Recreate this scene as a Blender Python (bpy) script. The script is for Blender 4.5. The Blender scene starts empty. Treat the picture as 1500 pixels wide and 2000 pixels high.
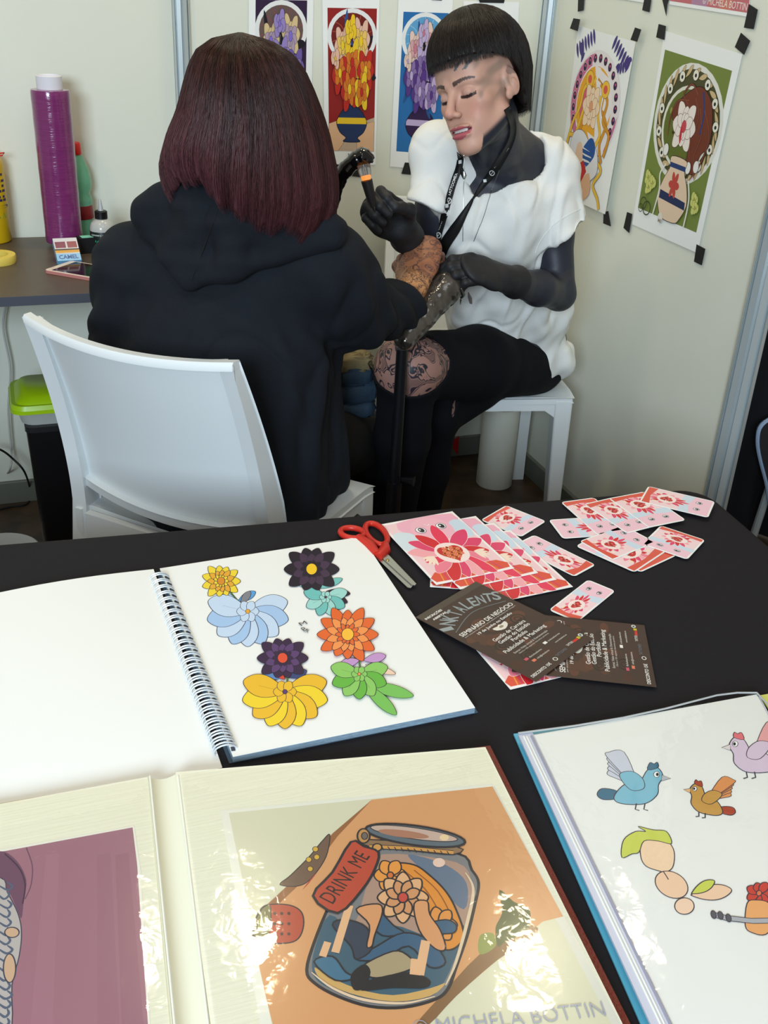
import bpy, bmesh, math, random
import numpy as np
from mathutils import Vector, Matrix
from mathutils.geometry import tessellate_polygon

# ------------------------------------------------------------------ camera, world, lights, exposure
SC = bpy.context.scene
COL = SC.collection
FPX = 2000.0                                   # focal length in pixels of the 1500x2000 frame
CAMH = 1.43
_up = np.array([204.0, 3790.0, FPX]); _up /= np.linalg.norm(_up)
_y1 = 1000 - (FPX * FPX + 204 * 800) / 3790.0
_Y = np.array([-800.0, 1000 - _y1, -FPX]); _Y /= np.linalg.norm(_Y)
_X = np.cross(_Y, _up)
RCAM = np.array([_X, _Y, _up])                 # world = RCAM @ camera
CPOS = np.array([0.0, 0.0, CAMH])
cam_data = bpy.data.cameras.new('camera')
cam_data.sensor_fit = 'AUTO'; cam_data.sensor_width = 36.0
cam_data.lens = FPX / 2000.0 * 36.0
cam_data.clip_start = 0.02
cam = bpy.data.objects.new('camera', cam_data); COL.objects.link(cam)
cam.matrix_world = Matrix([list(RCAM[0]) + [0], list(RCAM[1]) + [0], list(RCAM[2]) + [CAMH], [0, 0, 0, 1]])
SC.camera = cam

SC.view_settings.view_transform = 'Standard'
SC.view_settings.look = 'None'
SC.view_settings.gamma = 1.0
SC.view_settings.use_curve_mapping = False
SC.view_settings.exposure = 0.0
try:
    SC.cycles.use_denoising = True
except Exception:
    pass

W = bpy.data.worlds.new('hall'); SC.world = W; W.use_nodes = True
W.node_tree.nodes['Background'].inputs[0].default_value = (1.0, 0.925, 0.78, 1)
W.node_tree.nodes['Background'].inputs[1].default_value = 0.30

def area(name, loc, target, size, power, color, sy=None):
    l = bpy.data.lights.new(name, 'AREA'); l.energy = power; l.color = color
    l.size = size
    if sy: l.shape = 'RECTANGLE'; l.size_y = sy
    o = bpy.data.objects.new(name, l); COL.objects.link(o)
    o.location = loc
    o.rotation_euler = (Vector(target) - Vector(loc)).to_track_quat('-Z', 'Y').to_euler()
    return o
area('window_daylight', (-1.25, -1.7, 1.95), (0.6, 2.2, 0.75), 1.2, 132, (0.70, 0.86, 1.0), 0.9)
area('hall_lamp', (1.51, 2.17, 3.2), (1.3, 1.9, 0.5), 0.22, 9, (1.0, 0.86, 0.60))
area('hall_lamp', (0.44, 2.60, 3.2), (0.5, 1.9, 0.5), 0.22, 9, (1.0, 0.86, 0.60))
area('hall_lamp', (-0.7, 1.5, 3.2), (-0.3, 1.6, 0.5), 0.22, 9, (1.0, 0.86, 0.60))
area('hall_daylight', (0.3, -0.6, 3.4), (0.2, 1.1, 0.6), 1.6, 17, (0.93, 0.97, 1.0))

# ------------------------------------------------------------------ helpers
def ray(x, y):
    d = np.array([x - 750.0, 1000.0 - y, -FPX]); d /= np.linalg.norm(d)
    return RCAM @ d
def hit(x, y, axis, val):
    d = ray(x, y); return CPOS + (val - CPOS[axis]) / d[axis] * d
def PY(x, y, Y): return hit(x, y, 1, Y)
def PZ(x, y, z): return hit(x, y, 2, z)
def PX(x, y, X): return hit(x, y, 0, X)
def V3(*a): return np.array(a, float)
def nrm(v):
    v = np.asarray(v, float); return v / (np.linalg.norm(v) + 1e-12)
def lin(c):
    return tuple(((v / 12.92) if v <= 0.04045 else ((v + 0.055) / 1.055) ** 2.4) for v in c[:3])
def rgb(r, g, b): return (r / 255.0, g / 255.0, b / 255.0)

MATS = {}
def mat(name, color=(0.5, 0.5, 0.5), rough=0.5, metal=0.0, attr=False, bump=0.0, bscale=200.0, spec=0.5,
        trans=0.0, ior=1.45, coat=0.0, var=0.0, vscale=8.0, sheen=0.0, stretch=None, alpha=1.0, emit=None):
    if name in MATS: return MATS[name]
    m = bpy.data.materials.new(name); m.use_nodes = True
    nt = m.node_tree; b = nt.nodes['Principled BSDF']
    L = lin(color)
    b.inputs['Base Color'].default_value = (*L, 1)
    b.inputs['Roughness'].default_value = rough
    b.inputs['Metallic'].default_value = metal
    b.inputs['Specular IOR Level'].default_value = spec
    b.inputs['IOR'].default_value = ior
    b.inputs['Transmission Weight'].default_value = trans
    b.inputs['Coat Weight'].default_value = coat
    b.inputs['Sheen Weight'].default_value = sheen
    b.inputs['Alpha'].default_value = alpha
    tc = None
    src = None
    if attr:
        a = nt.nodes.new('ShaderNodeAttribute'); a.attribute_name = 'Col'
        src = a.outputs['Color']
        nt.links.new(src, b.inputs['Base Color'])
    if bump or var:
        tc = nt.nodes.new('ShaderNodeTexCoord')
        vec = tc.outputs['Object']
        if stretch:
            mp = nt.nodes.new('ShaderNodeMapping'); mp.inputs['Scale'].default_value = stretch
            nt.links.new(vec, mp.inputs['Vector']); vec = mp.outputs['Vector']
    if bump:
        n = nt.nodes.new('ShaderNodeTexNoise'); n.inputs['Scale'].default_value = bscale
        n.inputs['Detail'].default_value = 3
        bp = nt.nodes.new('ShaderNodeBump'); bp.inputs['Strength'].default_value = bump
        bp.inputs['Distance'].default_value = 0.002
        nt.links.new(vec, n.inputs['Vector']); nt.links.new(n.outputs['Fac'], bp.inputs['Height'])
        nt.links.new(bp.outputs['Normal'], b.inputs['Normal'])
    if var:
        n = nt.nodes.new('ShaderNodeTexNoise'); n.inputs['Scale'].default_value = vscale
        n.inputs['Detail'].default_value = 4
        hs = nt.nodes.new('ShaderNodeHueSaturation')
        mr = nt.nodes.new('ShaderNodeMapRange')
        mr.inputs['From Min'].default_value = 0.3; mr.inputs['From Max'].default_value = 0.7
        mr.inputs['To Min'].default_value = 1 - var; mr.inputs['To Max'].default_value = 1 + var
        nt.links.new(vec, n.inputs['Vector']); nt.links.new(n.outputs['Fac'], mr.inputs['Value'])
        nt.links.new(mr.outputs['Result'], hs.inputs['Value'])
        if src is not None: nt.links.new(src, hs.inputs['Color'])
        else: hs.inputs['Color'].default_value = (*L, 1)
        nt.links.new(hs.outputs['Color'], b.inputs['Base Color'])
    if emit:
        b.inputs['Emission Color'].default_value = (*lin(emit[0]), 1)
        b.inputs['Emission Strength'].default_value = emit[1]
    MATS[name] = m
    return m

def root_loc(o):
    p = np.zeros(3)
    while o is not None:
        p = p + np.array(o.location); o = o.parent
    return p

def link_mesh(name, V, F, material, parent=None, local=False, cols=None, smooth=True, angle=40, base=None, mats=None, midx=None):
    """Link one mesh object; V in world metres (or in the parent's own axes when local)."""
    V = np.asarray(V, float).reshape(-1, 3)
    if parent is not None:
        org = np.zeros(3) if local else root_loc(parent)
    elif local:
        org = np.zeros(3)
    else:
        org = np.array(base, float) if base is not None else np.array([(V[:, 0].min() + V[:, 0].max()) / 2, (V[:, 1].min() + V[:, 1].max()) / 2, V[:, 2].min()])
    me = bpy.data.meshes.new(name)
    me.from_pydata((V - org).tolist(), [], F if isinstance(F, list) else F.tolist())
    if mats:
        for m_ in mats: me.materials.append(m_)
        if midx is not None: me.polygons.foreach_set('material_index', np.asarray(midx, dtype=np.int32))
    else:
        me.materials.append(material)
    if cols is not None:
        a = me.color_attributes.new('Col', 'FLOAT_COLOR', 'POINT')
        C = np.ones((len(V), 4), np.float32); C[:, :cols.shape[1]] = cols
        a.data.foreach_set('color', C.ravel())
    me.update()
    if smooth:
        me.shade_smooth()
        if angle < 180: me.set_sharp_from_angle(angle=math.radians(angle))
    o = bpy.data.objects.new(name, me); COL.objects.link(o)
    if parent is not None: o.parent = parent
    elif not local: o.location = org
    return o

def tag(o, label=None, cat=None, group=None, kind=None):
    if label: o['label'] = label
    if cat: o['category'] = cat
    if group: o['group'] = group
    if kind: o['kind'] = kind
    return o
def thing(name, label, cat, loc, group=None, rot=0.0):
    o = bpy.data.objects.new(name, None); COL.objects.link(o)
    o.location = tuple(loc); o.rotation_euler = (0, 0, rot); o.empty_display_size = 0.05
    return tag(o, label, cat, group)
def dup(root, label=None, loc=None, rot=None, group=None):
    r = root.copy(); COL.objects.link(r)
    if label: r['label'] = label
    if group: r['group'] = group
    if loc is not None: r.location = tuple(loc)
    if rot is not None: r.rotation_euler = rot
    for ch in list(root.children):
        c = ch.copy(); COL.objects.link(c); c.parent = r
        for g in list(ch.children):
            d = g.copy(); COL.objects.link(d); d.parent = c
    return r

class MB:
    """Collects simple solids into one mesh."""
    def __init__(self): self.V = []; self.F = []; self.C = []
    def add(self, V, F, col=None):
        n = len(self.V)
        for v in V: self.V.append(tuple(float(x) for x in v)); self.C.append(lin(col) if col else (0.5, 0.5, 0.5))
        for f in F: self.F.append([i + n for i in f])
        return self
    def box(self, c, s, R=None, col=None, taper=1.0):
        c = V3(*c); h = np.array(s, float) / 2
        P = []
        for z in (-1, 1):
            for y in (-1, 1):
                for x in (-1, 1):
                    t = taper if z > 0 else 1.0
                    p = V3(x * h[0] * t, y * h[1] * t, z * h[2])
                    if R is not None: p = R @ p
                    P.append(c + p)
        return self.add(P, [(0, 2, 3, 1), (4, 5, 7, 6), (0, 1, 5, 4), (2, 6, 7, 3), (0, 4, 6, 2), (1, 3, 7, 5)], col)
    def hexa(self, P8, col=None):
        return self.add(P8, [(0, 3, 2, 1), (4, 5, 6, 7), (0, 1, 5, 4), (1, 2, 6, 5), (2, 3, 7, 6), (3, 0, 4, 7)], col)
    def lathe(self, prof, c=(0, 0, 0), axis=(0, 0, 1), n=32, col=None, cols=None, cap=True, sx=1.0, sy=1.0):
        a = nrm(axis); u = nrm(np.cross(a, (0, 1, 0) if abs(a[1]) < 0.9 else (1, 0, 0))); v = np.cross(a, u)
        base = len(self.V); c = V3(*c)
        for k, (r, z) in enumerate(prof):
            cc = cols[k] if cols else col
            for i in range(n):
                t = 2 * math.pi * i / n
                p = c + a * z + u * (r * math.cos(t) * sx) + v * (r * math.sin(t) * sy)
                self.V.append(tuple(p)); self.C.append(lin(cc) if cc else (0.5, 0.5, 0.5))
        for k in range(len(prof) - 1):
            for i in range(n):
                j = (i + 1) % n
                self.F.append([base + k * n + i, base + k * n + j, base + (k + 1) * n + j, base + (k + 1) * n + i])
        if cap:
            self.F.append([base + i for i in range(n)][::-1])
            m = base + (len(prof) - 1) * n
            self.F.append([m + i for i in range(n)])
        return self
    def tube(self, pts, r, n=10, col=None, closed=False, flat=1.0, up=None):
        P = [V3(*p) for p in pts]; N = len(P); base = len(self.V)
        rs = r if hasattr(r, '__len__') else [r] * N
        prev = None
        for i in range(N):
            if closed: t = P[(i + 1) % N] - P[i - 1]
            else: t = P[min(i + 1, N - 1)] - P[max(i - 1, 0)]
            t = nrm(t)
            if prev is None:
                ref = V3(*up) if up is not None else (V3(0, 0, 1) if abs(t[2]) < 0.9 else V3(1, 0, 0))
                u = nrm(np.cross(ref, t))
            else: u = nrm(prev - t * np.dot(prev, t))
            prev = u; v = np.cross(t, u)
            for k in range(n):
                a = 2 * math.pi * k / n
                self.V.append(tuple(P[i] + (u * math.cos(a) + v * math.sin(a) * flat) * rs[i]))
                self.C.append(lin(col) if col else (0.5, 0.5, 0.5))
        for i in range(N if closed else N - 1):
            for k in range(n):
                a = base + i * n + k; b = base + i * n + (k + 1) % n
                ii = (i + 1) % N
                self.F.append([a, b, base + ii * n + (k + 1) % n, base + ii * n + k])
        if not closed:
            self.F.append([base + k for k in range(n)][::-1])
            self.F.append([base + (N - 1) * n + k for k in range(n)])
        return self
    def grid(self, G, col=None, closed_u=False):
        """G[i][j] -> points"""
        base = len(self.V); nu = len(G); nv = len(G[0])
        for row in G:
            for p in row: self.V.append(tuple(float(x) for x in p)); self.C.append(lin(col) if col else (0.5, 0.5, 0.5))
        for i in range(nu if closed_u else nu - 1):
            for j in range(nv - 1):
                a = base + i * nv + j; b = base + ((i + 1) % nu) * nv + j
                self.F.append([a, b, b + 1, a + 1])
        return self
    def slab(self, G, G2, col=None):
        """closed solid between two equal grids"""
        nu = len(G); nv = len(G[0]); base = len(self.V)
        self.grid(G, col); b2 = len(self.V); self.grid(G2, col)
        nf = len(self.F)
        k = (nu - 1) * (nv - 1)
        for f in range(nf - 2 * k, nf - k): self.F[f] = self.F[f][::-1]
        def q(a, b): self.F.append([base + a, base + b, b2 + b, b2 + a])
        for j in range(nv - 1): q(j, j + 1); q((nu - 1) * nv + j + 1, (nu - 1) * nv + j)
        for i in range(nu - 1): q((i + 1) * nv, i * nv); q(i * nv + nv - 1, (i + 1) * nv + nv - 1)
        return self
    def prism(self, poly, h0, h1, O=(0, 0, 0), U=(1, 0, 0), Vv=(0, 1, 0), col=None):
        """extrude a 2-D polygon along U x V from h0 to h1"""
        U = V3(*U); Vv = V3(*Vv); N = nrm(np.cross(U, Vv)); O = V3(*O); n = len(poly)
        P = [O + U * a + Vv * b + N * h0 for a, b in poly] + [O + U * a + Vv * b + N * h1 for a, b in poly]
        F = [list(range(n))[::-1], [n + i for i in range(n)]] + [[i, (i + 1) % n, n + (i + 1) % n, n + i] for i in range(n)]
        return self.add(P, F, col)
    def build(self, name, material, parent=None, local=False, smooth=True, angle=35, bevel=0.0, seg=2, usecol=False, base=None, recalc=False):
        o = link_mesh(name, np.array(self.V), self.F, material, parent, local, np.array(self.C) if usecol else None, smooth, angle, base)
        if recalc:
            bm_ = bmesh.new(); bm_.from_mesh(o.data); bmesh.ops.recalc_face_normals(bm_, faces=bm_.faces); bm_.to_mesh(o.data); bm_.free()
        if bevel:
            m = o.modifiers.new('bevel', 'BEVEL'); m.width = bevel; m.segments = seg; m.limit_method = 'ANGLE'
            m.angle_limit = math.radians(40)
        return o

def catmull(pts, n=8, closed=True):
    P = [np.array(p, float) for p in pts]; N = len(P); out = []
    rng = range(N) if closed else range(N - 1)
    for i in rng:
        if closed: p0, p1, p2, p3 = P[i - 1], P[i], P[(i + 1) % N], P[(i + 2) % N]
        else: p0, p1, p2, p3 = P[max(i - 1, 0)], P[i], P[i + 1], P[min(i + 2, N - 1)]
        for k in range(n):
            t = k / n
            out.append(0.5 * ((2 * p1) + (-p0 + p2) * t + (2 * p0 - 5 * p1 + 4 * p2 - p3) * t * t + (-p0 + 3 * p1 - 3 * p2 + p3) * t ** 3))
    if not closed: out.append(P[-1])
    return out

TEXTS = {}
def text_mesh(s, bold=0.0):
    key = (s, bold)
    if key in TEXTS: return TEXTS[key]
    cu = bpy.data.curves.new('lettering', 'FONT'); cu.body = s; cu.size = 1.0; cu.resolution_u = 3; cu.offset = bold
    ob = bpy.data.objects.new('lettering', cu); COL.objects.link(ob)
    dg = bpy.context.evaluated_depsgraph_get()
    me = bpy.data.meshes.new_from_object(ob.evaluated_get(dg))
    v = np.array([list(p.co)[:2] for p in me.vertices]) if len(me.vertices) else np.zeros((0, 2))
    f = [list(p.vertices) for p in me.polygons]
    bpy.data.objects.remove(ob); bpy.data.curves.remove(cu); bpy.data.meshes.remove(me)
    TEXTS[key] = (v, f); return v, f

class Art:
    """Flat printed shapes stacked a few hundredths of a millimetre apart on a sheet.
       fn(a, b) maps drawing coordinates to a world point, N is the sheet normal."""
    def __init__(self, fn, N, eps=5e-6, start=3):
        self.fn = fn; self.N = nrm(N); self.eps = eps; self.l = start
        self.V = []; self.F = []; self.C = []
    def _put(self, P2, F, col, raw=None):
        n = len(self.V); off = self.N * (self.eps * self.l)
        for i, p in enumerate(P2):
            q = self.fn(p[0], p[1]) if raw is None else raw[i]
            self.V.append(q + off); self.C.append(lin(col))
        for f in F: self.F.append([k + n for k in f])
        self.l += 1
    def poly(self, pts, col, smooth=0, line=None, lw=0.0012, up=True):
        P = catmull(pts, smooth) if smooth else [np.array(p, float) for p in pts]
        tr = tessellate_polygon([[Vector((p[0], p[1], 0)) for p in P]])
        if col is not None: self._put(P, [list(t) for t in tr], col)
        if line: self.stroke(P, line, lw, closed=True)
        return self
    def stroke(self, pts, col, w=0.001, closed=False, smooth=0, taper=False):
        P = catmull(pts, smooth, closed) if smooth else pts
        Q = [self.fn(p[0], p[1]) for p in P]; N = len(Q); L = []; 
        for i in range(N):
            t = (Q[(i + 1) % N] - Q[i - 1]) if closed else (Q[min(i + 1, N - 1)] - Q[max(i - 1, 0)])
            s = nrm(np.cross(self.N, t)) * w / 2
            if taper and not closed: s = s * (0.25 + 0.75 * math.sin(math.pi * min(1, (i + 0.5) / N)))
            L += [Q[i] + s, Q[i] - s]
        F = []
        for i in range(N if closed else N - 1):
            j = (i + 1) % N
            F.append([2 * i, 2 * i + 1, 2 * j + 1, 2 * j])
        self._put([(0, 0)] * len(L), F, col, raw=L)
        return self
    def ell(self, c, rx, ry, col, rot=0, n=28, line=None, lw=0.001, hole=None):
        ca, sa = math.cos(rot), math.sin(rot); pts = []
        for i in range(n):
            t = 2 * math.pi * i / n; x = rx * math.cos(t); y = ry * math.sin(t)
            pts.append((c[0] + x * ca - y * sa, c[1] + x * sa + y * ca))
        if hole:
            q = [(c[0] + (p[0] - c[0]) * hole, c[1] + (p[1] - c[1]) * hole) for p in pts]
            self._put(pts + q, [[i, (i + 1) % n, n + (i + 1) % n, n + i] for i in range(n)], col)
        else:
            self._put(pts, [list(range(n))], col)
        if line: self.stroke(pts, line, lw, closed=True)
        return self
    def petal(self, c, ang, length, width, col, line=None, lw=0.001, bend=0.0):
        pts = []
        ca, sa = math.cos(ang), math.sin(ang)
        for t, w in ((0, 0.10), (0.25, 0.7), (0.55, 1.0), (0.82, 0.75), (1, 0.0), (0.82, -0.75), (0.55, -1.0), (0.25, -0.7), (0, -0.10)):
            x = t * length; y = w * width / 2 + bend * length * t * t
            pts.append((c[0] + x * ca - y * sa, c[1] + x * sa + y * ca))
        return self.poly(pts, col, 4, line, lw)
    def flower(self, c, r, n, col, centre, line=None, lw=0.001, rot=0.0, wide=0.75, rings=1, sy=1.0, col2=None):
        for k in range(rings):
            rr = r * (1 - 0.3 * k)
            for i in range(n):
                a = rot + 2 * math.pi * (i + 0.5 * k) / n
                self.petal(c, a, rr * (1 if abs(math.cos(a)) > 0.5 else sy), 2 * math.pi * rr / n * wide, col if not (k % 2 and col2) else col2, line, lw)
        self.ell(c, r * 0.2, r * 0.2, centre, line=line, lw=lw)
        return self
    def text(self, s, p0, p1, col, hgt=None, bold=0.01):
        """lettering from p0 to p1 along the baseline (drawing coordinates); hgt scales the height"""
        v, f = text_mesh(s, bold)
        if not len(v): return self
        A = self.fn(*p0); B = self.fn(*p1); d = B - A; Lw = np.linalg.norm(d); u = d / Lw; w = np.cross(self.N, u)
        x0, x1 = v[:, 0].min(), v[:, 0].max(); s_ = Lw / (x1 - x0); sh = s_ if hgt is None else hgt / 0.7
        raw = [A + u * ((p[0] - x0) * s_) + w * (p[1] * sh) for p in v]
        self._put([(0, 0)] * len(v), f, col, raw=raw)
        return self
    def build(self, name, material, parent):
        V = np.array(self.V); F = self.F
        # face the sheet normal
        FF = []
        for f in F:
            a, b, c = V[f[0]], V[f[1]], V[f[2]]
            FF.append(f if np.dot(np.cross(b - a, c - a), self.N) >= 0 else f[::-1])
        return link_mesh(name, V, FF, material, parent, cols=np.array(self.C), smooth=False)

def plane_px(axis, val):
    return lambda x, y: hit(x, y, axis, val)
def quad_uv(A, B, C_, D):
    A, B, C_, D = map(lambda q: np.array(q, float), (A, B, C_, D))
    return lambda u, v: A * (1 - u) * (1 - v) + B * u * (1 - v) + C_ * u * v + D * (1 - u) * v

M_PRINT = mat('printed_paper', attr=True, rough=0.45, spec=0.4)
M_PRINTG = mat('glossy_print', attr=True, rough=0.22, spec=0.5)
# ------------------------------------------------------------------ the booth
YB = 2.87; XR = 1.511; T = 0.72; CT = 0.773
M_WALL = mat('panel_laminate', rgb(225, 226, 211), rough=0.38, spec=0.35, bump=0.15, bscale=60, var=0.02, vscale=3)
M_FLOOR = mat('floor_board', rgb(74, 56, 38), rough=0.45, var=0.45, vscale=14, bump=0.2, bscale=50)
M_ALU = mat('aluminium', rgb(196, 206, 208), rough=0.3, metal=0.45)
M_RAIL = mat('rail_grey', rgb(120, 122, 112), rough=0.5, metal=0.2)
M_COUNTER = mat('counter_laminate', rgb(82, 70, 58), rough=0.42, var=0.08, vscale=30)
M_CEDGE = mat('counter_edge', rgb(70, 74, 84), rough=0.5)
M_BLACKFAB = mat('black_cloth', rgb(30, 28, 32), rough=0.8, bump=0.35, bscale=900, spec=.25)
M_BLACKPL = mat('black_plastic', rgb(14, 14, 18), rough=0.35)
M_WPLASTIC = mat('white_plastic', rgb(226, 230, 230), rough=0.33, spec=0.45)
M_PAPER = mat('white_paper', rgb(240, 241, 238), rough=0.6)
M_CHROME = mat('steel', rgb(190, 192, 190), rough=0.25, metal=1.0)

m = MB(); m.box((0.6, 1.2, -0.02), (5.2, 5.6, 0.04)); o = m.build('floor', M_FLOOR, smooth=False); tag(o, kind='structure')
m = MB(); m.box((-0.10, YB + 0.01, 1.3), (3.22, 0.02, 2.6)); o = m.build('wall_back', M_WALL, smooth=False); tag(o, kind='structure')
m = MB(); m.box((XR + 0.01, (YB + 1.79) / 2, 1.3), (0.02, YB - 1.79, 2.6)); o = m.build('wall_right', M_WALL, smooth=False); tag(o, kind='structure')

def post(n, x, y, w, dirx=(1, 0), depth=0.04):
    """grooved octagonal system post"""
    poly = []
    r = w / 2; g = 0.12 * w
    prof = []
    for k in range(8):
        a0 = math.pi / 4 * k; 
        c, s = math.cos(a0), math.sin(a0)
        # flat with a groove in its middle
        for t, d in ((-0.40, 0), (-0.14, 0), (-0.14, -0.16), (0.14, -0.16), (0.14, 0), (0.40, 0)):
            rad = r * (0.95 + d); off = t * w * 0.90
            prof.append((rad * c - off * s, rad * s + off * c))
    m = MB(); m.prism(prof, 0.0, 2.6, O=(x, y, 0))
    o = m.build('trim_%d' % n, M_ALU, smooth=False); tag(o, kind='structure')
lp = PY(356, 100, YB - 0.01)
post(1, float(lp[0]), YB - 0.010, 0.036)
post(2, XR - 0.012, YB - 0.012, 0.038)
post(3, XR + 0.006, 1.775, 0.050)
post(4, -0.60, YB - 0.012, 0.046)
for nm, c, s in (('baseboard_back', (-0.10, YB - 0.006, 0.034), (3.18, 0.014, 0.068)), ('baseboard_right', (XR - 0.006, (YB + 1.80) / 2, 0.034), (0.014, YB - 1.80, 0.068))):
    m = MB(); m.box(c, s); o = m.build(nm, M_RAIL, smooth=False, bevel=0.002); tag(o, kind='structure')

# black curtain beyond the end of the right wall
G = []
for i in range(90):
    x = 1.545 + 1.2 * i / 89
    y = 2.10 + 0.022 * math.sin(x * 42) + 0.012 * math.sin(x * 95 + 1)
    G.append([(x, y, z) for z in np.linspace(0.005, 2.55, 12)])
G2 = [[(p[0], p[1] + 0.004, p[2]) for p in r] for r in G]
m = MB(); m.slab(G, G2)
tag(m.build('curtain', mat('curtain_cloth', rgb(10, 10, 15), rough=0.9), angle=180), 'black floor-length curtain hanging beyond the end of the right wall', 'curtain')

# red pennant of tape stuck on the back rail
p = [PY(x, y, YB - 0.014) for x, y in ((877, 866), (896, 852), (894, 888))]
m = MB(); m.add([q for q in p] + [q + V3(0, -0.002, 0) for q in p], [(0, 2, 1), (3, 4, 5), (0, 1, 4, 3), (1, 2, 5, 4), (2, 0, 3, 5)])
tag(m.build('tape_scrap', mat('red_tape', rgb(196, 24, 30), rough=0.5), smooth=False), 'small red triangular tape scrap on the grey rail at the foot of the back wall', 'tape')

# ------------------------------------------------------------------ posters
M_TAPE = mat('black_tape', rgb(22, 20, 22), rough=0.6, bump=0.3, bscale=300)
def flower_poster(A, fn, pal, kind):
    pass
def sheet(name, corners, N, material, parent, th=0.0006, lift=0.0):
    N = nrm(N); c = [np.array(q) + N * lift for q in corners]
    m = MB(); m.hexa([c[3], c[2], c[1], c[0]] + [q + N * th for q in (c[3], c[2], c[1], c[0])])
    return m.build(name, material, parent, smooth=False)

def poster(label, axis, val, paper, tapes, painter, N, lifts=(0, 0, 0, 0), group=None):
    cs = [hit(x, y, axis, val) for x, y in paper]
    N = nrm(N)
    cs = [c + N * (0.002 + l) for c, l in zip(cs, lifts)]
    base = sum(cs) / 4; 
    r = thing('poster', label, 'poster', base, group)
    pa = sheet('paper', cs, N, M_PAPER, r)
    nn = nrm(np.cross(cs[3] - cs[0], cs[1] - cs[0]))
    if np.dot(nn, N) < 0: nn = -nn
    fn = lambda u, v: quad_uv(*cs)(u, v) + nn * 0.0007
    A = Art(fn, nn, eps=1.5e-5); painter(A)
    A.build('artwork', M_PRINT, pa)
    for k, tp in enumerate(tapes):
        q = [hit(x, y, axis, val) for x, y in tp]
        # jagged strip
        q = [c + N * (0.0035 + max(lifts) * (0.5 if max(lifts) else 0)) for c in q]
        sheet('tape', q, N, M_TAPE, r, th=0.0007)
    return r

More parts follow.
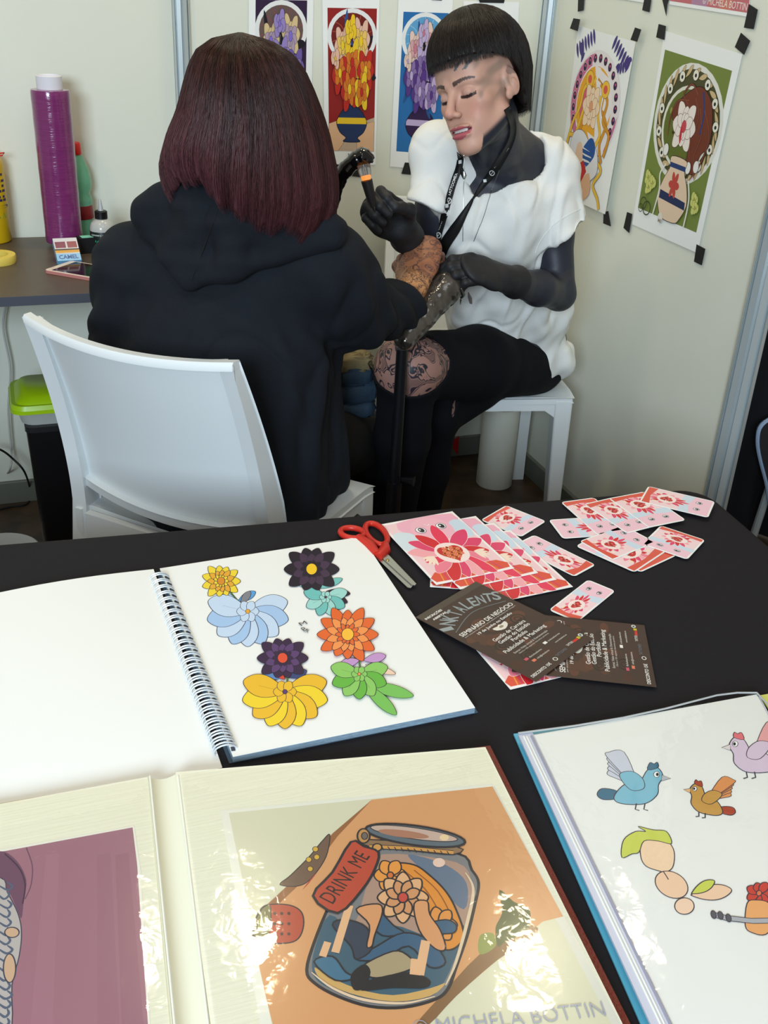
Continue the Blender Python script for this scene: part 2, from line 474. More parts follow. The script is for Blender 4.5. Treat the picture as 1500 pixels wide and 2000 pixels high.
SKIN = rgb(226, 186, 150); TAN = rgb(205, 170, 140)
def curl_leaves(A, c, col, n, r0, r1, rot=0, w=0.05, col2=None, seed=1, sy=1.0):
    rr = random.Random(seed)
    for i in range(n):
        a = rot + 2 * math.pi * i / n + rr.uniform(-.2, .2); L = rr.uniform(r0, r1)
        cc = col if (i % 3 or not col2) else col2
        pts = [c]
        x, y = c; aa = a
        for k in range(6):
            x += math.cos(aa) * L / 6; y += math.sin(aa) * L / 6 * sy; aa += 0.42 * (1 if i % 2 else -1); pts.append((x, y))
        A.stroke(pts, cc, w, smooth=4, taper=True)
def arch_poster(pal):
    """generic vase-of-blossoms print: panel, pale ring, dark foliage, light bloom, vase in two tones, cloth"""
    def f(A):
        x0, y0, x1, y1 = pal['box']; w = x1 - x0; h = y1 - y0
        X = lambda a: x0 + a * w
        Y = lambda b: y0 + b * h
        A.poly([(X(0), Y(0)), (X(1), Y(0)), (X(1), Y(1)), (X(0), Y(1))], pal['panel'])
        asp = pal['asp']                                   # panel width / height in metres
        rx = 0.5 * w; ry = rx * pal['sheet']               # circle in uv
        cy = y0 + ry * 1.02
        A.ell((X(.5), cy), rx * 1.02, ry * 1.02, rgb(232, 232, 230))
        A.ell((X(.5), cy), rx * .86, ry * .86, pal['disc'])
        rr = random.Random(pal.get('seed', 1))
        for i in range(14):
            a = 2 * math.pi * i / 14
            A.stroke([(X(.5) + rx * .3 * math.cos(a), cy + ry * .3 * math.sin(a)), (X(.5) + rx * .6 * math.cos(a + .25), cy + ry * .6 * math.sin(a + .25)), (X(.5) + rx * .84 * math.cos(a + .2), cy + ry * .84 * math.sin(a + .2))], pal['disc2'], 0.0022, smooth=4)
        LK = (0.08, 0.06, 0.09)
        if pal.get('cloth'):
            A.poly([(X(0), Y(.80)), (X(.3), Y(.765)), (X(.7), Y(.79)), (X(1), Y(.75)), (X(1), Y(1)), (X(0), Y(1))], pal['cloth'])
            A.poly([(X(0), Y(.80)), (X(.25), Y(.77)), (X(.4), Y(.9)), (X(.2), Y(1)), (X(0), Y(1))], pal['drape'], line=LK, lw=.0008)
            A.poly([(X(.62), Y(1)), (X(.6), Y(.86)), (X(.86), Y(.79)), (X(1), Y(.78)), (X(1), Y(1))], pal['drape'], line=LK, lw=.0008)
        # round-bellied vase standing at the bottom
        def vase(y, hw): return [(X(.5 - a), Y(b)) for a, b in zip(hw, y)] + [(X(.5 + a), Y(b)) for a, b in zip(hw[::-1], y[::-1])]
        for (sx, sy_) in ((.2, .2), (.8, .22), (.34, .38), (.68, .42), (.5, .3)):
            A.stroke([(X(.5), Y(.68)), (X(.5 + (sx - .5) * .5), Y(.55)), (X(sx), Y(sy_))], pal['leaf2'], .0025, smooth=4)
        A.poly(vase([.64, .67, .72, .79, .86, .90, .93], [.15, .12, .24, .33, .26, .13, .18]), pal['vase3'], 4, line=LK, lw=.0018)
        A.poly(vase([.755, .775, .80], [.29, .32, .32]), pal['vase2'], 0); A.poly(vase([.635, .65], [.16, .15]), pal['vase2'], 0)
        for i in range(24):
            a = rr.uniform(0, 6.28); q = rr.uniform(.15, 1)
            A.petal((X(.5 + .30 * q * math.cos(a)), Y(.36 + .22 * q * math.sin(a))), rr.uniform(0, 6.28), .24 * w, .05, pal['leaf'] if i % 3 else pal['leaf2'])
        curl_leaves(A, (X(.5), Y(.36)), pal['leaf'], 16, .34 * w, .52 * w, w=.005, col2=pal['leaf2'], seed=pal.get('seed', 1), sy=pal['sheet'] * 1.2)
        B1, B2, V1, V2 = pal['bloom'], pal['bloomc'], pal['vase1'], pal['vase2']
        for (bx_, by_, r_, n_, c1, c2, k_) in ((.30, .25, .17, 8, B1, B2, 2), (.68, .22, .19, 9, B1, B2, 2), (.50, .37, .20, 9, V2, V1, 2), (.24, .44, .17, 7, V1, V2, 2), (.78, .42, .18, 8, V1, V2, 2), (.44, .55, .19, 8, V1, V2, 2), (.70, .57, .16, 7, V2, V1, 2), (.46, .14, .12, 6, V2, B2, 1), (.14, .34, .09, 5, B1, V2, 1)):
            A.flower((X(bx_), Y(by_)), r_ * w, n_, c1, c2, line=LK, lw=.0007, rings=k_, sy=.55, wide=.8, rot=bx_ * 5, col2=tuple(.5 * (p + q) for p, q in zip(c1, c2)))
        if pal.get('sign'):
            A.text('MB', *pal['sign'], rgb(90, 90, 95), hgt=.012)
    return f

NB = (0, -1, 0); NR = (-1, 0, 0)
poster('narrow dark purple flower poster, leftmost on the back wall behind the dark red hair', 1, YB,
       [(486, -12), (612, -10), (606, 330), (484, 328)], [],
       arch_poster(dict(box=(.10, .03, .90, .92), sheet=.40, asp=.4, panel=rgb(48, 26, 60), disc=rgb(104, 82, 76), disc2=rgb(140, 70, 80), vase1=rgb(110, 90, 160), vase2=rgb(150, 130, 190), vase3=rgb(40, 30, 50), leaf=rgb(22, 18, 30), leaf2=rgb(90, 100, 60), bloom=rgb(216, 190, 140), bloomc=rgb(130, 110, 200), seed=3)), NB)
poster('narrow red poster of red and gold flowers with dark foliage on the back wall', 1, YB,
       [(629, -8), (741, -6), (733, 322), (634, 320)], [[(656, 321), (708, 322), (706, 346), (660, 340)], [(668, -14), (706, -14), (706, -9), (668, -9)]],
       arch_poster(dict(box=(.085, .065, .955, .915), sheet=.36, asp=.4, panel=rgb(146, 30, 28), disc=rgb(112, 26, 24), disc2=rgb(168, 70, 50), vase1=rgb(190, 40, 30), vase2=rgb(238, 196, 40), vase3=rgb(30, 50, 92), leaf=rgb(18, 20, 34), leaf2=rgb(40, 84, 150), bloom=rgb(230, 184, 160), bloomc=rgb(240, 200, 40), cloth=rgb(196, 170, 146), drape=rgb(226, 180, 140), dots=True, seed=5, sign=((.44, .955), (.58, .955)))), NB)
poster('narrow blue poster of a violet vase with black foliage beside the artist\'s face', 1, YB,
       [(778, -4), (884, -1), (866, 334), (761, 325)], [[(790, 317), (818, 318), (803, 341), (783, 339)], [(842, -10), (862, -9), (862, 1), (842, 0)]],
       arch_poster(dict(box=(.10, .075, .93, .90), sheet=.36, asp=.4, panel=rgb(38, 108, 170), disc=rgb(96, 160, 204), disc2=rgb(140, 190, 220), vase1=rgb(84, 52, 128), vase2=rgb(190, 170, 205), vase3=rgb(48, 26, 70), leaf=rgb(16, 16, 28), leaf2=rgb(36, 84, 140), bloom=rgb(230, 200, 186), bloomc=rgb(200, 120, 140), seed=8, sign=((.40, .945), (.56, .945)))), NB)
poster('white-edged poster with black tape on its top edge, mostly behind the artist\'s black hair', 1, YB,
       [(905, 2), (1013, 4), (1001, 330), (893, 328)], [[(931, -9), (986, -8), (983, 6), (936, 5)]],
       arch_poster(dict(box=(.08, .12, .90, .92), sheet=.36, asp=.4, panel=rgb(60, 90, 70), disc=rgb(120, 150, 120), disc2=rgb(160, 180, 150), vase1=rgb(60, 110, 80), vase2=rgb(200, 190, 120), vase3=rgb(40, 60, 50), leaf=rgb(20, 40, 26), leaf2=rgb(80, 120, 60), bloom=rgb(230, 200, 186), bloomc=rgb(200, 120, 140), seed=9)), NB)

def yellow_poster(A):
    # pale sheet, violet scroll corners, pink arch of small medallions, golden curls, blue and red ribbon
    V_ = rgb(66, 48, 120)
    for cx, sg in ((.14, 1), (.86, -1)):
        for k in range(7):
            A.petal((cx + sg * (-.06 + .045 * k), .175 - .017 * k), (math.pi + .9) if sg > 0 else -.9, .10, .035, V_); A.petal((cx + sg * (-.07 + .02 * k), .10 + .006 * k), .4 * k, .07, .03, V_)
        for k in range(0):
            a = (k / 8) * 1.5
            A.petal((cx + sg * .035 * k, .075 + .02 * (8 - k)), (a if sg > 0 else math.pi - a) + .2, .12, .05, V_)
        pts = [(cx + sg * (.05 + .035 * math.cos(t)) , .15 + .02 * math.sin(t)) for t in np.linspace(0, 5.2, 14)]
        A.stroke(pts, V_, .0022, smooth=3) if False else None
    A.ell((.49, .42), .45, .325, rgb(232, 225, 226))
    A.ell((.49, .42), .435, .31, rgb(206, 110, 150))
    for i in range(17):
        a = math.pi * (1.12 - 1.24 * i / 16)
        c = (.49 + .385 * math.cos(a), .42 - .28 * math.sin(a))
        A.ell(c, .032, .026, rgb(44, 28, 66), line=rgb(235, 200, 190), lw=.0012, n=12)
        A.ell((c[0], c[1] - .006), .012, .008, rgb(200, 80, 130), n=8)
    A.ell((.49, .42), .335, .245, rgb(236, 228, 226))
    A.ell((.49, .42), .32, .235, rgb(236, 168, 44))
    A.ell((.49, .43), .25, .195, rgb(214, 96, 120))
    for a in range(6):
        A.petal((.49, .43), a * 1.047, .2, .09, rgb(240, 190, 120))
    # golden curling leaves
    G1, G2 = rgb(238, 190, 60), rgb(214, 148, 40)
    for i, (p) in enumerate([[(.42, .27), (.28, .33), (.24, .44), (.14, .55), (.08, .68)], [(.5, .26), (.66, .32), (.66, .42), (.76, .5), (.70, .62), (.78, .72)],
                             [(.47, .25), (.36, .36), (.30, .48), (.22, .60), (.12, .62)], [(.56, .28), (.72, .36), (.70, .48), (.84, .55), (.80, .68)], [(.62, .70), (.80, .76), (.70, .86), (.82, .93), (.88, .99)],
                             [(.40, .30), (.44, .40), (.34, .52), (.28, .62)], [(.60, .34), (.60, .46), (.68, .56), (.62, .64)]]):
        A.stroke(p, rgb(70, 40, 20), .0125, smooth=6); A.stroke(p, (G1, G2)[i % 2], .0105, smooth=6)
    for c in ((.66, .30), (.36, .27)):
        A.ell(c, .07, .05, G1, line=rgb(70, 40, 20), lw=.001); A.ell(c, .035, .025, rgb(220, 90, 80))
    A.flower((.45, .42), .16, 8, rgb(244, 214, 180), rgb(226, 160, 120), line=rgb(140, 90, 60), lw=.001, sy=.72, rings=2)
    # pale vase, blue band, red bow
    A.poly([(.20, .60), (.36, .57), (.52, .62), (.68, .66), (.74, .78), (.60, .86), (.44, .90), (.30, .86), (.16, .72)], rgb(226, 224, 226), 4, line=rgb(60, 40, 40), lw=.0012)
    A.poly([(.36, .72), (.52, .60), (.62, .62), (.64, .70), (.46, .80), (.38, .78)], rgb(34, 82, 150), 4)
    A.poly([(.30, .66), (.40, .66), (.46, .84), (.36, .90), (.28, .80)], rgb(232, 196, 166), 4)
    A.poly([(.26, .80), (.36, .78), (.46, .74), (.54, .80), (.48, .86), (.52, .90), (.42, .90), (.34, .88), (.28, .93)], rgb(200, 36, 36), 0, line=rgb(80, 20, 20), lw=.001)
    A.poly([(.46, .88), (.60, .80), (.66, .92), (.50, .985)], rgb(226, 178, 140), 3)
poster('right-wall poster with golden curls, pink arch and red bow, one side lifting off the wall', 0, XR,
       [(1131, 50), (1251, 82), (1196, 418), (1090, 376)], [[(1129, 36), (1142, 38), (1137, 61), (1122, 56)], [(1250, 54), (1262, 58), (1254, 82), (1241, 78)], [(1188, 414), (1197, 412), (1202, 442), (1187, 436)]],
       yellow_poster, NR, lifts=(0, .012, .02, 0))

def green_poster(A):
    g1, g2 = rgb(116, 132, 60), rgb(92, 116, 48)
    A.poly([(.05, .085), (.93, .085), (.93, .90), (.05, .90)], g1)
    A.ell((.52, .40), .455, .30, rgb(226, 224, 214)); A.ell((.52, .40), .415, .272, rgb(74, 74, 40))
    rr = random.Random(4)
    for i in range(26):
        a = 2 * math.pi * i / 26
        A.petal((.52 + .36 * math.cos(a), .40 + .235 * math.sin(a)), a + 1.2, .10, .03, rgb(206, 178, 132), line=rgb(60, 50, 24), lw=.0008)
    for i in range(11):
        a = math.pi * (1.25 - 1.5 * i / 10)
        c = (.52 + .372 * math.cos(a), .40 - .245 * math.sin(a))
        A.ell(c, .036, .027, rgb(232, 228, 210), line=rgb(50, 40, 30), lw=.001, n=14)
        A.ell((c[0], c[1] + .002), .014, .010, rgb(36, 30, 40), n=8)
    A.ell((.52, .42), .325, .212, rgb(226, 222, 206)); A.ell((.52, .42), .298, .194, rgb(96, 108, 40))
    for i in range(40):
        a = rr.uniform(0, 6.28); q = rr.uniform(0, .9)
        A.ell((.52 + .28 * q * math.cos(a), .42 + .18 * q * math.sin(a)), .008 + .02 * rr.random(), .006 + .012 * rr.random(), rr.choice([rgb(150, 156, 70), rgb(60, 50, 20), rgb(130, 96, 40), rgb(176, 180, 110)]), n=8)
    # auburn foliage cluster with a pale bloom
    B1, B2 = rgb(112, 52, 32), rgb(76, 34, 26)
    A.poly([(.42, .27), (.60, .20), (.76, .24), (.84, .34), (.86, .46), (.78, .52), (.74, .62), (.62, .60), (.60, .44), (.46, .36), (.34, .40), (.32, .34)], B1, 5, line=rgb(40, 16, 14), lw=.0016)
    for i, p in enumerate([[(.5, .28), (.36, .30), (.30, .38), (.30, .48)], [(.6, .24), (.50, .20), (.42, .26), (.50, .30)], [(.72, .30), (.84, .42), (.80, .56), (.70, .66)], [(.66, .3), (.74, .42), (.70, .54), (.76, .64)], [(.58, .26), (.66, .34), (.62, .48), (.68, .60)]]):
        A.stroke(p, B2, .006, smooth=5, taper=True); A.stroke(p, rgb(150, 80, 50), .002, smooth=5)
    A.stroke([(.66, .22), (.72, .32), (.72, .42)], rgb(30, 60, 120), .005, smooth=5)
    A.flower((.50, .41), .155, 8, rgb(238, 226, 216), rgb(200, 70, 80), line=rgb(120, 80, 70), lw=.001, sy=.66, rings=2)
    A.petal((.47, .40), 1.4, .10, .03, rgb(196, 40, 50))
    for c in ((.32, .55), (.66, .60), (.76, .58)): A.ell(c, .035, .032, rgb(235, 232, 226), line=rgb(60, 50, 50), lw=.001)
    # pale vase with navy bands
    A.poly([(.42, .57), (.42, .63), (.36, .70), (.32, .79), (.38, .87), (.44, .90), (.62, .90), (.68, .87), (.74, .79), (.70, .70), (.63, .63), (.63, .57)], rgb(228, 200, 172), 4, line=rgb(60, 36, 30), lw=.0016)
    A.poly([(.345, .755), (.715, .775), (.725, .815), (.345, .80)], rgb(24, 44, 84)); A.poly([(.42, .60), (.63, .60), (.64, .625), (.41, .625)], rgb(34, 60, 110)); [A.petal((.52, .71), k_ * 1.047, .075, .04, rgb(190, 70, 60)) for k_ in range(6)]
    A.stroke([(.30, .90), (.33, .76), (.30, .68), (.36, .62)], rgb(226, 224, 214), .005, smooth=5); A.stroke([(.76, .90), (.76, .76), (.70, .66)], rgb(226, 224, 214), .005, smooth=5)
    for c in ((.14, .72), (.22, .74), (.17, .77), (.83, .74), (.86, .78)):
        A.flower(c, .05, 5, rgb(206, 206, 116), rgb(170, 170, 80), line=rgb(110, 120, 50), lw=.0008, sy=.66)
    for c, r in (((.14, .86), .05), ((.20, .88), .06), ((.11, .89), .035)): A.ell(c, r, r * .66, rgb(60, 66, 34), hole=.82)
    A.ell((.42, .90), .035, .028, rgb(226, 220, 206)); A.text('MB', (.40, .925), (.45, .925), rgb(120, 110, 100), hgt=.008)
poster('green framed poster with auburn foliage and skull-like medallions, lowest on the right wall', 0, XR,
       [(1300, 60), (1453, 106), (1365, 494), (1236, 438)], [[(1290, 47), (1304, 51), (1301, 78), (1285, 73)], [(1451, 64), (1469, 80), (1457, 107), (1439, 92)], [(1228, 414), (1238, 418), (1232, 455), (1221, 445)], [(1364, 477), (1381, 486), (1374, 518), (1359, 511)]],
       green_poster, NR, lifts=(0, .002, .002, 0))

def blur_poster(A):
    A.poly([(0.0, 0), (1, 0), (1, .972), (0.0, .972)], rgb(196, 106, 112))
    A.poly([(.28, 0), (.55, 0), (.50, .972), (.30, .972)], rgb(176, 130, 160)); A.poly([(.62, 0), (.9, 0), (.8, .972), (.66, .972)], rgb(206, 120, 104), 0)
    A.text('© MICHELA BOTTIN', (.44, .955), (.98, .958), rgb(236, 228, 220), hgt=.014, bold=.0)
poster('pink photo print with the artist\'s name, taped above the green poster', 0, XR,
       [(1334, -260), (1496, -250), (1462, 33), (1309, 9)], [[(1293, -14), (1312, -11), (1306, 9), (1304, 31)], [(1466, 8), (1483, 19), (1475, 57), (1456, 54)]], blur_poster, NR)
def pale_poster(A):
    A.poly([(.08, .06), (.92, .06), (.92, .90), (.08, .90)], rgb(210, 190, 196)); A.flower((.5, .4), .3, 8, rgb(196, 140, 170), rgb(230, 200, 120), sy=.5)
poster('white poster edge above the golden curls poster, held by two black tapes', 0, XR,
       [(1152, -330), (1280, -312), (1262, 6), (1139, -14)], [[(1132, -10), (1144, -8), (1142, 20), (1131, 23)], [(1262, -6), (1275, -4), (1271, 24), (1257, 20)]], pale_poster, NR)

# ------------------------------------------------------------------ counter and what stands on it
cf = 2.300
r = thing('counter', 'dark brown laminate counter along the back wall at the left', 'counter', (-0.2, (YB + cf) / 2, 0))
m = MB(); m.box((-0.29, (YB - 0.026 + cf) / 2, CT - 0.010), (1.42, YB - 0.026 - cf, 0.020)); m.build('counter_top', M_COUNTER, r, smooth=False)
m = MB(); m.box((-0.29, cf - 0.001, CT - 0.010), (1.42, 0.002, 0.0205)); m.build('edge_band', M_CEDGE, r, smooth=False)
for x in (-0.95, 0.385):
    for y in (cf + 0.05, YB - 0.08):
        m = MB(); m.box((x, y, (CT - 0.02) / 2), (0.03, 0.03, CT - 0.02)); m.build('leg', M_ALU, r, smooth=False, bevel=.002)

b = PZ(127, 480, CT)
r = thing('film_roll', 'tall upright roll of purple stretch film with white core on the counter', 'roll', (b[0], b[1], CT))
R_ = 0.0455; Ht = 0.385
prof = [(R_ * .97, .012), (R_, .016)] + [(R_ * (1 + .006 * math.sin(k * 1.7)), .016 + (Ht - .034) * k / 24) for k in range(1, 24)] + [(R_, Ht - .018), (R_ * .97, Ht - .014), (.028, Ht - .012)]
m = MB(); m.lathe(prof, (b[0], b[1], CT), n=48); m.build('film', mat('purple_film', rgb(122, 46, 102), rough=0.16, coat=0.6, bump=0.35, bscale=35, stretch=(1, 1, 9), var=.10, vscale=20), r, angle=50)
m = MB(); m.lathe([(.029, 0), (.030, 0), (.030, Ht + .016), (.027, Ht + .018), (.0245, Ht + .015), (.0245, .005)], (b[0], b[1], CT), n=40, cap=False)
m.build('core', mat('white_card_core', rgb(222, 220, 226), rough=0.6), r, angle=50)

# yellow wipes drum at the frame edge
b = PZ(-16, 470, CT)
r = thing('plastic_canister', 'yellow plastic canister with red lid at the left end of the counter', 'canister', (b[0], b[1], CT))
m = MB(); m.lathe([(.0, 0), (.046, 0), (.05, .004), (.05, .19), (.044, .205), (.03, .21), (.0, .21)], (b[0], b[1], CT), n=40, cap=False)
m.build('body', mat('yellow_plastic', rgb(232, 190, 22), rough=.35, var=.05), r, angle=50)
m = MB(); m.lathe([(.0, .222), (.03, .222), (.034, .218), (.034, .203), (.0, .203)][::-1], (b[0], b[1], CT), n=32, cap=False)
m.tube([(b[0] + .034, b[1] - .01, CT + .214), (b[0] + .055, b[1] - .02, CT + .218), (b[0] + .05, b[1] - .03, CT + .213), (b[0] + .03, b[1] - .025, CT + .212)], .0018, 6)
m.build('lid', mat('red_plastic', rgb(206, 36, 30), rough=.35), r, angle=50)
A = Art(lambda a, z: V3(b[0] + .0505 * math.sin(a), b[1] - .0505 * math.cos(a), CT + z), (0, -1, 0), eps=0)
def canart():
    for k, (z, s) in enumerate(((.165, .5), (.150, 1), (.138, .7), (.126, 1), (.112, .6), (.104, 1))):
        for j in range(7):
            a0 = -.9 + j * .3; A.poly([(a0, z), (a0 + .2 * s + .04, z), (a0 + .2 * s + .04, z + .006), (a0, z + .006)], rgb(60, 50, 90))
    A.poly([(-1.3 + .1 * k, .088) for k in range(27)] + [(1.3 - .1 * k, .094) for k in range(27)], rgb(80, 76, 90))
    for j in range(6): A.stroke([(-1 + .35 * j, .062), (-.9 + .35 * j, .075), (-.8 + .35 * j, .064)], rgb(60, 140, 60), .0015)
canart(); A.build('label_print', M_PRINT, r)

b = PZ(-8, 512, CT)
m = MB(); m.lathe([(.030, 0), (.046, 0), (.047, .003), (.047, .017), (.046, .019), (.030, .019), (.0295, .0)], (b[0], b[1], CT), n=40, cap=False)
tag(m.build('tape_roll', mat('yellow_tape', rgb(226, 200, 90), rough=.5), angle=50), 'pale yellow roll of adhesive tape lying flat at the counter\'s left end', 'tape')

# green water bottle behind the film roll
b = PZ(161, 464, CT)
r = thing('water_bottle', 'green plastic water bottle with red cap behind the film roll', 'bottle', (b[0], b[1], CT))
s = 1.0
prof = [(.0, 0), (.026, 0), (.031, .006), (.031, .05), (.033, .056), (.033, .062), (.030, .068), (.034, .10), (.028, .115), (.034, .13), (.034, .15), (.030, .175), (.020, .2), (.0125, .212), (.012, .225), (.0, .225)]
m = MB(); m.lathe(prof, (b[0], b[1], CT), n=36, cap=False); m.build('body', mat('green_pet', rgb(150, 226, 190), rough=.1, trans=.6, ior=1.3), r, angle=60)
m = MB(); m.lathe([(.0, .210), (.016, .210), (.0165, .214), (.0155, .236), (.013, .239), (0, .239)], (b[0], b[1], CT), n=24, cap=False); m.build('cap', MATS['red_plastic'], r, angle=40)
m = MB(); m.lathe([(.0335, .052), (.0345, .054), (.0325, .085), (.0315, .088)], (b[0], b[1], CT), n=36, cap=False); m.build('label_band', mat('maroon_label', rgb(120, 26, 30), rough=.4), r, angle=60)
# black carton with a mint lid patch in front of it
b = PZ(172, 492, CT)
m = MB(); R = np.array(Matrix.Rotation(.2, 3, 'Z')); m.box((b[0], b[1], CT + .019), (.046, .034, .038), R, col=rgb(14, 14, 18)); m.box((b[0] + .002, b[1], CT + .0385), (.034, .022, .001), R, col=rgb(140, 220, 190))
tag(m.build('ink_box', mat('box_print', attr=True, rough=.5), usecol=True, smooth=False), 'small black box with a mint patch on top between film roll and squeeze bottle', 'box')

b = PZ(203, 489, CT)
r = thing('squeeze_bottle', 'clear squeeze bottle with black cap, pointed nozzle and dark label', 'bottle', (b[0], b[1], CT))
m = MB(); m.lathe([(0, 0), (.027, 0), (.030, .004), (.030, .058), (.026, .070), (.016, .078), (.012, .080), (.012, .084), (0, .084)], (b[0], b[1], CT), n=36, cap=False)
m.build('body', mat('milky_plastic', rgb(206, 206, 200), rough=.2, trans=.25), r, angle=50)
m = MB(); m.lathe([(0, .080), (.0155, .080), (.0155, .097), (.013, .099), (0, .099)], (b[0], b[1], CT), n=28, cap=False); m.build('cap', M_BLACKPL, r, angle=40)
m = MB(); m.lathe([(0, .098), (.007, .098), (.005, .110), (.0045, .113), (.003, .124), (.0025, .126), (0, .126)], (b[0], b[1], CT), n=16, cap=False); m.build('nozzle', mat('clear_tip', rgb(210, 212, 214), rough=.2, trans=.4), r, angle=50)
m = MB(); m.lathe([(.0305, .006), (.0308, .007), (.0308, .050), (.0305, .051)], (b[0], b[1], CT), n=36, cap=False); m.build('label_band', mat('dark_label', rgb(16, 26, 26), rough=.4), r, angle=60)
def wrap_text(A_, s, a0, a1, z0, hgt, col, rad, c):
    v, f = text_mesh(s, .03); x0, x1 = v[:, 0].min(), v[:, 0].max()
    raw = []
    for p in v:
        a = a0 + (a1 - a0) * (p[0] - x0) / (x1 - x0); z = z0 + p[1] * hgt / .7
        raw.append(V3(c[0] + rad * math.sin(a), c[1] - rad * math.cos(a), c[2] + z))
    A_._put([(0, 0)] * len(v), f, col, raw=raw)
A = Art(lambda a, z: V3(0, 0, 0), (0, -1, 0), eps=0)
wrap_text(A, 'ISO', -1.25, .1, .014, .018, rgb(60, 226, 170), .0313, (b[0], b[1], CT))
wrap_text(A, 'GREEN SOAP', -1.1, .6, .042, .003, rgb(200, 210, 200), .0313, (b[0], b[1], CT))
A.build('label_print', M_PRINT, r)

# cigarette pack: box leaning a little, blue and white
b = PZ(134, 512, CT)
r = thing('cigarette_pack', 'blue and white cigarette pack standing in front of the film roll', 'pack', (b[0], b[1], CT))
Rz = np.array(Matrix.Rotation(math.radians(4), 3, 'Z')) @ np.array(Matrix.Rotation(math.radians(33), 3, 'X'))
def bx(c, s, col): 
    m.box(V3(b[0], b[1], CT) + Rz @ V3(*c), s, Rz, col=col)
m = MB(); bx((0, .022, .0105), (.056, .072, .021), rgb(120, 180, 220)); m.build('carton', mat('pack_print', attr=True, rough=.3, coat=.4), r, usecol=True, smooth=False)
A = Art(lambda u, v: V3(b[0], b[1], CT) + Rz @ V3(-.028 + .056 * u, -.014 + .072 * v, .0212), Rz @ V3(0, 0, 1), eps=1.2e-5)
A.poly([(0, .30), (1, .30), (1, 1), (0, 1)], rgb(206, 204, 206)); A.poly([(0, .34), (1, .34), (1, .46), (0, .46)], rgb(210, 150, 50)); A.poly([(0, .46), (1, .46), (1, .52), (0, .52)], rgb(40, 30, 40))
A.poly([(.05, .56), (.48, .56), (.48, .84), (.05, .84)], rgb(120, 40, 70)); A.poly([(.55, .56), (.95, .56), (.95, .84), (.55, .84)], rgb(140, 60, 70))
A.text('CAMEL', (.10, .08), (.90, .08), rgb(50, 90, 150), hgt=.012, bold=.03)
A.build('front_print', M_PRINTG, r)

# phone
q = [PZ(x, y, CT + .008) for x, y in ((86, 527), (139, 509))]
d = nrm(q[1] - q[0]); wv = V3(d[1], -d[0], 0)
if np.dot(wv, V3(1, 0, 0)) < 0: wv = -wv
r = thing('smartphone', 'rose-edged smartphone with dark screen lying on the counter beside the hoodie', 'phone', q[0])
w_, l_ = float(np.linalg.norm(q[1] - q[0])), .15
def rrect(w, h, rad, n=5):
    pts = []
    for cx, cy, a0 in ((w - rad, h - rad, 0), (rad, h - rad, 90), (rad, rad, 180), (w - rad, rad, 270)):
        for k in range(n + 1):
            a = math.radians(a0 + 90 * k / n); pts.append((cx + rad * math.cos(a), cy + rad * math.sin(a)))
    return pts
O = V3(q[0][0], q[0][1], CT)
m = MB(); m.prism(rrect(l_, w_, .008), .0005, .0075, O=O, U=wv, Vv=d); m.build('shell', mat('rose_metal', rgb(214, 140, 134), rough=.35, metal=.3), r, smooth=False)
m = MB(); m.prism(rrect(l_ - .002, w_ - .002, .007), .0075, .0085, O=O + wv * .001 + d * .001, U=wv, Vv=d); m.build('bezel', mat('ivory_glass', rgb(232, 216, 200), rough=.15), r, smooth=False)
m = MB(); m.prism([(.017, .006), (l_ - .017, .006), (l_ - .017, w_ - .006), (.017, w_ - .006)], .0085, .0088, O=O, U=wv, Vv=d); m.build('screen', mat('screen_glass', rgb(16, 14, 18), rough=.08), r, smooth=False)

# dark pouch peeping over the client's left shoulder
b = PZ(246, 440, CT)
m = MB()
G = []
for i in range(13):
    t = i / 12; y = b[1] - .05 + .10 * t
    G.append([(b[0] - .055 + .13 * s, y, CT + .075 * (math.sin(math.pi * min(1, max(0, s))) ** .5) * (math.sin(math.pi * t) ** .4 if 0 < t < 1 else 0) + .001) for s in np.linspace(0, 1, 14)])
m.slab(G, [[(p[0], p[1], CT + .0005) for p in row] for row in G])
tag(m.build('pouch', mat('pouch_black', rgb(20, 20, 24), rough=.6), angle=60), 'low black pouch on the counter behind the seated client\'s shoulder', 'pouch')
# ------------------------------------------------------------------ display table with black cloth
fl_, fr_ = PZ(0, 1060, T), PZ(1340, 952, T)
cA, cB = V3(-1.05, fl_[1] + (fl_[0] + 1.05) * (fl_[1] - fr_[1]) / (fr_[0] - fl_[0]), T), V3(1.005, 1.215, T)
tdir = nrm(cB - cA); tn = V3(tdir[1], -tdir[0], 0)
def TP(u, v, z=T): # u along far edge from the right corner leftwards, v toward the camera
    p = cB - tdir * u + tn * v; return V3(p[0], p[1], z)
TLEN, TDEP = 2.06, 0.96
tb = thing('display_table', 'folding table hidden under the black cloth', 'table', (*TP(TLEN / 2, TDEP / 2)[:2], 0))
m = MB(); m.hexa([TP(.01, .01, T - .035), TP(TLEN - .01, .01, T - .035), TP(TLEN - .01, TDEP - .01, T - .035), TP(.01, TDEP - .01, T - .035), TP(.01, .01, T - .004), TP(TLEN - .01, .01, T - .004), TP(TLEN - .01, TDEP - .01, T - .004), TP(.01, TDEP - .01, T - .004)])
m.build('tabletop', M_RAIL, tb, smooth=False)
for u in (.12, TLEN - .12):
    for v in (.1, TDEP - .1):
        m = MB(); m.tube([TP(u, v, 0.0), TP(u, v, T - .035)], .014, 12); m.build('leg', M_RAIL, tb)
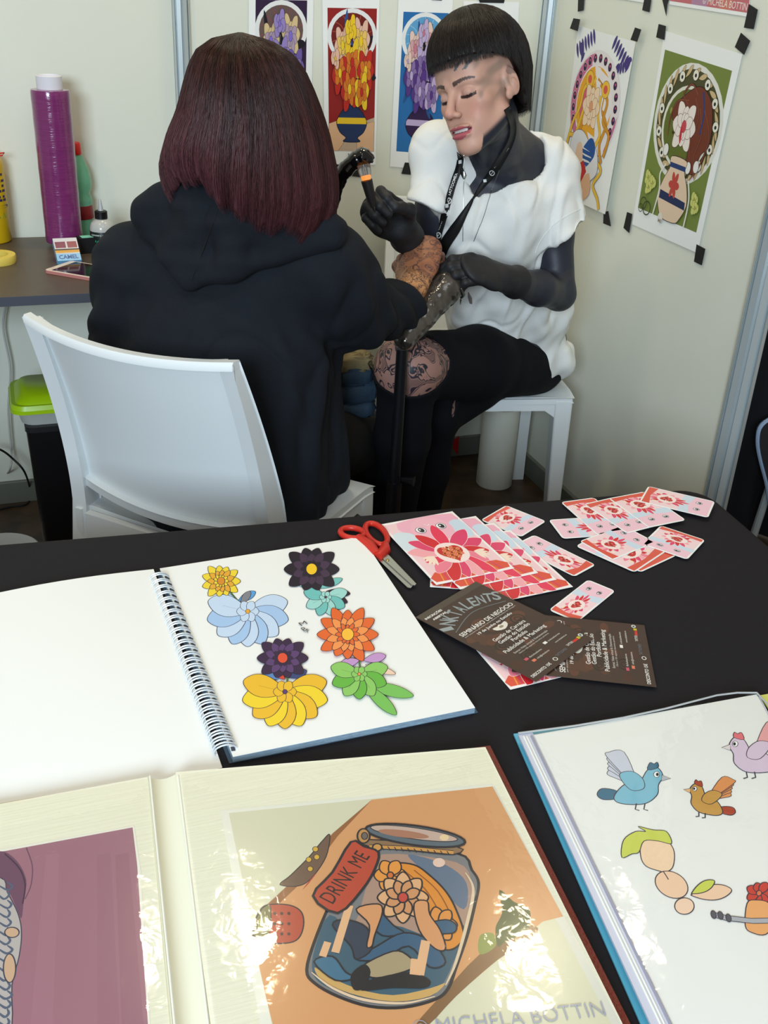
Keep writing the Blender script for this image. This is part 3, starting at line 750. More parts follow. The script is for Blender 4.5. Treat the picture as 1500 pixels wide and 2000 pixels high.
# cloth: top plus skirts with soft folds, rounded far right corner
RC = .05
def outline(off, z, ph):
    pts = []
    per = []
    segs = [((RC, 0), (TLEN - RC, 0), (0, -1)), ((TLEN, RC), (TLEN, TDEP - RC), (1, 0)), ((TLEN - RC, TDEP), (RC, TDEP), (0, 1)), ((0, TDEP - RC), (0, RC), (-1, 0))]
    cen = [(TLEN - RC, RC), (TLEN - RC, TDEP - RC), (RC, TDEP - RC), (RC, RC)]
    for k, (a, b_, n_) in enumerate(segs):
        for i in range(40):
            t = i / 40; per.append((a[0] + (b_[0] - a[0]) * t, a[1] + (b_[1] - a[1]) * t, n_[0], n_[1]))
        a0 = math.atan2(n_[1], n_[0]); 
        for i in range(8):
            an = a0 + math.pi / 2 * i / 8; per.append((cen[k][0] + RC * math.cos(an), cen[k][1] + RC * math.sin(an), math.cos(an), math.sin(an)))
    for i, (u, v, nu, nv) in enumerate(per):
        o = off + (ph * (math.sin(i * .55) + .5 * math.sin(i * 1.23 + 1)) if ph else 0)
        pts.append(TP(u + nu * o, v + nv * o, z))
    return pts
rings = [outline(-.042, T, 0), outline(-.012, T, 0), outline(-.004, T - .0008, 0), outline(.001, T - .004, 0), outline(.004, T - .012, 0), outline(.008, T - .08, .003), outline(.016, T - .30, .009), outline(.022, T - .5, .013), outline(.026, .03, .016)]
m = MB()
base = []
n = len(rings[0])
G = [[rg[i] for rg in rings] for i in range(n)]
m.grid(G, closed_u=True)
m.F.append([i * len(rings) for i in range(n)])
m.F[-1] = m.F[-1][::-1]
cl = m.build('tablecloth', M_BLACKFAB, angle=30, recalc=True, base=(*TP(TLEN / 2, TDEP / 2)[:2], T))
tag(cl, 'black cloth draped over the display table in the foreground', 'tablecloth')

Z0 = T + .0006
# ------------------------------------------------------------------ spiral sketchbook
sb = thing('sketchbook', 'large open wire-bound sketchbook with four coloured flower drawings', 'book', PZ(370, 1300, T))
zt = T + .0085
R4 = [PZ(x, y, zt) for x, y in ((312, 1110), (706, 1048), (928, 1382), (455, 1478))]
u_ = nrm(R4[1] - R4[0]); 
m = MB(); m.hexa([q * V3(1, 1, 0) + V3(0, 0, T + .0012) for q in R4[::-1]] + [q - V3(0, 0, .0006) for q in R4[::-1]])
M_BLOCK = mat('page_edges', rgb(150, 176, 196), rough=.7, bump=.8, bscale=60, stretch=(1, 1, 60))
m.build('page_block', M_BLOCK, sb, smooth=False)
m = MB(); e = u_ * .004; m.hexa([q * V3(1, 1, 0) + V3(0, 0, T + .0002) + d_ for q, d_ in zip(R4[::-1], (-e, e, e, -e))] + [q * V3(1, 1, 0) + V3(0, 0, T + .0012) + d_ for q, d_ in zip(R4[::-1], (-e, e, e, -e))])
m.build('back_cover', mat('book_board', rgb(60, 80, 96), rough=.6), sb, smooth=False)
sp_ = sheet('right_page', R4, (0, 0, 1), M_PAPER, sb, th=.0003, lift=-.0004)
# left page: slightly domed and overhanging to the left of the frame
zl = T + .006
L4 = [PZ(300, 1113, zl), PZ(434, 1494, zl)]
lw_ = .285
dl = -nrm(u_ + V3(0, 0.02, 0))
G = []; G2 = []
for i in range(13):
    t = i / 12; row = []
    for j in range(9):
        s = j / 8
        p = L4[0] * (1 - s) + L4[1] * s + dl * lw_ * t
        p[2] = T + .0026 + (.0035 + .0065 * math.sin(math.pi * min(1, t * 1.05 + .05))) * (1 - s) ** .7
        row.append(p)
    G.append(row); G2.append([q - V3(0, 0, .0012) for q in row])
m = MB(); m.slab(G, G2); m.build('left_page', M_PAPER, sb, angle=60)
# wire rings: twin loops over the gap
M_WIRE = mat('white_wire', rgb(214, 222, 230), rough=.3, metal=.35)
NR_ = 29
for i in range(NR_):
    t = (i + .6) / NR_
    cx, cy = 303 + (436 - 303) * t, 1124 + (1470 - 1124) * t
    c = PZ(cx + 6, cy, T + .006)
    m = MB()
    for o_ in (-.0021, .0021):
        vdir = nrm(R4[3] - R4[0]); pts = []
        for k in range(11):
            a = math.pi * (1.12 - 1.24 * k / 10)
            pts.append(c + vdir * o_ + u_ * (.0118 * math.cos(a)) + V3(0, 0, .0085 * math.sin(a)) + vdir * .0015 * math.cos(a))
        m.tube(pts, .00095, 6)
    m.build('wire_ring', M_WIRE, sb)
# punched holes (square, dark) along both edges
A = Art(plane_px(2, zt + .0002), (0, 0, 1))
for i in range(NR_):
    t = (i + .6) / NR_
    for dx in (16,):
        x, y = 303 + 133 * t + dx + 4, 1124 + 346 * t - 3
        A.poly([(x - 4, y - 3), (x + 4, y - 4), (x + 6, y + 4), (x - 2, y + 5)], rgb(60, 66, 80))
K = rgb(38, 30, 48)
def P_(zx, zy): return (280 + zx / 2.206, 1020 + zy / 2.206)   # crop coordinates of the photo's page area
def PL(l): return [P_(*q) for q in l]
# four flower motifs: each a crown of petals over a large skirt-like lower bloom
def sprig(top, tc, tcol, tcol2, tr, mid, low, lcol, lcol2, lr, leaves, n1=9, n2=7):
    A.stroke([P_(*top), P_(*mid), P_(*low)], rgb(70, 110, 60), .0022, smooth=5)
    for (x, y, a_, L_, w_, c_) in leaves: A.petal(P_(x, y), a_, L_, w_, c_, line=K, lw=.0007); 
    # broad lower bloom of long overlapping petals
    for i in range(n2):
        a_ = math.pi * (-.08 + 1.16 * i / (n2 - 1)); A.petal(P_(*low), a_, lr * (1 - .18 * abs(math.sin(a_))), lr * .50, lcol if i % 2 else lcol2, line=K, lw=.0008)
        A.stroke([P_(*low), (P_(*low)[0] + lr * .6 * math.cos(a_), P_(*low)[1] + lr * .55 * math.sin(a_))], tuple(.8 * v for v in lcol2), .0006)
    A.flower(P_(*low), lr * .26, 6, lcol2, tcol2, line=K, lw=.0006)
    A.flower(P_(*top), tr, n1, tcol, tc, line=K, lw=.0008, sy=.8, rings=3, col2=tcol2)
sprig((335, 255), rgb(220, 140, 40), rgb(242, 214, 56), rgb(232, 170, 50), 38, (400, 330), (450, 385), rgb(166, 198, 236), rgb(198, 218, 242), 84,
      [(400, 330), ] and [(395, 330, 3.4, 36, 16, rgb(176, 206, 236)), (410, 340, -.5, 38, 16, rgb(90, 160, 220)), (420, 350, -.9, 30, 14, rgb(130, 132, 140))], 11, 9)
sprig((725, 205), rgb(246, 200, 40), rgb(36, 28, 42), rgb(70, 50, 74), 54, (745, 290), (785, 325), rgb(112, 192, 188), rgb(160, 216, 210), 46,
      [(740, 285, 3.5, 46, 15, rgb(120, 196, 190)), (750, 285, -.35, 52, 15, rgb(120, 196, 190)), (790, 300, .1, 46, 16, rgb(44, 30, 48)), (800, 310, .45, 40, 14, rgb(44, 30, 48))], 10, 6)
# initials
A.text('M', P_(681, 450), P_(708, 440), rgb(60, 60, 66), hgt=.0075, bold=0); A.text('B', P_(693, 474), P_(709, 468), rgb(60, 60, 66), hgt=.0085, bold=0); A.stroke(PL([(697, 478), (716, 466)]), rgb(60, 60, 66), .0006); A.stroke(PL([(708, 462), (708, 480)]), rgb(60, 60, 66), .0006)
sprig((600, 590), rgb(226, 80, 50), rgb(54, 32, 66), rgb(90, 60, 110), 50, (620, 680), (610, 735), rgb(242, 210, 44), rgb(236, 186, 44), 88,
      [(600, 670, 3.3, 40, 18, rgb(90, 130, 190)), (620, 670, -.3, 40, 18, rgb(56, 70, 120)), (610, 680, 3.8, 26, 12, rgb(216, 66, 56))], 10, 9)
sprig((880, 490), rgb(250, 190, 60), rgb(230, 104, 44), rgb(244, 150, 80), 60, (930, 610), (930, 660), rgb(102, 180, 66), rgb(140, 200, 100), 60,
      [(950, 600, -.2, 44, 18, rgb(196, 150, 204)), (960, 620, .3, 60, 13, rgb(240, 206, 180)), (950, 700, .25, 100, 24, rgb(120, 190, 90)), (945, 700, .75, 90, 24, rgb(120, 190, 90)), (930, 600, 2.9, 40, 18, rgb(196, 150, 204))], 12, 7)
A.build('drawings', M_PRINT, sp_)

# ------------------------------------------------------------------ tattoo photo album
al = thing('photo_album', 'open cream photo album with dark red cover and plastic sleeves, nearest the camera', 'album', PZ(600, 1750, T))
za = T + .019
M_CREAM = mat('cream_card', rgb(236, 234, 212), rough=.62, bump=.18, bscale=16, stretch=(1, 22, 1))
M_REDCOV = mat('dark_red_cover', rgb(120, 34, 22), rough=.4, bump=.4, bscale=300)
def px_slab(name, pts, z0, z1, material, parent, ref=None, bevel=0):
    P = [PZ(x, y, ref or z1) for x, y in pts]
    m = MB(); m.hexa([V3(q[0], q[1], z0) for q in P[::-1]] + [V3(q[0], q[1], z1) for q in P[::-1]])
    return m.build(name, material, parent, smooth=False, bevel=bevel)
px_slab('cover', [(-140, 1612), (957, 1456), (1262, 2060), (-40, 2190)], T + .0040, T + .0062, M_REDCOV, al)
px_slab('page_block', [(346, 1512), (944, 1460), (1240, 2060), (432, 2120)], T + .0063, za - .001, mat('cream_edges', rgb(214, 206, 180), rough=.7), al)
px_slab('page_block', [(-130, 1590), (290, 1520), (345, 2120), (-60, 2150)], T + .0063, za - .003, MATS['cream_edges'], al)
rp_ = px_slab('right_page', [(343, 1508), (948, 1459), (1246, 2060), (428, 2120)], za - .001, za, M_CREAM, al)
lp_ = px_slab('left_page', [(-140, 1596), (291, 1517), (347, 2120), (-60, 2170)], za - .003, za - .0015, M_CREAM, al)
# spine gusset with glued guard strips
m = MB()
G = []
for t in np.linspace(0, 1, 13):
    a = PZ(288 + 60 * t, 1517 - 9 * t, za); b2 = PZ(342 + 88 * t, 2120, za); dz = -.005 * math.sin(math.pi * t) - .0008
    G.append([a + V3(0, 0, dz), b2 + V3(0, 0, dz)])
m.slab(G, [[p - V3(0, 0, .002) for p in r_] for r_ in G]); m.build('spine_guard', mat('pale_guard', rgb(226, 224, 202), rough=.5), al, angle=60)
for x0, x1 in ((293, 352), (348, 420)):
    m = MB(); m.tube([PZ(x0, 1516, za), PZ(x1, 2110, za)], .0009, 8); m.build('fold_ridge', mat('ridge_white', rgb(236, 236, 224), rough=.4), al)

def Q2(zx, zy): return (480 + zx / 1.948, 1520 + zy / 1.948)
def QL(l): return [Q2(*q) for q in l]
def Q1(zx, zy): return (zx / 2.143, 1420 + zy / 2.143)
def Q1L(l): return [Q1(*q) for q in l]
A = Art(plane_px(2, za + .0001), (0, 0, 1), eps=5e-6)
A.poly([(430, 1583), (962, 1530), (1236, 2040), (520, 2060)], rgb(232, 232, 220))
A.poly([(447, 1588), (948, 1538), (1216, 2040), (542, 2055)], rgb(214, 213, 186))
A.poly([(948, 1538), (966, 1536), (1234, 2040), (1216, 2040)], rgb(216, 216, 206))
# skin of the photographed limb
SK = rgb(214, 156, 106)
A.poly([(726, 1562), (962, 1536), (1100, 1790), (1060, 1800), (1000, 1850), (925, 1915), (820, 2000), (790, 2045), (545, 2050), (520, 1950), (500, 1860), (493, 1818), (560, 1735), (640, 1638)], SK)
A.poly(QL([(480, 82), (330, 210), (200, 370), (60, 500), (20, 560), (60, 540), (230, 380), (350, 220)]), rgb(150, 98, 60))
A.poly(QL([(900, 660), (1060, 560), (1110, 590), (960, 690), (800, 830), (700, 935), (650, 935), (740, 830)]), rgb(132, 96, 62), 3)
A.poly(QL([(965, 425), (1020, 470), (1080, 500), (1070, 580), (990, 620), (960, 640), (950, 570), (975, 510)]), rgb(70, 86, 46), 4)
A.poly(QL([(890, 600), (940, 590), (950, 640), (890, 670)]), rgb(140, 150, 80), 4)
LN = rgb(34, 34, 44)
# feather-like leaf at upper left with yellow dots
A.poly(QL([(320, 215), (305, 300), (250, 380), (200, 410), (130, 405), (170, 370), (240, 300), (290, 240)]), rgb(110, 84, 70), 5, line=LN, lw=.0009)
for c in ((270, 300), (240, 310), (245, 345), (265, 270)): A.ell(Q2(*c), 5.5, 5, rgb(214, 170, 60), line=LN, lw=.0006)
A.poly(QL([(250, 380), (270, 360), (240, 400), (215, 425)]), rgb(180, 70, 60), 3)
# plaster
A.poly(QL([(60, 495), (100, 480), (170, 484), (212, 510), (220, 560), (200, 610), (150, 628), (40, 622), (30, 560)]), rgb(180, 70, 50), 4, line=LN, lw=.0012)
A.poly(QL([(60, 500), (95, 490), (85, 610), (38, 612), (32, 560)]), rgb(110, 112, 70), 3, line=LN, lw=.0007); A.poly(QL([(48, 535), (80, 525), (72, 585), (40, 590)]), rgb(150, 150, 96), 0, line=LN, lw=.0006)
for i in range(3):
    for j in range(3): A.ell(Q2(110 + 27 * i, 515 + 39 * j), 3.2, 3.2, rgb(60, 40, 40), n=10)
# jar
jar = [(462, 265), (400, 330), (320, 480), (262, 620), (232, 730), (262, 780), (350, 830), (470, 868), (600, 872), (720, 842), (770, 800), (800, 720), (842, 600), (872, 480), (886, 400), (860, 350), (800, 285)]
A.poly(QL(jar), rgb(120, 122, 126), 4, line=LN, lw=.0026)
A.poly(QL([(520, 290), (470, 380), (430, 520), (400, 640), (780, 640), (850, 480), (860, 400), (800, 320)]), rgb(172, 140, 124), 4)
A.poly(QL([(620, 290), (760, 330), (840, 400), (830, 500), (740, 420), (660, 340)]), rgb(96, 114, 138), 4)
A.poly(QL([(320, 520), (262, 650), (255, 740), (300, 790), (420, 830), (600, 850), (720, 820), (790, 700), (830, 560), (700, 600), (560, 560), (420, 600)]), rgb(56, 92, 112), 4)
A.poly(QL([(262, 720), (290, 770), (400, 820), (560, 850), (700, 830), (760, 780), (700, 800), (560, 826), (420, 800), (310, 750)]), rgb(206, 166, 100), 3)
# generic bouquet inside: orange blossoms, pale bloom, blue leaves
A.poly(QL([(520, 360), (560, 325), (640, 330), (700, 370), (760, 430), (800, 500), (830, 600), (790, 650), (740, 640), (700, 540), (640, 420), (560, 380)]), rgb(220, 140, 50), 5, line=LN, lw=.0018)
for s_ in ([(600, 350), (680, 420), (740, 520), (770, 620)], [(640, 350), (730, 430), (790, 540)]): A.stroke(QL(s_), rgb(150, 84, 34), .0012, smooth=5)
A.flower(Q2(550, 370), 32, 6, rgb(226, 150, 66), rgb(206, 110, 50), line=LN, lw=.0013, rings=1)
A.flower(Q2(598, 455), 50, 8, rgb(222, 172, 126), rgb(196, 70, 60), line=LN, lw=.0015, rings=2, col2=rgb(206, 146, 100))
A.flower(Q2(735, 560), 36, 7, rgb(222, 146, 70), rgb(226, 180, 100), line=LN, lw=.0013)
for p, c in (([(480, 480), (560, 560), (600, 590), (520, 600), (470, 540)], rgb(52, 90, 120)), ([(420, 690), (500, 640), (600, 590), (700, 620), (760, 700), (700, 720), (620, 640), (520, 690)], rgb(52, 92, 124)),
             ([(330, 560), (380, 540), (460, 570), (480, 650), (420, 690), (400, 640)], rgb(46, 60, 80)), ([(260, 700), (330, 680), (380, 740), (420, 760), (340, 770)], rgb(60, 110, 140)), ([(680, 560), (760, 540), (800, 560), (790, 590), (720, 590)], rgb(52, 92, 124))):
    A.poly(QL(p), c, 4, line=LN, lw=.0014)
A.poly(QL([(420, 500), (500, 480), (520, 510), (490, 600), (480, 640), (460, 640), (470, 560)]), rgb(214, 152, 104), 4, line=LN, lw=.0013)
A.poly(QL([(640, 480), (690, 470), (700, 520), (740, 580), (760, 650), (720, 650), (660, 580)]), rgb(214, 152, 104), 4, line=LN, lw=.0013)
A.poly(QL([(440, 720), (560, 660), (620, 680), (640, 720), (560, 750), (480, 760)]), rgb(168, 152, 120), 4, line=LN, lw=.0013)
A.poly(QL([(400, 750), (450, 710), (475, 740), (450, 800), (410, 805)]), rgb(26, 28, 36), 4); A.poly(QL([(470, 770), (620, 740), (700, 770), (680, 800), (560, 800), (440, 810)]), rgb(26, 28, 36), 4)
# light glints
for a_, b2, w in (((395, 485), (340, 665), .0065), ((312, 625), (292, 680), .006), ((685, 620), (660, 750), .0075), ((650, 690), (645, 750), .009)): A.stroke(QL([a_, b2]), rgb(228, 180, 138), w)
A.stroke(QL([(835, 360), (865, 420), (850, 520), (800, 700), (760, 790)]), rgb(222, 200, 170), .0028, smooth=5, taper=True)
A.stroke(QL([(250, 740), (330, 800), (450, 845), (600, 858), (720, 832)]), rgb(228, 200, 170), .0024, smooth=5, taper=True)
A.ell(Q2(735, 323), 12, 9, rgb(228, 196, 180))
# neck, rope, rim
A.poly(QL([(462, 235), (800, 262), (790, 292), (640, 278), (470, 262)]), rgb(140, 110, 80), 3, line=LN, lw=.0014)
A.stroke(QL([(470, 262), (620, 268), (790, 285)]), LN, .0052); A.stroke(QL([(470, 262), (620, 268), (790, 285)]), rgb(206, 150, 80), .0036)
for i in range(12): A.stroke(QL([(490 + 25 * i, 258 + 2 * i), (500 + 25 * i, 272 + 2 * i)]), LN, .0009)
A.ell(Q2(645, 220), 98, 19, rgb(88, 104, 116), rot=.135, line=LN, lw=.0026); A.ell(Q2(640, 212), 86, 11, rgb(196, 170, 158), rot=.14, line=LN, lw=.001); A.ell(Q2(600, 214), 50, 7, rgb(170, 120, 96), rot=.12); A.ell(Q2(755, 228), 9, 6, rgb(232, 206, 160))
A.ell(Q2(448, 222), 12, 14, rgb(190, 140, 80), line=LN, lw=.0016); A.ell(Q2(500, 265), 9, 7, rgb(206, 150, 80), line=LN, lw=.0014); A.ell(Q2(452, 222), 6, 7, rgb(110, 100, 96), line=LN, lw=.0009)
A.poly(QL([(400, 245), (450, 262), (505, 285), (490, 350), (440, 430), (350, 515), (256, 450), (330, 360)]), rgb(186, 72, 50), 3, line=LN, lw=.0024)
A.text('DRINK ME', Q2(332, 482), Q2(474, 300), rgb(44, 30, 34), hgt=.0145, bold=.0)
A.text('© MICHELA BOTTIN', Q2(640, 985), Q2(1372, 905), rgb(160, 164, 188), hgt=.0125, bold=-.012)
A.build('photograph', M_PRINTG, rp_)
# left photo, mauve cloth and grey sleeve of tattooed arm
A = Art(plane_px(2, za - .0013), (0, 0, 1), eps=5e-6)
A.poly([(-140, 1684), (262, 1612), (275, 1700), (297, 2060), (-80, 2090)], rgb(236, 234, 222))
A.poly([(-140, 1690), (259, 1616), (268, 1690), (293, 2060), (-80, 2080)], rgb(160, 112, 128))
for x0, x1, c in ((90, 60, rgb(164, 116, 132)), (190, 196, rgb(156, 108, 124)), (225, 246, rgb(154, 106, 122))):
    A.poly([(x0, 1670), (x0 + 26, 1665), (x1 + 40, 2060), (x1 - 6, 2060)], c)
A.poly(Q1L([(0, 520), (70, 560), (110, 640), (100, 720), (90, 800), (70, 760), (30, 680), (-60, 600)]), rgb(112, 76, 100), 4)
A.stroke(Q1L([(20, 530), (80, 590), (105, 660), (95, 740)]), rgb(70, 50, 70), .0012, smooth=5); A.stroke(Q1L([(110, 505), (135, 580), (130, 660), (105, 720)]), rgb(110, 76, 96), .0010, smooth=5)
A.poly(Q1L([(-200, 620), (0, 630), (30, 690), (75, 780), (90, 860), (80, 960), (50, 1080), (30, 1300), (-200, 1300)]), rgb(186, 178, 176), 4, line=rgb(70, 70, 86), lw=.0009)
rr = random.Random(2)
for i in range(16):
    y0 = 660 + 38 * i; A.stroke(Q1L([(-10, y0), (20 + rr.uniform(-5, 12), y0 + 22), (44 + rr.uniform(-8, 8), y0 + 6), (30, y0 - 12)]), rgb(84, 96, 120), .0022, smooth=4, taper=True)
for c, rx, ry in (((40, 1010), 12, 28), ((50, 860), 14, 10)): A.ell(Q1(*c), rx, ry, rgb(206, 170, 140), line=rgb(60, 66, 84), lw=.001)
A.build('photograph', M_PRINTG, lp_)

def film_sheet(name, pts, z, parent, seed, amp=.0007):
    """clear sleeve with real ripples"""
    C4 = [PZ(x, y, z) for x, y in pts]; f = quad_uv(*C4); rr = np.random.RandomState(seed)
    ph = rr.uniform(0, 6.28, 8); n1, n2 = 90, 90; G = []
    for i in range(n1 + 1):
        u = i / n1; row = []
        for j in range(n2 + 1):
            v = j / n2; p = f(u, v).copy()
            edge = min(u, 1 - u, v, 1 - v); e = min(1, edge * 10)
            p[2] += e * (.0012 + amp * (.45 * math.sin(9 * u + 3.2 * v + ph[0]) * math.sin(4 * v + ph[1]) + .25 * math.sin(24 * u - 9 * v + ph[2]) * math.sin(13 * v + ph[4]) + .12 * math.sin(50 * v + 30 * u + ph[3]) * math.sin(37 * u + ph[5])))
            row.append(p)
        G.append(row)
    m = MB(); m.grid(G)
    V_ = np.array(m.V)
    f0 = m.F[0]; P0 = [V_[k] for k in f0]
    if np.cross(P0[1] - P0[0], P0[2] - P0[0])[2] < 0: m.F = [f_[::-1] for f_ in m.F]
    return m.build(name, M_SLEEVE, parent, angle=180)
M_SLEEVE = bpy.data.materials.new('clear_sleeve'); M_SLEEVE.use_nodes = True
nt = M_SLEEVE.node_tree; nt.nodes.remove(nt.nodes['Principled BSDF'])
out = nt.nodes['Material Output']; mx = nt.nodes.new('ShaderNodeMixShader'); tr = nt.nodes.new('ShaderNodeBsdfTransparent'); gl = nt.nodes.new('ShaderNodeBsdfGlossy'); fr = nt.nodes.new('ShaderNodeFresnel')
tr.inputs['Color'].default_value = (.97, .97, .96, 1); gl.inputs['Roughness'].default_value = .07; gl.inputs['Color'].default_value = (1, 1, 1, 1); fr.inputs['IOR'].default_value = 1.5
no = nt.nodes.new('ShaderNodeTexNoise'); no.inputs['Scale'].default_value = 55; no.inputs['Detail'].default_value = 2.5; no.inputs['Distortion'].default_value = .6; tc = nt.nodes.new('ShaderNodeTexCoord'); bp = nt.nodes.new('ShaderNodeBump'); bp.inputs['Strength'].default_value = .35; bp.inputs['Distance'].default_value = .0012
nt.links.new(tc.outputs['Object'], no.inputs['Vector']); nt.links.new(no.outputs['Fac'], bp.inputs['Height']); nt.links.new(bp.outputs['Normal'], gl.inputs['Normal'])
nt.nodes.remove(fr); ge = nt.nodes.new('ShaderNodeNewGeometry'); dt = nt.nodes.new('ShaderNodeVectorMath'); dt.operation = 'DOT_PRODUCT'
nt.links.new(ge.outputs['Incoming'], dt.inputs[0]); nt.links.new(ge.outputs['Normal'], dt.inputs[1])
prev_ = dt.outputs['Value']
for op_, val_ in (('ABSOLUTE', None), ('SUBTRACT', 1.0), ('POWER', 5.0), ('MULTIPLY', .95), ('ADD', .05)):
    q_ = nt.nodes.new('ShaderNodeMath'); q_.operation = op_
    if op_ == 'SUBTRACT': q_.inputs[0].default_value = 1.0; nt.links.new(prev_, q_.inputs[1])
    else:
        nt.links.new(prev_, q_.inputs[0])
        if val_ is not None: q_.inputs[1].default_value = val_
    prev_ = q_.outputs[0]
nt.links.new(prev_, mx.inputs['Fac']); nt.links.new(tr.outputs['BSDF'], mx.inputs[1]); nt.links.new(gl.outputs['BSDF'], mx.inputs[2]); nt.links.new(mx.outputs['Shader'], out.inputs['Surface'])
film_sheet('clear_sleeve', [(352, 1512), (946, 1463), (1240, 2050), (436, 2110)], za + .001, al, 3)
film_sheet('clear_sleeve', [(-130, 1594), (288, 1521), (340, 2100), (-60, 2160)], za - .0004, al, 5, amp=.0004)

# ------------------------------------------------------------------ ring folder with clear pockets, right
fd = thing('pocket_folder', 'clear-pocket folder with blue cover edge and coloured bird drawings at the right', 'folder', PZ(1300, 1700, T))
zf = T + .012
px_slab('cover', [(1003, 1433), (1300, 1402), (1660, 2040), (1300, 2110)], T + .0012, T + .003, mat('blue_cover', rgb(90, 170, 196), rough=.35), fd)
px_slab('page_block', [(1022, 1438), (1484, 1360), (1800, 1960), (1330, 2080)], T + .003, zf - .001, mat('pocket_edges', rgb(206, 208, 216), rough=.35, bump=.6, bscale=60, stretch=(1, 1, 60)), fd)
fp_ = px_slab('page', [(1040, 1436), (1478, 1356), (1790, 1950), (1352, 2080)], zf - .001, zf, M_PAPER, fd)
px_slab('binding_strip', [(1012, 1434), (1040, 1430), (1352, 2080), (1312, 2090)], zf - .002, zf + .0004, mat('lilac_strip', rgb(196, 198, 214), rough=.3), fd)
for dx, w in ((1, .0009), (7, .0007), (16, .0014)):
    m = MB(); m.tube([PZ(1022 + dx, 1438, zf + .0005), PZ(1322 + dx * 1.3, 2070, zf + .0005)], w, 6); m.build('weld_seam', MATS['ridge_white'] if dx != 16 else mat('seam_grey', rgb(150, 150, 166), rough=.3), fd)
A = Art(plane_px(2, zf + .0001), (0, 0, 1), eps=5e-6)
def R_(zx, zy): return (1000 + zx / 2.986, 1330 + zy / 2.986)
def RL(l): return [R_(*q) for q in l]
D = rgb(60, 52, 66)
def bird(c, s, body, wing, tailc, beak, flip=1, rot=0.0, line=D):
    """simple songbird in flight, drawing units in pixels"""
    ca, sa = math.cos(rot), math.sin(rot)
    def t(p):
        x, y = p[0] * s * flip, p[1] * s
        return (c[0] + x * ca - y * sa, c[1] + x * sa + y * ca)
    A.poly([t(p) for p in ((-.9, .15), (-1.5, .05), (-1.7, .3), (-1.45, .5), (-.9, .45))], tailc, 4, line=line, lw=.0009)
    for k in range(5):
        A.poly([t(p) for p in ((-.2, -.1), (-.9 - .1 * k, -.35 - .22 * k), (-1.3 + .02 * k, -.55 - .22 * k), (-1.0 + .1 * k, -.75 - .17 * k), (-.1, -.3))], wing, 4, line=line, lw=.0007)
    A.poly([t(p) for p in ((-1.0, .35), (-.6, -.1), (0, -.2), (.35, -.7), (.75, -.8), (.98, -.45), (.8, -.1), (.75, .3), (.3, .65), (-.4, .7), (-.9, .6))], body, 5, line=line, lw=.001)
    A.poly([t(p) for p in ((-.35, .1), (-.8, -.5), (-.3, -.65), (.15, -.35), (.2, .05))], body, 4, line=line, lw=.0008)
    A.poly([t(p) for p in ((.93, -.5), (1.3, -.36), (.92, -.25))], beak, 0, line=line, lw=.0008)
    A.ell(t((.72, -.52)), .12 * s, .12 * s, rgb(250, 250, 250), line=line, lw=.0006); A.ell(t((.75, -.52)), .06 * s, .07 * s, rgb(30, 30, 40), n=10)
    A.poly([t(p) for p in ((.35, -.7), (.45, -1.0), (.62, -.95), (.75, -1.02), (.78, -.8))], tailc, 3, line=line, lw=.0008)
    for x in (-.1, .25): A.stroke([t((x, .66)), t((x - .05, .9)), t((x + .12, .95))], line, .0012)
bird(R_(740, 620), 48, rgb(128, 190, 214), rgb(206, 210, 226), rgb(56, 110, 140), rgb(190, 190, 196))
bird(R_(1130, 700), 36, rgb(204, 156, 78), rgb(226, 150, 90), rgb(176, 72, 48), rgb(236, 190, 140), flip=-1, rot=.2)
bird(R_(1400, 440), 46, rgb(222, 202, 224), rgb(238, 172, 172), rgb(232, 120, 130), rgb(230, 220, 220), flip=-1)
# lime leaf tuft over a peach pear and two curved pods
A.poly(RL([(760, 940), (860, 900), (940, 980), (940, 1080), (900, 1115), (860, 1110), (780, 1080), (750, 1020)]), rgb(246, 214, 180), 5, line=D, lw=.0009)
A.poly(RL([(640, 1030), (650, 930), (720, 880), (780, 880), (735, 850), (820, 870), (900, 880), (930, 950), (850, 935), (770, 935), (740, 1000), (700, 1010)]), rgb(206, 214, 90), 4, line=D, lw=.0009)
A.ell(R_(930, 1190), 34, 24, rgb(244, 206, 174), rot=.5, line=D, lw=.0009); A.stroke(RL([(880, 1110), (900, 1140), (912, 1160)]), D, .001)
A.petal(R_(1050, 1250), -.12, 78, 30, rgb(244, 206, 174), line=D, lw=.0009); A.petal(R_(1050, 1240), -.5, 50, 20, rgb(206, 214, 90), line=D, lw=.0009)
A.ell(R_(1005, 1315), 19, 16, rgb(246, 212, 184), line=D, lw=.0009)
# red bloom with grey pipe stem
A.flower(R_(1440, 1240), 26, 7, rgb(206, 66, 52), rgb(230, 120, 80), line=D, lw=.0009, sy=.8)
A.poly(RL([(1370, 1300), (1420, 1280), (1500, 1300), (1540, 1400), (1480, 1480), (1400, 1470), (1360, 1430)]), rgb(238, 172, 110), 4, line=D, lw=.0009)
A.stroke(RL([(1165, 1362), (1250, 1385), (1400, 1402), (1500, 1400)]), D, .0060); A.stroke(RL([(1165, 1362), (1250, 1385), (1400, 1402), (1500, 1400)]), rgb(176, 178, 186), .0046)
for c in ((1175, 1365), (1215, 1370), (1262, 1385)): A.ell(R_(*c), 5, 8, rgb(90, 90, 100), rot=-.3, line=D, lw=.0007)
A.build('drawings', M_PRINT, fp_)
film_sheet('clear_pocket', [(1036, 1434), (1480, 1353), (1796, 1948), (1350, 2080)], zf + .0012, fd, 9, amp=.0011)
m = MB(); m.tube([PZ(x, y, zf + .002) for x, y in ((1012, 1432), (1120, 1418), (1216, 1402), (1300, 1384), (1400, 1358), (1440, 1353), (1478, 1353), (1500, 1376), (1560, 1480))], .0011, 6)
m.build('pocket_edge', mat('clear_edge', rgb(170, 172, 172), rough=.2), fd)
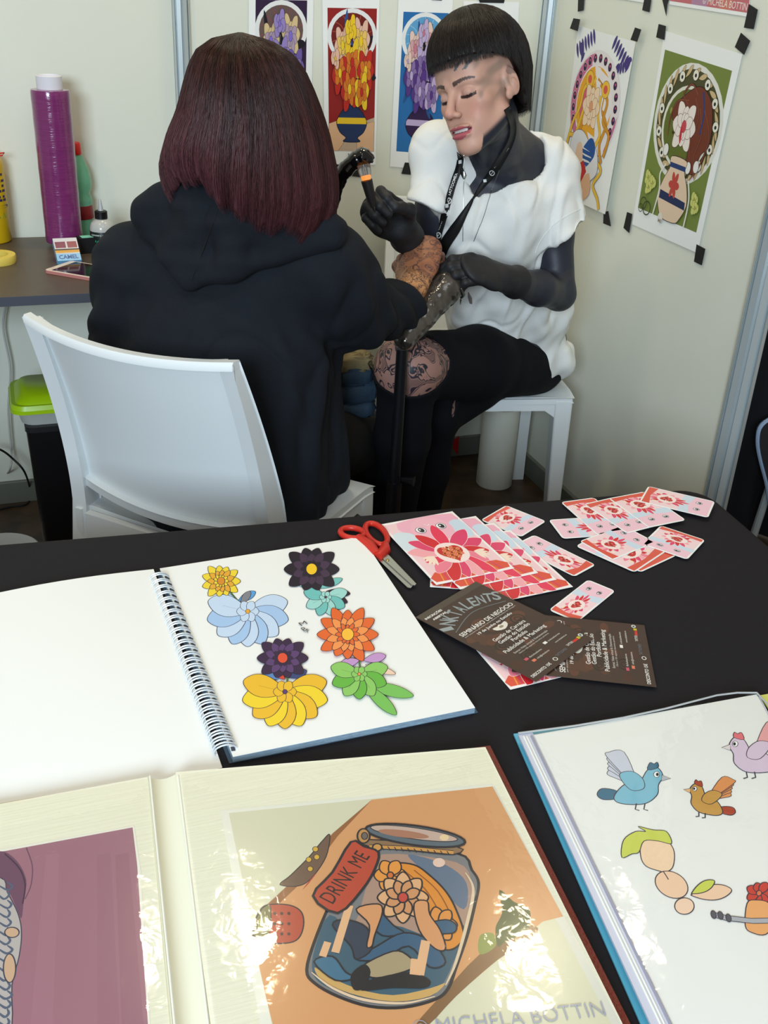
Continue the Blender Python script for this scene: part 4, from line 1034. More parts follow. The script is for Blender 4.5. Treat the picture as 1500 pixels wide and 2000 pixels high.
# yellow sheet corner beyond the folder
px_slab('divider', [(1484, 1358), (1520, 1352), (1560, 1420), (1515, 1405)], T + .003, T + .0045, mat('yellow_card', rgb(214, 214, 110), rough=.5), fd)

# ------------------------------------------------------------------ scissors
sc = thing('scissors', 'red-handled scissors lying half open on the black cloth behind the sketchbook', 'scissors', PZ(740, 1080, T))
M_RED = mat('scissor_red', rgb(196, 44, 32), rough=.38)
zs = T + .0055
def loopf(cx, cy, rx, ry, rot, thick, h):
    pts = []
    for i in range(36):
        a = 2 * math.pi * i / 36; x = rx * math.cos(a); y = ry * math.sin(a)
        pts.append(PZ(cx + x * math.cos(rot) - y * math.sin(rot), cy + x * math.sin(rot) + y * math.cos(rot), zs + h))
    return pts
for (cx, cy, rx, ry, rot, stem, h) in ((735, 1043, 26, 15, .75, [(752, 1064), (752, 1075), (738, 1088)], .0), (688, 1041, 23, 10, .12, [(700, 1050), (722, 1066), (736, 1084)], .001)):
    m = MB(); m.tube(loopf(cx, cy, rx, ry, rot, 0, h), .0044, 8, closed=True)
    m.tube([PZ(x, y, zs + h) for x, y in stem], [.0062, .0085, .0065], 10)
    m.build('handle', M_RED, sc, angle=60)
def blade(p0, p1, w, zz, name='blade'):
    a = PZ(*p0, zs); b2 = PZ(*p1, zs); d = nrm(b2 - a); s = V3(-d[1], d[0], 0) * w
    P = [a - s, a + s, b2 + s * .62, b2 + d * .003, b2 - s * .45]
    m = MB(); m.add([q + V3(0, 0, zz) for q in P] + [q + V3(0, 0, zz + .0014) for q in P], [[4, 3, 2, 1, 0], [5, 6, 7, 8, 9]] + [[i, (i + 1) % 5, 5 + (i + 1) % 5, 5 + i] for i in range(5)])
    m.build(name, M_CHROME, sc, smooth=False)
blade((738, 1080), (800, 1144), .0068, -.003); blade((744, 1078), (808, 1141), .0064, -.0015)
c = PZ(757, 1094, zs); m = MB(); m.lathe([(0, 0), (.0028, 0), (.0024, .0012), (0, .0016)], (c[0], c[1], zs - .0003), n=16, cap=False); m.build('screw', mat('brass', rgb(190, 170, 110), rough=.3, metal=1), sc)

# ------------------------------------------------------------------ cards and flyers
def fit_rect(q, z, flip=False, size=None):
    P = [PZ(x, y, z) for x, y in q]; c = sum(P) / 4
    du = (P[1] - P[0]) + (P[2] - P[3]); w = np.linalg.norm(du) / 2; u = nrm(du)
    v = V3(u[1], -u[0], 0)
    dv = (P[3] - P[0]) + (P[2] - P[1]); h = np.linalg.norm(dv) / 2
    if np.dot(v, dv) < 0: v = -v
    # share the skew between both axes
    v = nrm(v + nrm(dv) * .5); u2 = V3(-v[1], v[0], 0); u = u2 if np.dot(u2, u) > 0 else -u2
    if size: w, h = size
    O = c - u * w / 2 - v * h / 2
    return O, u, v, w, h
PK, PK2, RD, WH, PB = rgb(226, 70, 110), rgb(240, 130, 150), rgb(214, 44, 52), rgb(248, 240, 238), rgb(196, 214, 232)
def heart(A, c, s, col, line=None, sy=1.0):
    pts = [(c[0] + s * .062 * 16 * math.sin(t) ** 3, c[1] - s * sy * .062 * (13 * math.cos(t) - 5 * math.cos(2 * t) - 2 * math.cos(3 * t) - math.cos(4 * t))) for t in np.linspace(0, 2 * math.pi, 30)[:-1]]
    A.poly(pts, col, 0, line=line, lw=.0006)
def hand_leaf(A, c, ang, s, col, sy=1.0):
    for k in range(5): A.petal(c, ang + (k - 2) * .3, s * (1 - .08 * abs(k - 2)), s * .2, col)
def eye(A, c, rx, ry, rot=0):
    A.ell(c, rx, ry, rgb(250, 250, 250), rot=rot, line=rgb(30, 30, 34), lw=.0007, n=18)
    A.ell((c[0] + rx * .1, c[1]), rx * .62, ry * .8, rgb(40, 44, 50), rot=rot, n=14); A.ell((c[0] - rx * .1, c[1] - ry * .2), rx * .22, ry * .25, rgb(250, 250, 250), n=8)
def big_card_art(A):
    A.poly([(0, 0), (1, 0), (1, 1), (0, 1)], WH)
    A.poly([(.03, .03), (.97, .03), (.97, .97), (.03, .97)], rgb(244, 206, 210))
    A.poly([(.20, .03), (.95, .03), (.80, .34), (.30, .36)], rgb(242, 178, 198), 3)
    A.poly([(.03, .20), (.25, .22), (.30, .42), (.03, .50)], rgb(214, 226, 234), 3); A.poly([(.80, .18), (.97, .15), (.97, .42), (.80, .40)], rgb(206, 222, 236), 3)
    A.ell((.55, .22), .26, .20, rgb(244, 184, 200))
    A.poly([(.10, .84), (.9, .84), (.97, .97), (.03, .97)], rgb(224, 84, 60), 2)
    for i in range(14): A.stroke([(.12 + .058 * i, .97), (.16 + .05 * i, .84 - .02 * (i % 3))], (rgb(238, 150, 70), rgb(214, 60, 110), rgb(250, 210, 190))[i % 3], .0018)
    for i, a in enumerate(np.linspace(-.2, 2 * math.pi - .2, 17)[:-1]):
        if -2.3 < (a - 2 * math.pi if a > math.pi else a) < -.9 and i % 2 == 0: continue
        A.petal((.50, .60), a, .50 - .05 * (i % 3), .16, (PK, RD, PK2, rgb(232, 60, 90), rgb(246, 170, 176))[i % 5], line=rgb(250, 226, 226), lw=.0007)
    hand_leaf(A, (.26, .62), 2.5, .17, rgb(250, 226, 206)); hand_leaf(A, (.76, .66), .6, .17, rgb(250, 226, 206))
    A.ell((.50, .62), .20, .16, rgb(250, 228, 224)); heart(A, (.50, .62), .16, rgb(200, 50, 46), line=rgb(250, 236, 220), sy=.9)
    for j in range(-2, 3):
        for i in range(-2, 3):
            if abs(i) + abs(j) < 4: A.ell((.50 + .045 * i + .022 * (j % 2), .615 + .04 * j), .021, .019, rgb(232, 112, 110) if (i + j) % 2 else rgb(150, 34, 34), n=6, line=rgb(244, 186, 90), lw=.0006)
    eye(A, (.40, .21), .062, .048, .1); eye(A, (.68, .20), .062, .048, -.1)
    A.stroke([(.50, .13), (.53, .16), (.57, .14)], rgb(250, 230, 236), .002)
def small_card_art(A):
    # long card: bloom with heart at the left, pale end with two eyes at the right
    A.poly([(.02, .03), (.98, .03), (.98, .97), (.02, .97)], rgb(246, 214, 218))
    A.poly([(.62, .03), (.98, .03), (.98, .97), (.62, .97)], rgb(244, 200, 214)); A.poly([(.55, .03), (.70, .03), (.66, .5), (.72, .97), (.56, .97)], rgb(206, 222, 236), 2)
    for i in range(14):
        a = 2 * math.pi * i / 14
        p = [(.34, .5)]
        L = .36
        A.petal((.34, .5), a, L * (.95 - .1 * (i % 3)) if abs(math.cos(a)) > .4 else L * .9, .10, (PK, RD, PK2, rgb(246, 170, 176))[i % 4], line=rgb(250, 226, 226), lw=.0005)
    A.poly([(.02, .03), (.14, .03), (.10, .5), (.16, .97), (.02, .97)], rgb(222, 90, 70), 0)
    hand_leaf(A, (.22, .28), 3.9, .10, rgb(250, 226, 206)); hand_leaf(A, (.22, .74), 2.4, .10, rgb(250, 226, 206))
    A.ell((.34, .5), .14, .24, rgb(250, 228, 224)); heart(A, (.34, .5), .10, rgb(196, 48, 44), line=rgb(250, 236, 220), sy=1.6)
    for j in range(-1, 2):
        for i in range(-1, 2): A.ell((.34 + .036 * i + .016 * (j % 2), .49 + .085 * j), .015, .032, rgb(232, 112, 110) if (i + j) % 2 else rgb(140, 34, 34), n=6)
    eye(A, (.80, .30), .045, .065); eye(A, (.80, .68), .045, .065)
def card(name, label, group, q, z, art, th=.0005, rad=.006, size=None, M=None, clip=None):
    O, u, v, w, h = fit_rect(q, z, size=size)
    up = np.cross(u, v)[2] > 0
    r = thing(name, label, 'card' if 'card' in name else 'flyer', (O + u * w / 2 + v * h / 2) * V3(1, 1, 0) + V3(0, 0, z - th), group)
    m = MB(); pts = rrect(w, h, rad, 4) if rad else [(0, 0), (w, 0), (w, h), (0, h)]
    U, Vv = (u, v) if up else (v, u)
    if not up: pts = [(b_, a_) for a_, b_ in pts][::1]
    O2 = O.copy(); O2[2] = z - th
    Vb = []
    n = len(pts)
    P = [O2 + (U * a_ + Vv * b_) for a_, b_ in pts]
    m.add(P + [p + V3(0, 0, th) for p in P], [list(range(n))[::-1], list(range(n, 2 * n))] + [[i, (i + 1) % n, n + (i + 1) % n, n + i] for i in range(n)])
    st_ = m.build('card_stock', M or M_PAPER, r, smooth=False)
    A = Art(lambda a, b_: V3(*(O + u * (w * a) + v * (h * b_))[:2], z), (0, 0, 1), eps=4e-6); art(A)
    if rad:   # keep the art inside the rounded card: squeeze only the corners
        V_ = A.V
        for i, p in enumerate(V_):
            a_ = np.dot(p - O, u); b_ = np.dot(p - O, v)
            aa = min(max(a_, .001), w - .001); bb = min(max(b_, .001), h - .001)
            for cx, cy in ((rad, rad), (w - rad, rad), (w - rad, h - rad), (rad, h - rad)):
                if (aa - cx) * (1 if cx > w / 2 else -1) > 0 and (bb - cy) * (1 if cy > h / 2 else -1) > 0:
                    d_ = math.hypot(aa - cx, bb - cy)
                    if d_ > rad - .001: aa = cx + (aa - cx) * (rad - .001) / d_; bb = cy + (bb - cy) * (rad - .001) / d_
            V_[i] = O + u * aa + v * bb + V3(0, 0, p[2] - O[2])
    else:
        for i, p in enumerate(A.V):
            a_ = min(max(np.dot(p - O, u), .0005), w - .0005); b_ = min(max(np.dot(p - O, v), .0005), h - .0005)
            A.V[i] = O + u * a_ + v * b_ + V3(0, 0, p[2] - O[2])
    A.build('print', M_PRINTG, st_)
    return r
base4 = [(742, 1024), (889, 998), (997, 1109), (853, 1144)]
labs = ['large pink flower card lying fully visible on top of the fanned large cards', 'large pink flower card second from the left in the fan, showing a strip', 'large pink flower card third from the left in the fan', 'rightmost and lowest large pink flower card of the fan']
offs = [(0, 0), (46, 9), (82, 22), (114, 36)]
# stray cards under the fan first
card('flower_card', 'large flower card under the fan with only its white lower left edge showing', 'large pink flower cards', [(872, 1048), (1010, 1060), (990, 1160), (850, 1162)], Z0 + .0008, big_card_art, rad=0, size=(.125, .125))
card('flower_card', 'large pink flower card sticking out below the brown flyers', 'large pink flower cards', [(893, 1218), (1035, 1180), (1128, 1312), (992, 1349)], Z0 + .0008, big_card_art, rad=0)
for k in (3, 2, 1, 0):
    q = [(x + offs[k][0], y + offs[k][1]) for x, y in base4]
    card('flower_card', labs[k], 'large pink flower cards', q, Z0 + .0022 + .0012 * (3 - k), big_card_art, rad=0)
SMALL = [
    ('small rounded flower card farthest back beside the large fan', [(984, 987), (1064, 1015), (1018, 1053), (946, 1014)], 0, 0),
    ('small rounded flower card poking out from under the right side of the fan', [(1159, 1104), (1125, 1126), (1000, 1066), (1046, 1043)], 0, 0),
    ('small rounded flower card with eyes between the fan and the brown flyers', [(1080, 1204), (1120, 1203), (1209, 1166), (1141, 1120)], 0, 0),
    ('small rounded flower card at the bottom of the right-hand spread', [(1250, 1116), (1130, 1052), (1220, 1040), (1330, 1082)], 0, 0),
    ('small flower card one above the bottom of the right-hand spread', [(1232, 1108), (1104, 1060), (1200, 1042), (1318, 1078)], 0, 1),
    ('small flower card showing its heart at the near right of the spread', [(1379, 1054), (1298, 1030), (1240, 1066), (1346, 1085)], 0, 2),
    ('small flower card with its eyes to the right at the near left of the spread', [(1124, 1054), (1196, 1092), (1290, 1056), (1214, 1032)], 0, 2),
    ('small flower card with eyes at the left end of the spread', [(1216, 1042), (1190, 1010), (1066, 1013), (1104, 1053)], 0, 1),
    ('small flower card at the far left of the upper row', [(1097, 978), (1165, 1048), (1232, 1030), (1160, 974)], 0, 2),
    ('small flower card in the middle of the upper row', [(1140, 983), (1222, 1041), (1290, 1026), (1196, 973)], 0, 3),
    ('small flower card second from the right in the upper row', [(1190, 972), (1258, 961), (1340, 1014), (1266, 1032)], 0, 4),
    ('small flower card farthest right, at the table corner', [(1254, 978), (1262, 949), (1396, 979), (1383, 1013)], 0, 5)]
for lb, q, fl, lv in SMALL:
    P = [PZ(x, y, Z0 + .001) for x, y in q]
    # put the long side first
    if np.linalg.norm(P[1] - P[0]) + np.linalg.norm(P[2] - P[3]) < np.linalg.norm(P[3] - P[0]) + np.linalg.norm(P[2] - P[1]): q = [q[0], q[3], q[2], q[1]]
    card('small_flower_card', lb, 'small rounded flower cards', q, Z0 + .0012 + .0011 * lv, small_card_art, rad=.006)
BR = rgb(66, 46, 38)
def flyer_art(A):
    W_ = rgb(236, 232, 226)
    A.poly([(0, 0), (1, 0), (1, 1), (0, 1)], BR)
    rr = random.Random(7)
    for i in range(22):
        A.ell((rr.uniform(.08, .92), rr.uniform(.30, .92)), rr.uniform(.05, .12), rr.uniform(.03, .07), rr.choice([rgb(84, 54, 40), rgb(74, 44, 34), rgb(58, 42, 38), rgb(92, 56, 40)]), n=14)
    for c in ((.24, .62), (.74, .50), (.30, .80)): A.ell(c, .09, .05, rgb(50, 38, 34), hole=.8); A.ell(c, .045, .024, rgb(50, 38, 34), hole=.7)
    A.poly([(0, 0), (1, 0), (1, .06), (0, .06)], rgb(78, 66, 54))
    A.text('INSCRIÇÕES', (.04, .075), (.30, .075), W_, hgt=.0034, bold=.03); A.text('ABERTAS', (.09, .115), (.30, .115), W_, hgt=.0034, bold=.03)
    s = 'INKTALENTS'
    for k, ch in enumerate(s):
        t = (k + .5) / len(s); x = .08 + .84 * t; y = .27 - .075 * math.sin(math.pi * t) ; sl = -.06 * math.cos(math.pi * t)
        for col, dx in ((rgb(30, 30, 30), .006), (rgb(150, 156, 158), 0)):
            A.text(ch, (x - (.036 if ch != 'I' else .010) + dx, y - sl * .35), (x + (.036 if ch != 'I' else .010) + dx, y + sl * .35), col, hgt=.019, bold=.02)
    A.stroke([(.08, .31), (.5, .235), (.92, .31)], rgb(110, 116, 118), .0012, smooth=6)
    A.text('SEMINÁRIO DE NEGÓCIO', (.07, .375), (.93, .375), W_, hgt=.0066, bold=.015)
    A.text('para tatuadores, gerentes e proprietários de Estúdios de Tatuagem', (.08, .395), (.92, .395), rgb(190, 184, 176), hgt=.0020)
    A.text('19 de Junho no Estúdio', (.22, .437), (.78, .437), W_, hgt=.0042, bold=.015)
    A.poly([(.40, .455), (.47, .462), (.50, .452), (.53, .462), (.60, .455), (.59, .49), (.50, .515), (.41, .49)], rgb(226, 220, 206), 2); A.ell((.5, .48), .03, .012, rgb(150, 136, 110))
    for y, s, a, b_ in ((.560, 'Gestão de Carreira', .24, .76), (.602, 'Gestão do Estúdio', .25, .75), (.644, 'Portfolio', .38, .62), (.690, 'Publicidade & Marketing', .16, .84)):
        A.text(s, (a, y), (b_, y), W_, hgt=.0056, bold=.008)
    A.text('Extras: Visita virtual & Demonstração', (.22, .732), (.78, .732), rgb(200, 194, 186), hgt=.0030)
    A.text('Oferta e 10% seguintes descontos parceiros', (.25, .755), (.75, .755), rgb(190, 184, 176), hgt=.0022)
    for x, y, c in ((.20, .83, rgb(200, 80, 100)), (.24, .872, rgb(220, 120, 90)), (.56, .81, W_)): A.poly([(x, y - .022), (x + .05, y - .022), (x + .05, y), (x, y)], c, 0)
    for x, y, s in ((.27, .828, 'fb/inktalents'), (.31, .87, 'info@inktalents'), (.63, .808, 'inktalents'), (.66, .85, 'www.inktalents.eu')): A.text(s, (x, y), (x + .2, y), rgb(206, 200, 190), hgt=.0024)
    A.text('DESCONTO 15€', (.03, .965), (.34, .965), W_, hgt=.0042, bold=.02)
    A.ell((.43, .95), .028, .017, W_, hole=.7); A.text('TATTOOMEX', (.48, .945), (.66, .945), rgb(110, 110, 116), hgt=.0036, bold=.02)
    A.text('TATTOO', (.70, .93), (.80, .93), W_, hgt=.0034); A.poly([(.80, .915), (.88, .915), (.88, .935), (.80, .935)], rgb(200, 50, 40)); A.poly([(.885, .91), (.92, .91), (.92, .935), (.885, .935)], rgb(196, 180, 40)); A.ell((.955, .915), .026, .017, rgb(220, 220, 214)); A.ell((.955, .915), .013, .009, rgb(60, 60, 50))
M_FLY = mat('flyer_stock', rgb(70, 52, 44), rough=.5)
px_slab('x', [(0, 0)] * 4, 0, 0, M_FLY, None) if False else None
card('flyer', 'brown seminar flyer at the right, partly covered by the other flyer', 'brown seminar flyers', [(1067, 1321), (1080, 1203), (1255, 1219), (1283, 1340)], Z0 + .0040, lambda A: flyer_art(A), rad=0, M=M_FLY) if False else None
def flyer(label, TL, TR, BR_, BL, z, h=None):
    P = [PZ(x, y, z) for x, y in (TL, TR, BR_, BL)]
    card('flyer', label, 'brown seminar flyers', [TL, TR, BR_, BL], z, flyer_art, rad=0, M=M_FLY)
flyer('brown seminar flyer at the right, its title end covered by the other flyer', (995, 1313), (1005, 1197), (1256, 1219), (1284, 1340), Z0 + .0040)
flyer('brown seminar flyer lying on top, tilted and wholly readable', (815, 1207), (928, 1133), (1160, 1250), (1044, 1330), Z0 + .0064)
# ------------------------------------------------------------------ moulded white chairs
def chair(label, group, loc, rot):
    r = thing('plastic_chair', label, 'chair', loc, group, rot)
    ZT, ZS = .866, .45
    def halfw(z): return .219 + (.238 - .219) * (ZT - z) / (ZT - ZS)
    def yback(z):
        t = (ZT - z) / (ZT - ZS); return -.24 + .095 * (1 - (1 - t) ** 1.6) if t <= 1 else -.24 + .095 + .0 * t
    def ztop(s): return ZT - .012 * (1 - s * s)          # slight dip mid-width
    # back panel: curved in plan, bulging to the rear, thin shell
    G, G2 = [], []
    z0 = .500
    for i in range(25):
        s = -1 + 2 * i / 24; row = []; row2 = []
        for j in range(21):
            t = j / 20; z = z0 + (ztop(s) - z0) * t
            hw = halfw(z) - .020
            y = yback(z) + .026 - .014 * t - .046 * (1 - s * s) * (.62 + .38 * t)
            row.append((s * hw, y, z)); row2.append((s * hw, y + .008, z))
        G.append(row); G2.append(row2)
    m = MB(); m.slab(G2, G); m.build('backrest', M_WPLASTIC, r, local=True, angle=50)
    # raised rim along the top edge
    G, G2 = [], []
    for i in range(25):
        s = -1 + 2 * i / 24; z = ztop(s); hw = halfw(z) + .001
        y = yback(z) + .010 - .042 * (1 - s * s)
        G.append([(s * hw, y - .009, z - .012), (s * hw, y - .010, z - .002), (s * hw, y - .006, z + .003)])
        G2.append([(s * hw, y + .013, z - .012), (s * hw, y + .014, z - .002), (s * hw, y + .010, z + .003)])
    m = MB(); m.slab(G2, G); m.build('top_rail', M_WPLASTIC, r, local=True, angle=60)
    # side posts running down into the rear legs
    for sg in (-1, 1):
        G, G2 = [], []
        zs_ = list(np.linspace(ZT - .004, .46, 16)) + [.40, .30, .15, .0]
        for z in zs_:
            if z > .455: hw = halfw(z); y = yback(z)
            else: hw = .238 + .014 * (.455 - z) / .455; y = -.145 - .045 * (.455 - z) / .455
            dp = .020 + .030 * min(1, (ZT - z) / .30) if z > .45 else .050 - .008 * (.45 - z) / .45
            wd = .030 if z > .45 else .036
            o_, i_ = sg * hw, sg * (hw - wd)
            G.append([(o_, y, z), (i_, y + .004, z)]); G2.append([(o_, y + dp, z), (i_ + sg * .006, y + dp, z)])
        m = MB(); m.slab(G, G2) if sg > 0 else m.slab(G2, G); m.build('side_post', M_WPLASTIC, r, local=True, angle=50, bevel=.003)
    # lower back rail (shelf-like lip under the panel) and the gap below it
    G, G2 = [], []
    for i in range(21):
        s = -1 + 2 * i / 20; hw = halfw(.515) - .012
        y = yback(.515) + .026 - .0290 * (1 - s * s)
        z = .512 - .018 * (1 - s * s)
        G.append([(s * hw, y - .010, z - .012), (s * hw, y - .012, z + .006)]); G2.append([(s * hw, y + .020, z - .014), (s * hw, y + .018, z + .008)])
    m = MB(); m.slab(G2, G); m.build('lower_rail', M_WPLASTIC, r, local=True, angle=60, bevel=.002)
    # seat: slightly dished slab with deep front and side skirts
    G, G2 = [], []
    for i in range(19):
        s = -1 + 2 * i / 18; row, row2 = [], []
        for j in range(19):
            t = j / 18; y = -.135 + .395 * t
            z = ZS - .014 * (1 - s * s) * math.sin(math.pi * (.15 + .8 * t)) - (.0 if t < .9 else .006 * (t - .9) * 10)
            hw = .224 + .012 * min(1, t * 3)
            row.append((s * hw, y, z)); row2.append((s * hw, y, z - .014))
        G.append(row); G2.append(row2)
    m = MB(); m.slab(G, G2); m.build('seat', M_WPLASTIC, r, local=True, angle=50, bevel=.003)
    # arched aprons
    def apron(p0, p1, inward):
        p0, p1, inward = V3(*p0), V3(*p1), V3(*inward); G, G2 = [], []
        for i in range(21):
            t = i / 20; p = p0 * (1 - t) + p1 * t
            h = .045 + .055 * max(abs(2 * t - 1) - .72, 0) / .28 * (abs(2 * t - 1) > .72)
            G.append([p + V3(0, 0, -.006), p + V3(0, 0, -h)]); G2.append([p + inward * .016 + V3(0, 0, -.006), p + inward * .016 + V3(0, 0, -h)])
        m = MB(); m.slab(G, G2); o = m.build('apron', M_WPLASTIC, r, local=True, angle=50)
    apron((-.232, .256, ZS), (.232, .256, ZS), (0, -1, 0)); apron((-.232, -.15, ZS), (-.232, .256, ZS), (1, 0, 0)); apron((.232, .256, ZS), (.232, -.15, ZS), (-1, 0, 0))
    apron((.2, -.158, ZS), (-.2, -.158, ZS), (0, 1, 0))
    for sg in (-1, 1):
        m = MB(); x, y = sg * .212, .236
        P = []
        for z, w_, ox in ((0, .036, .014), (ZS - .012, .050, 0)):
            for a_, b_ in ((-1, -1), (1, -1), (1, 1), (-1, 1)): P.append((x + sg * ox + a_ * w_ / 2, y + b_ * w_ / 2 + ox * .5, z))
        m.hexa(P); m.build('leg', M_WPLASTIC, r, local=True, smooth=False, bevel=.006, seg=3)
    return r
c1 = chair('white plastic chair with solid curved back, the hooded client\'s seat', 'white plastic chairs', (.331, 1.858, 0), -.806)
c2 = dup(c1, 'white plastic chair under the tattooing woman, beside the right wall', (1.197, 2.545, 0), (0, 0, math.pi - .20))

# paper towel roll on the floor
b = PZ(984, 950, 0)
m = MB()
m.lathe([(.022, .004), (.055, .0), (.0575, .003), (.0575, .262), (.055, .266), (.023, .266), (.021, .262)], (1.372, 2.640, 0), n=44)
pr = thing('paper_roll', 'tall white paper roll standing on the floor under the artist\'s chair', 'paper roll', (1.372, 2.640, 0))
m.build('paper', mat('towel_paper', rgb(214, 212, 198), rough=.85, bump=.4, bscale=120), pr, angle=50)
m = MB(); m.lathe([(.0195, .2), (.0215, .2), (.0215, .268), (.0195, .268)], (1.372, 2.640, 0), n=24, cap=True); m.build('core', mat('dark_core', rgb(70, 66, 60), rough=.7), pr)

# black bin with food tub on top
bx0 = 2.42
m = MB()
pts = [PY(x, y, bx0) for x, y in ((50, 838), (142, 838))]
xl, xr, zt_ = float(pts[0][0]), float(pts[1][0]) + .04, float(pts[0][2])
cxb = (xl + xr) / 2; wb_ = xr - xl
def rbox(m, cx, cy, w, d, z0, z1, rad, taper=1.0, top=True):
    P0 = rrect(w * taper, d * taper, rad); P1 = rrect(w, d, rad); n = len(P0)
    A_ = [V3(cx - w * taper / 2 + a_, cy - d * taper / 2 + b_, z0) for a_, b_ in P0]; B_ = [V3(cx - w / 2 + a_, cy - d / 2 + b_, z1) for a_, b_ in P1]
    m.add(A_ + B_, [list(range(n))[::-1]] + ([list(range(n, 2 * n))] if top else []) + [[i, (i + 1) % n, n + (i + 1) % n, n + i] for i in range(n)])
cyb = bx0 + .10
bn = thing('bin', 'tall black bin on the floor under the counter, behind the front chair', 'bin', (cxb, cyb, 0))
m = MB(); rbox(m, cxb, cyb, wb_, .20, 0, zt_, .02, .84); m.build('body', M_BLACKPL, bn, angle=50)
m = MB(); rbox(m, cxb, cyb, wb_ + .004, .204, zt_ - .012, zt_ + .002, .02, 1.0); m.build('rim', mat('dark_rim', rgb(28, 28, 30), rough=.4), bn, angle=50)
tu = thing('food_tub', 'translucent food tub with lime green lid standing on the black bin', 'tub', (cxb + .02, cyb, zt_ + .002))
m = MB(); rbox(m, cxb - .002, cyb - .005, .178, .180, zt_ + .0022, zt_ + .040, .035, .9); m.build('tub', mat('frosted_tub', rgb(200, 202, 196), rough=.35, trans=.25), tu, angle=50)
m = MB(); rbox(m, cxb - .002, cyb - .005, .205, .205, zt_ + .038, zt_ + .047, .035, 1.0); rbox(m, cxb - .002, cyb - .005, .195, .195, zt_ + .047, zt_ + .058, .035, 1.04); rbox(m, cxb - .002, cyb - .005, .150, .152, zt_ + .058, zt_ + .074, .03, 1.18)
m.build('lid', mat('lime_plastic', rgb(158, 196, 12), rough=.35), tu, angle=50)

# white round dish on the floor at the left edge
b = PZ(-2, 1062, .05)
m = MB(); m.lathe([(0, 0), (.07, 0), (.098, .022), (.102, .026), (.099, .028), (.070, .006), (0, .006)], (b[0], b[1], 0), n=40, cap=False)
dsh = thing('dish', 'white round dish with dark red marks on the floor at the left edge', 'dish', (b[0], b[1], 0))
m.build('bowl', mat('white_ceramic', rgb(224, 224, 220), rough=.3), dsh, angle=60)
A = Art(lambda x, y: V3(b[0] + x, b[1] + y, .0065), (0, 0, 1), eps=1e-4); A.poly([(-.05, .03), (.01, .05), (.03, .02), (-.02, .0)], rgb(90, 24, 30), 3); A.ell((.045, .01), .014, .01, rgb(50, 50, 56), hole=.8); A.build('print', M_PRINT, dsh)

# power strip, white and black cables
b = PZ(2, 940, .05)
ps = thing('power_strip', 'white power strip on the floor at the left frame edge', 'power strip', (b[0], b[1], 0))
Rz = np.array(Matrix.Rotation(-1.0, 3, 'Z'))
m = MB(); m.box((b[0] - .03, b[1] + .03, .022), (.16, .055, .042), Rz); hs_ = m.build('housing', M_WPLASTIC, ps, smooth=False, bevel=.006)
m = MB(); m.box(V3(b[0] - .03, b[1] + .03, .044) + Rz @ V3(.05, 0, 0), (.03, .022, .003), Rz); m.build('switch', M_BLACKPL, hs_, smooth=False)
def cable(name, label, pts, rad, material):
    P = catmull([V3(*p) for p in pts], 8, closed=False)
    m = MB(); m.tube(P, rad, 8); tag(m.build(name, material, angle=180), label, 'cable')
Y1 = YB - .03
cable('cable', 'thin white cable hanging down the wall from the counter to the power strip', [PY(14, 585, Y1), PY(6, 640, Y1), PY(20, 720, Y1), PY(16, 800, Y1), PY(22, 880, Y1), PY(20, 915, Y1 - .03), PZ(8, 930, .045)], .0028, mat('cable_white', rgb(190, 190, 182), rough=.5))
cable('cable', 'black cable curving over the floor between power strip and bin', [PY(-30, 872, Y1 - .1), PY(0, 878, Y1 - .08), PY(24, 895, Y1 - .07), PY(48, 922, Y1 - .07), PZ(60, 964, .006) , PZ(52, 984, .004), PZ(20, 990, .004), PZ(-20, 1000, .004)], .003, mat('cable_black', rgb(16, 16, 18), rough=.5))

# dark panel with pale rim at the right frame edge (chair back)
ob = thing('visitor_chair', 'dark chair back with thin pale rim cut by the right frame edge', 'chair', (2.02, 2.0, 0))
pl = [PY(x, y, 2.0) for x, y in ((1484, 862), (1506, 822), (1600, 800), (1600, 1010), (1520, 1000), (1500, 940))]
c_ = catmull(pl, 6)
m = MB(); cen = sum(c_) / len(c_); n = len(c_); m.add([p for p in c_] + [p + V3(0, .02, 0) for p in c_], [list(range(n)), list(range(n, 2 * n))[::-1]] + [[(i + 1) % n, i, n + i, n + (i + 1) % n] for i in range(n)])
m.build('backrest', mat('dark_shell', rgb(40, 38, 44), rough=.5, var=.2), ob, smooth=False)
m = MB(); m.tube([p + V3(0, .008, 0) for p in c_], .0065, 8, closed=True); m.build('rim', mat('pale_rim', rgb(150, 170, 196), rough=.3), ob)
for x in (1.92, 2.10):
    m = MB(); m.tube([(x, 2.02, .45), (x - .02, 2.04, 0)], .011, 10); m.build('leg', M_ALU, ob)

# blue denim bundle with beige cloth on top, between the two women
def soft_box(m, c, s, seed, R=None, amp=.012, sub=14):
    rr = np.random.RandomState(seed); ph = rr.uniform(0, 6.3, 6)
    G = []
    for i in range(sub * 2 + 1):
        th = 2 * math.pi * i / (sub * 2); row = []
        for j in range(sub + 1):
            f_ = math.pi * j / sub
            d = V3(math.cos(th) * math.sin(f_), math.sin(th) * math.sin(f_), math.cos(f_))
            p = np.sign(d) * np.abs(d) ** .45 * np.array(s) / 2
            p = p + d * amp * (math.sin(9 * th + 3 * f_ + ph[0]) * .5 + math.sin(14 * f_ + 2 * th + ph[1]) * .6)
            if R is not None: p = R @ p
            row.append(V3(*c) + p)
        G.append(row)
    m.grid(G)
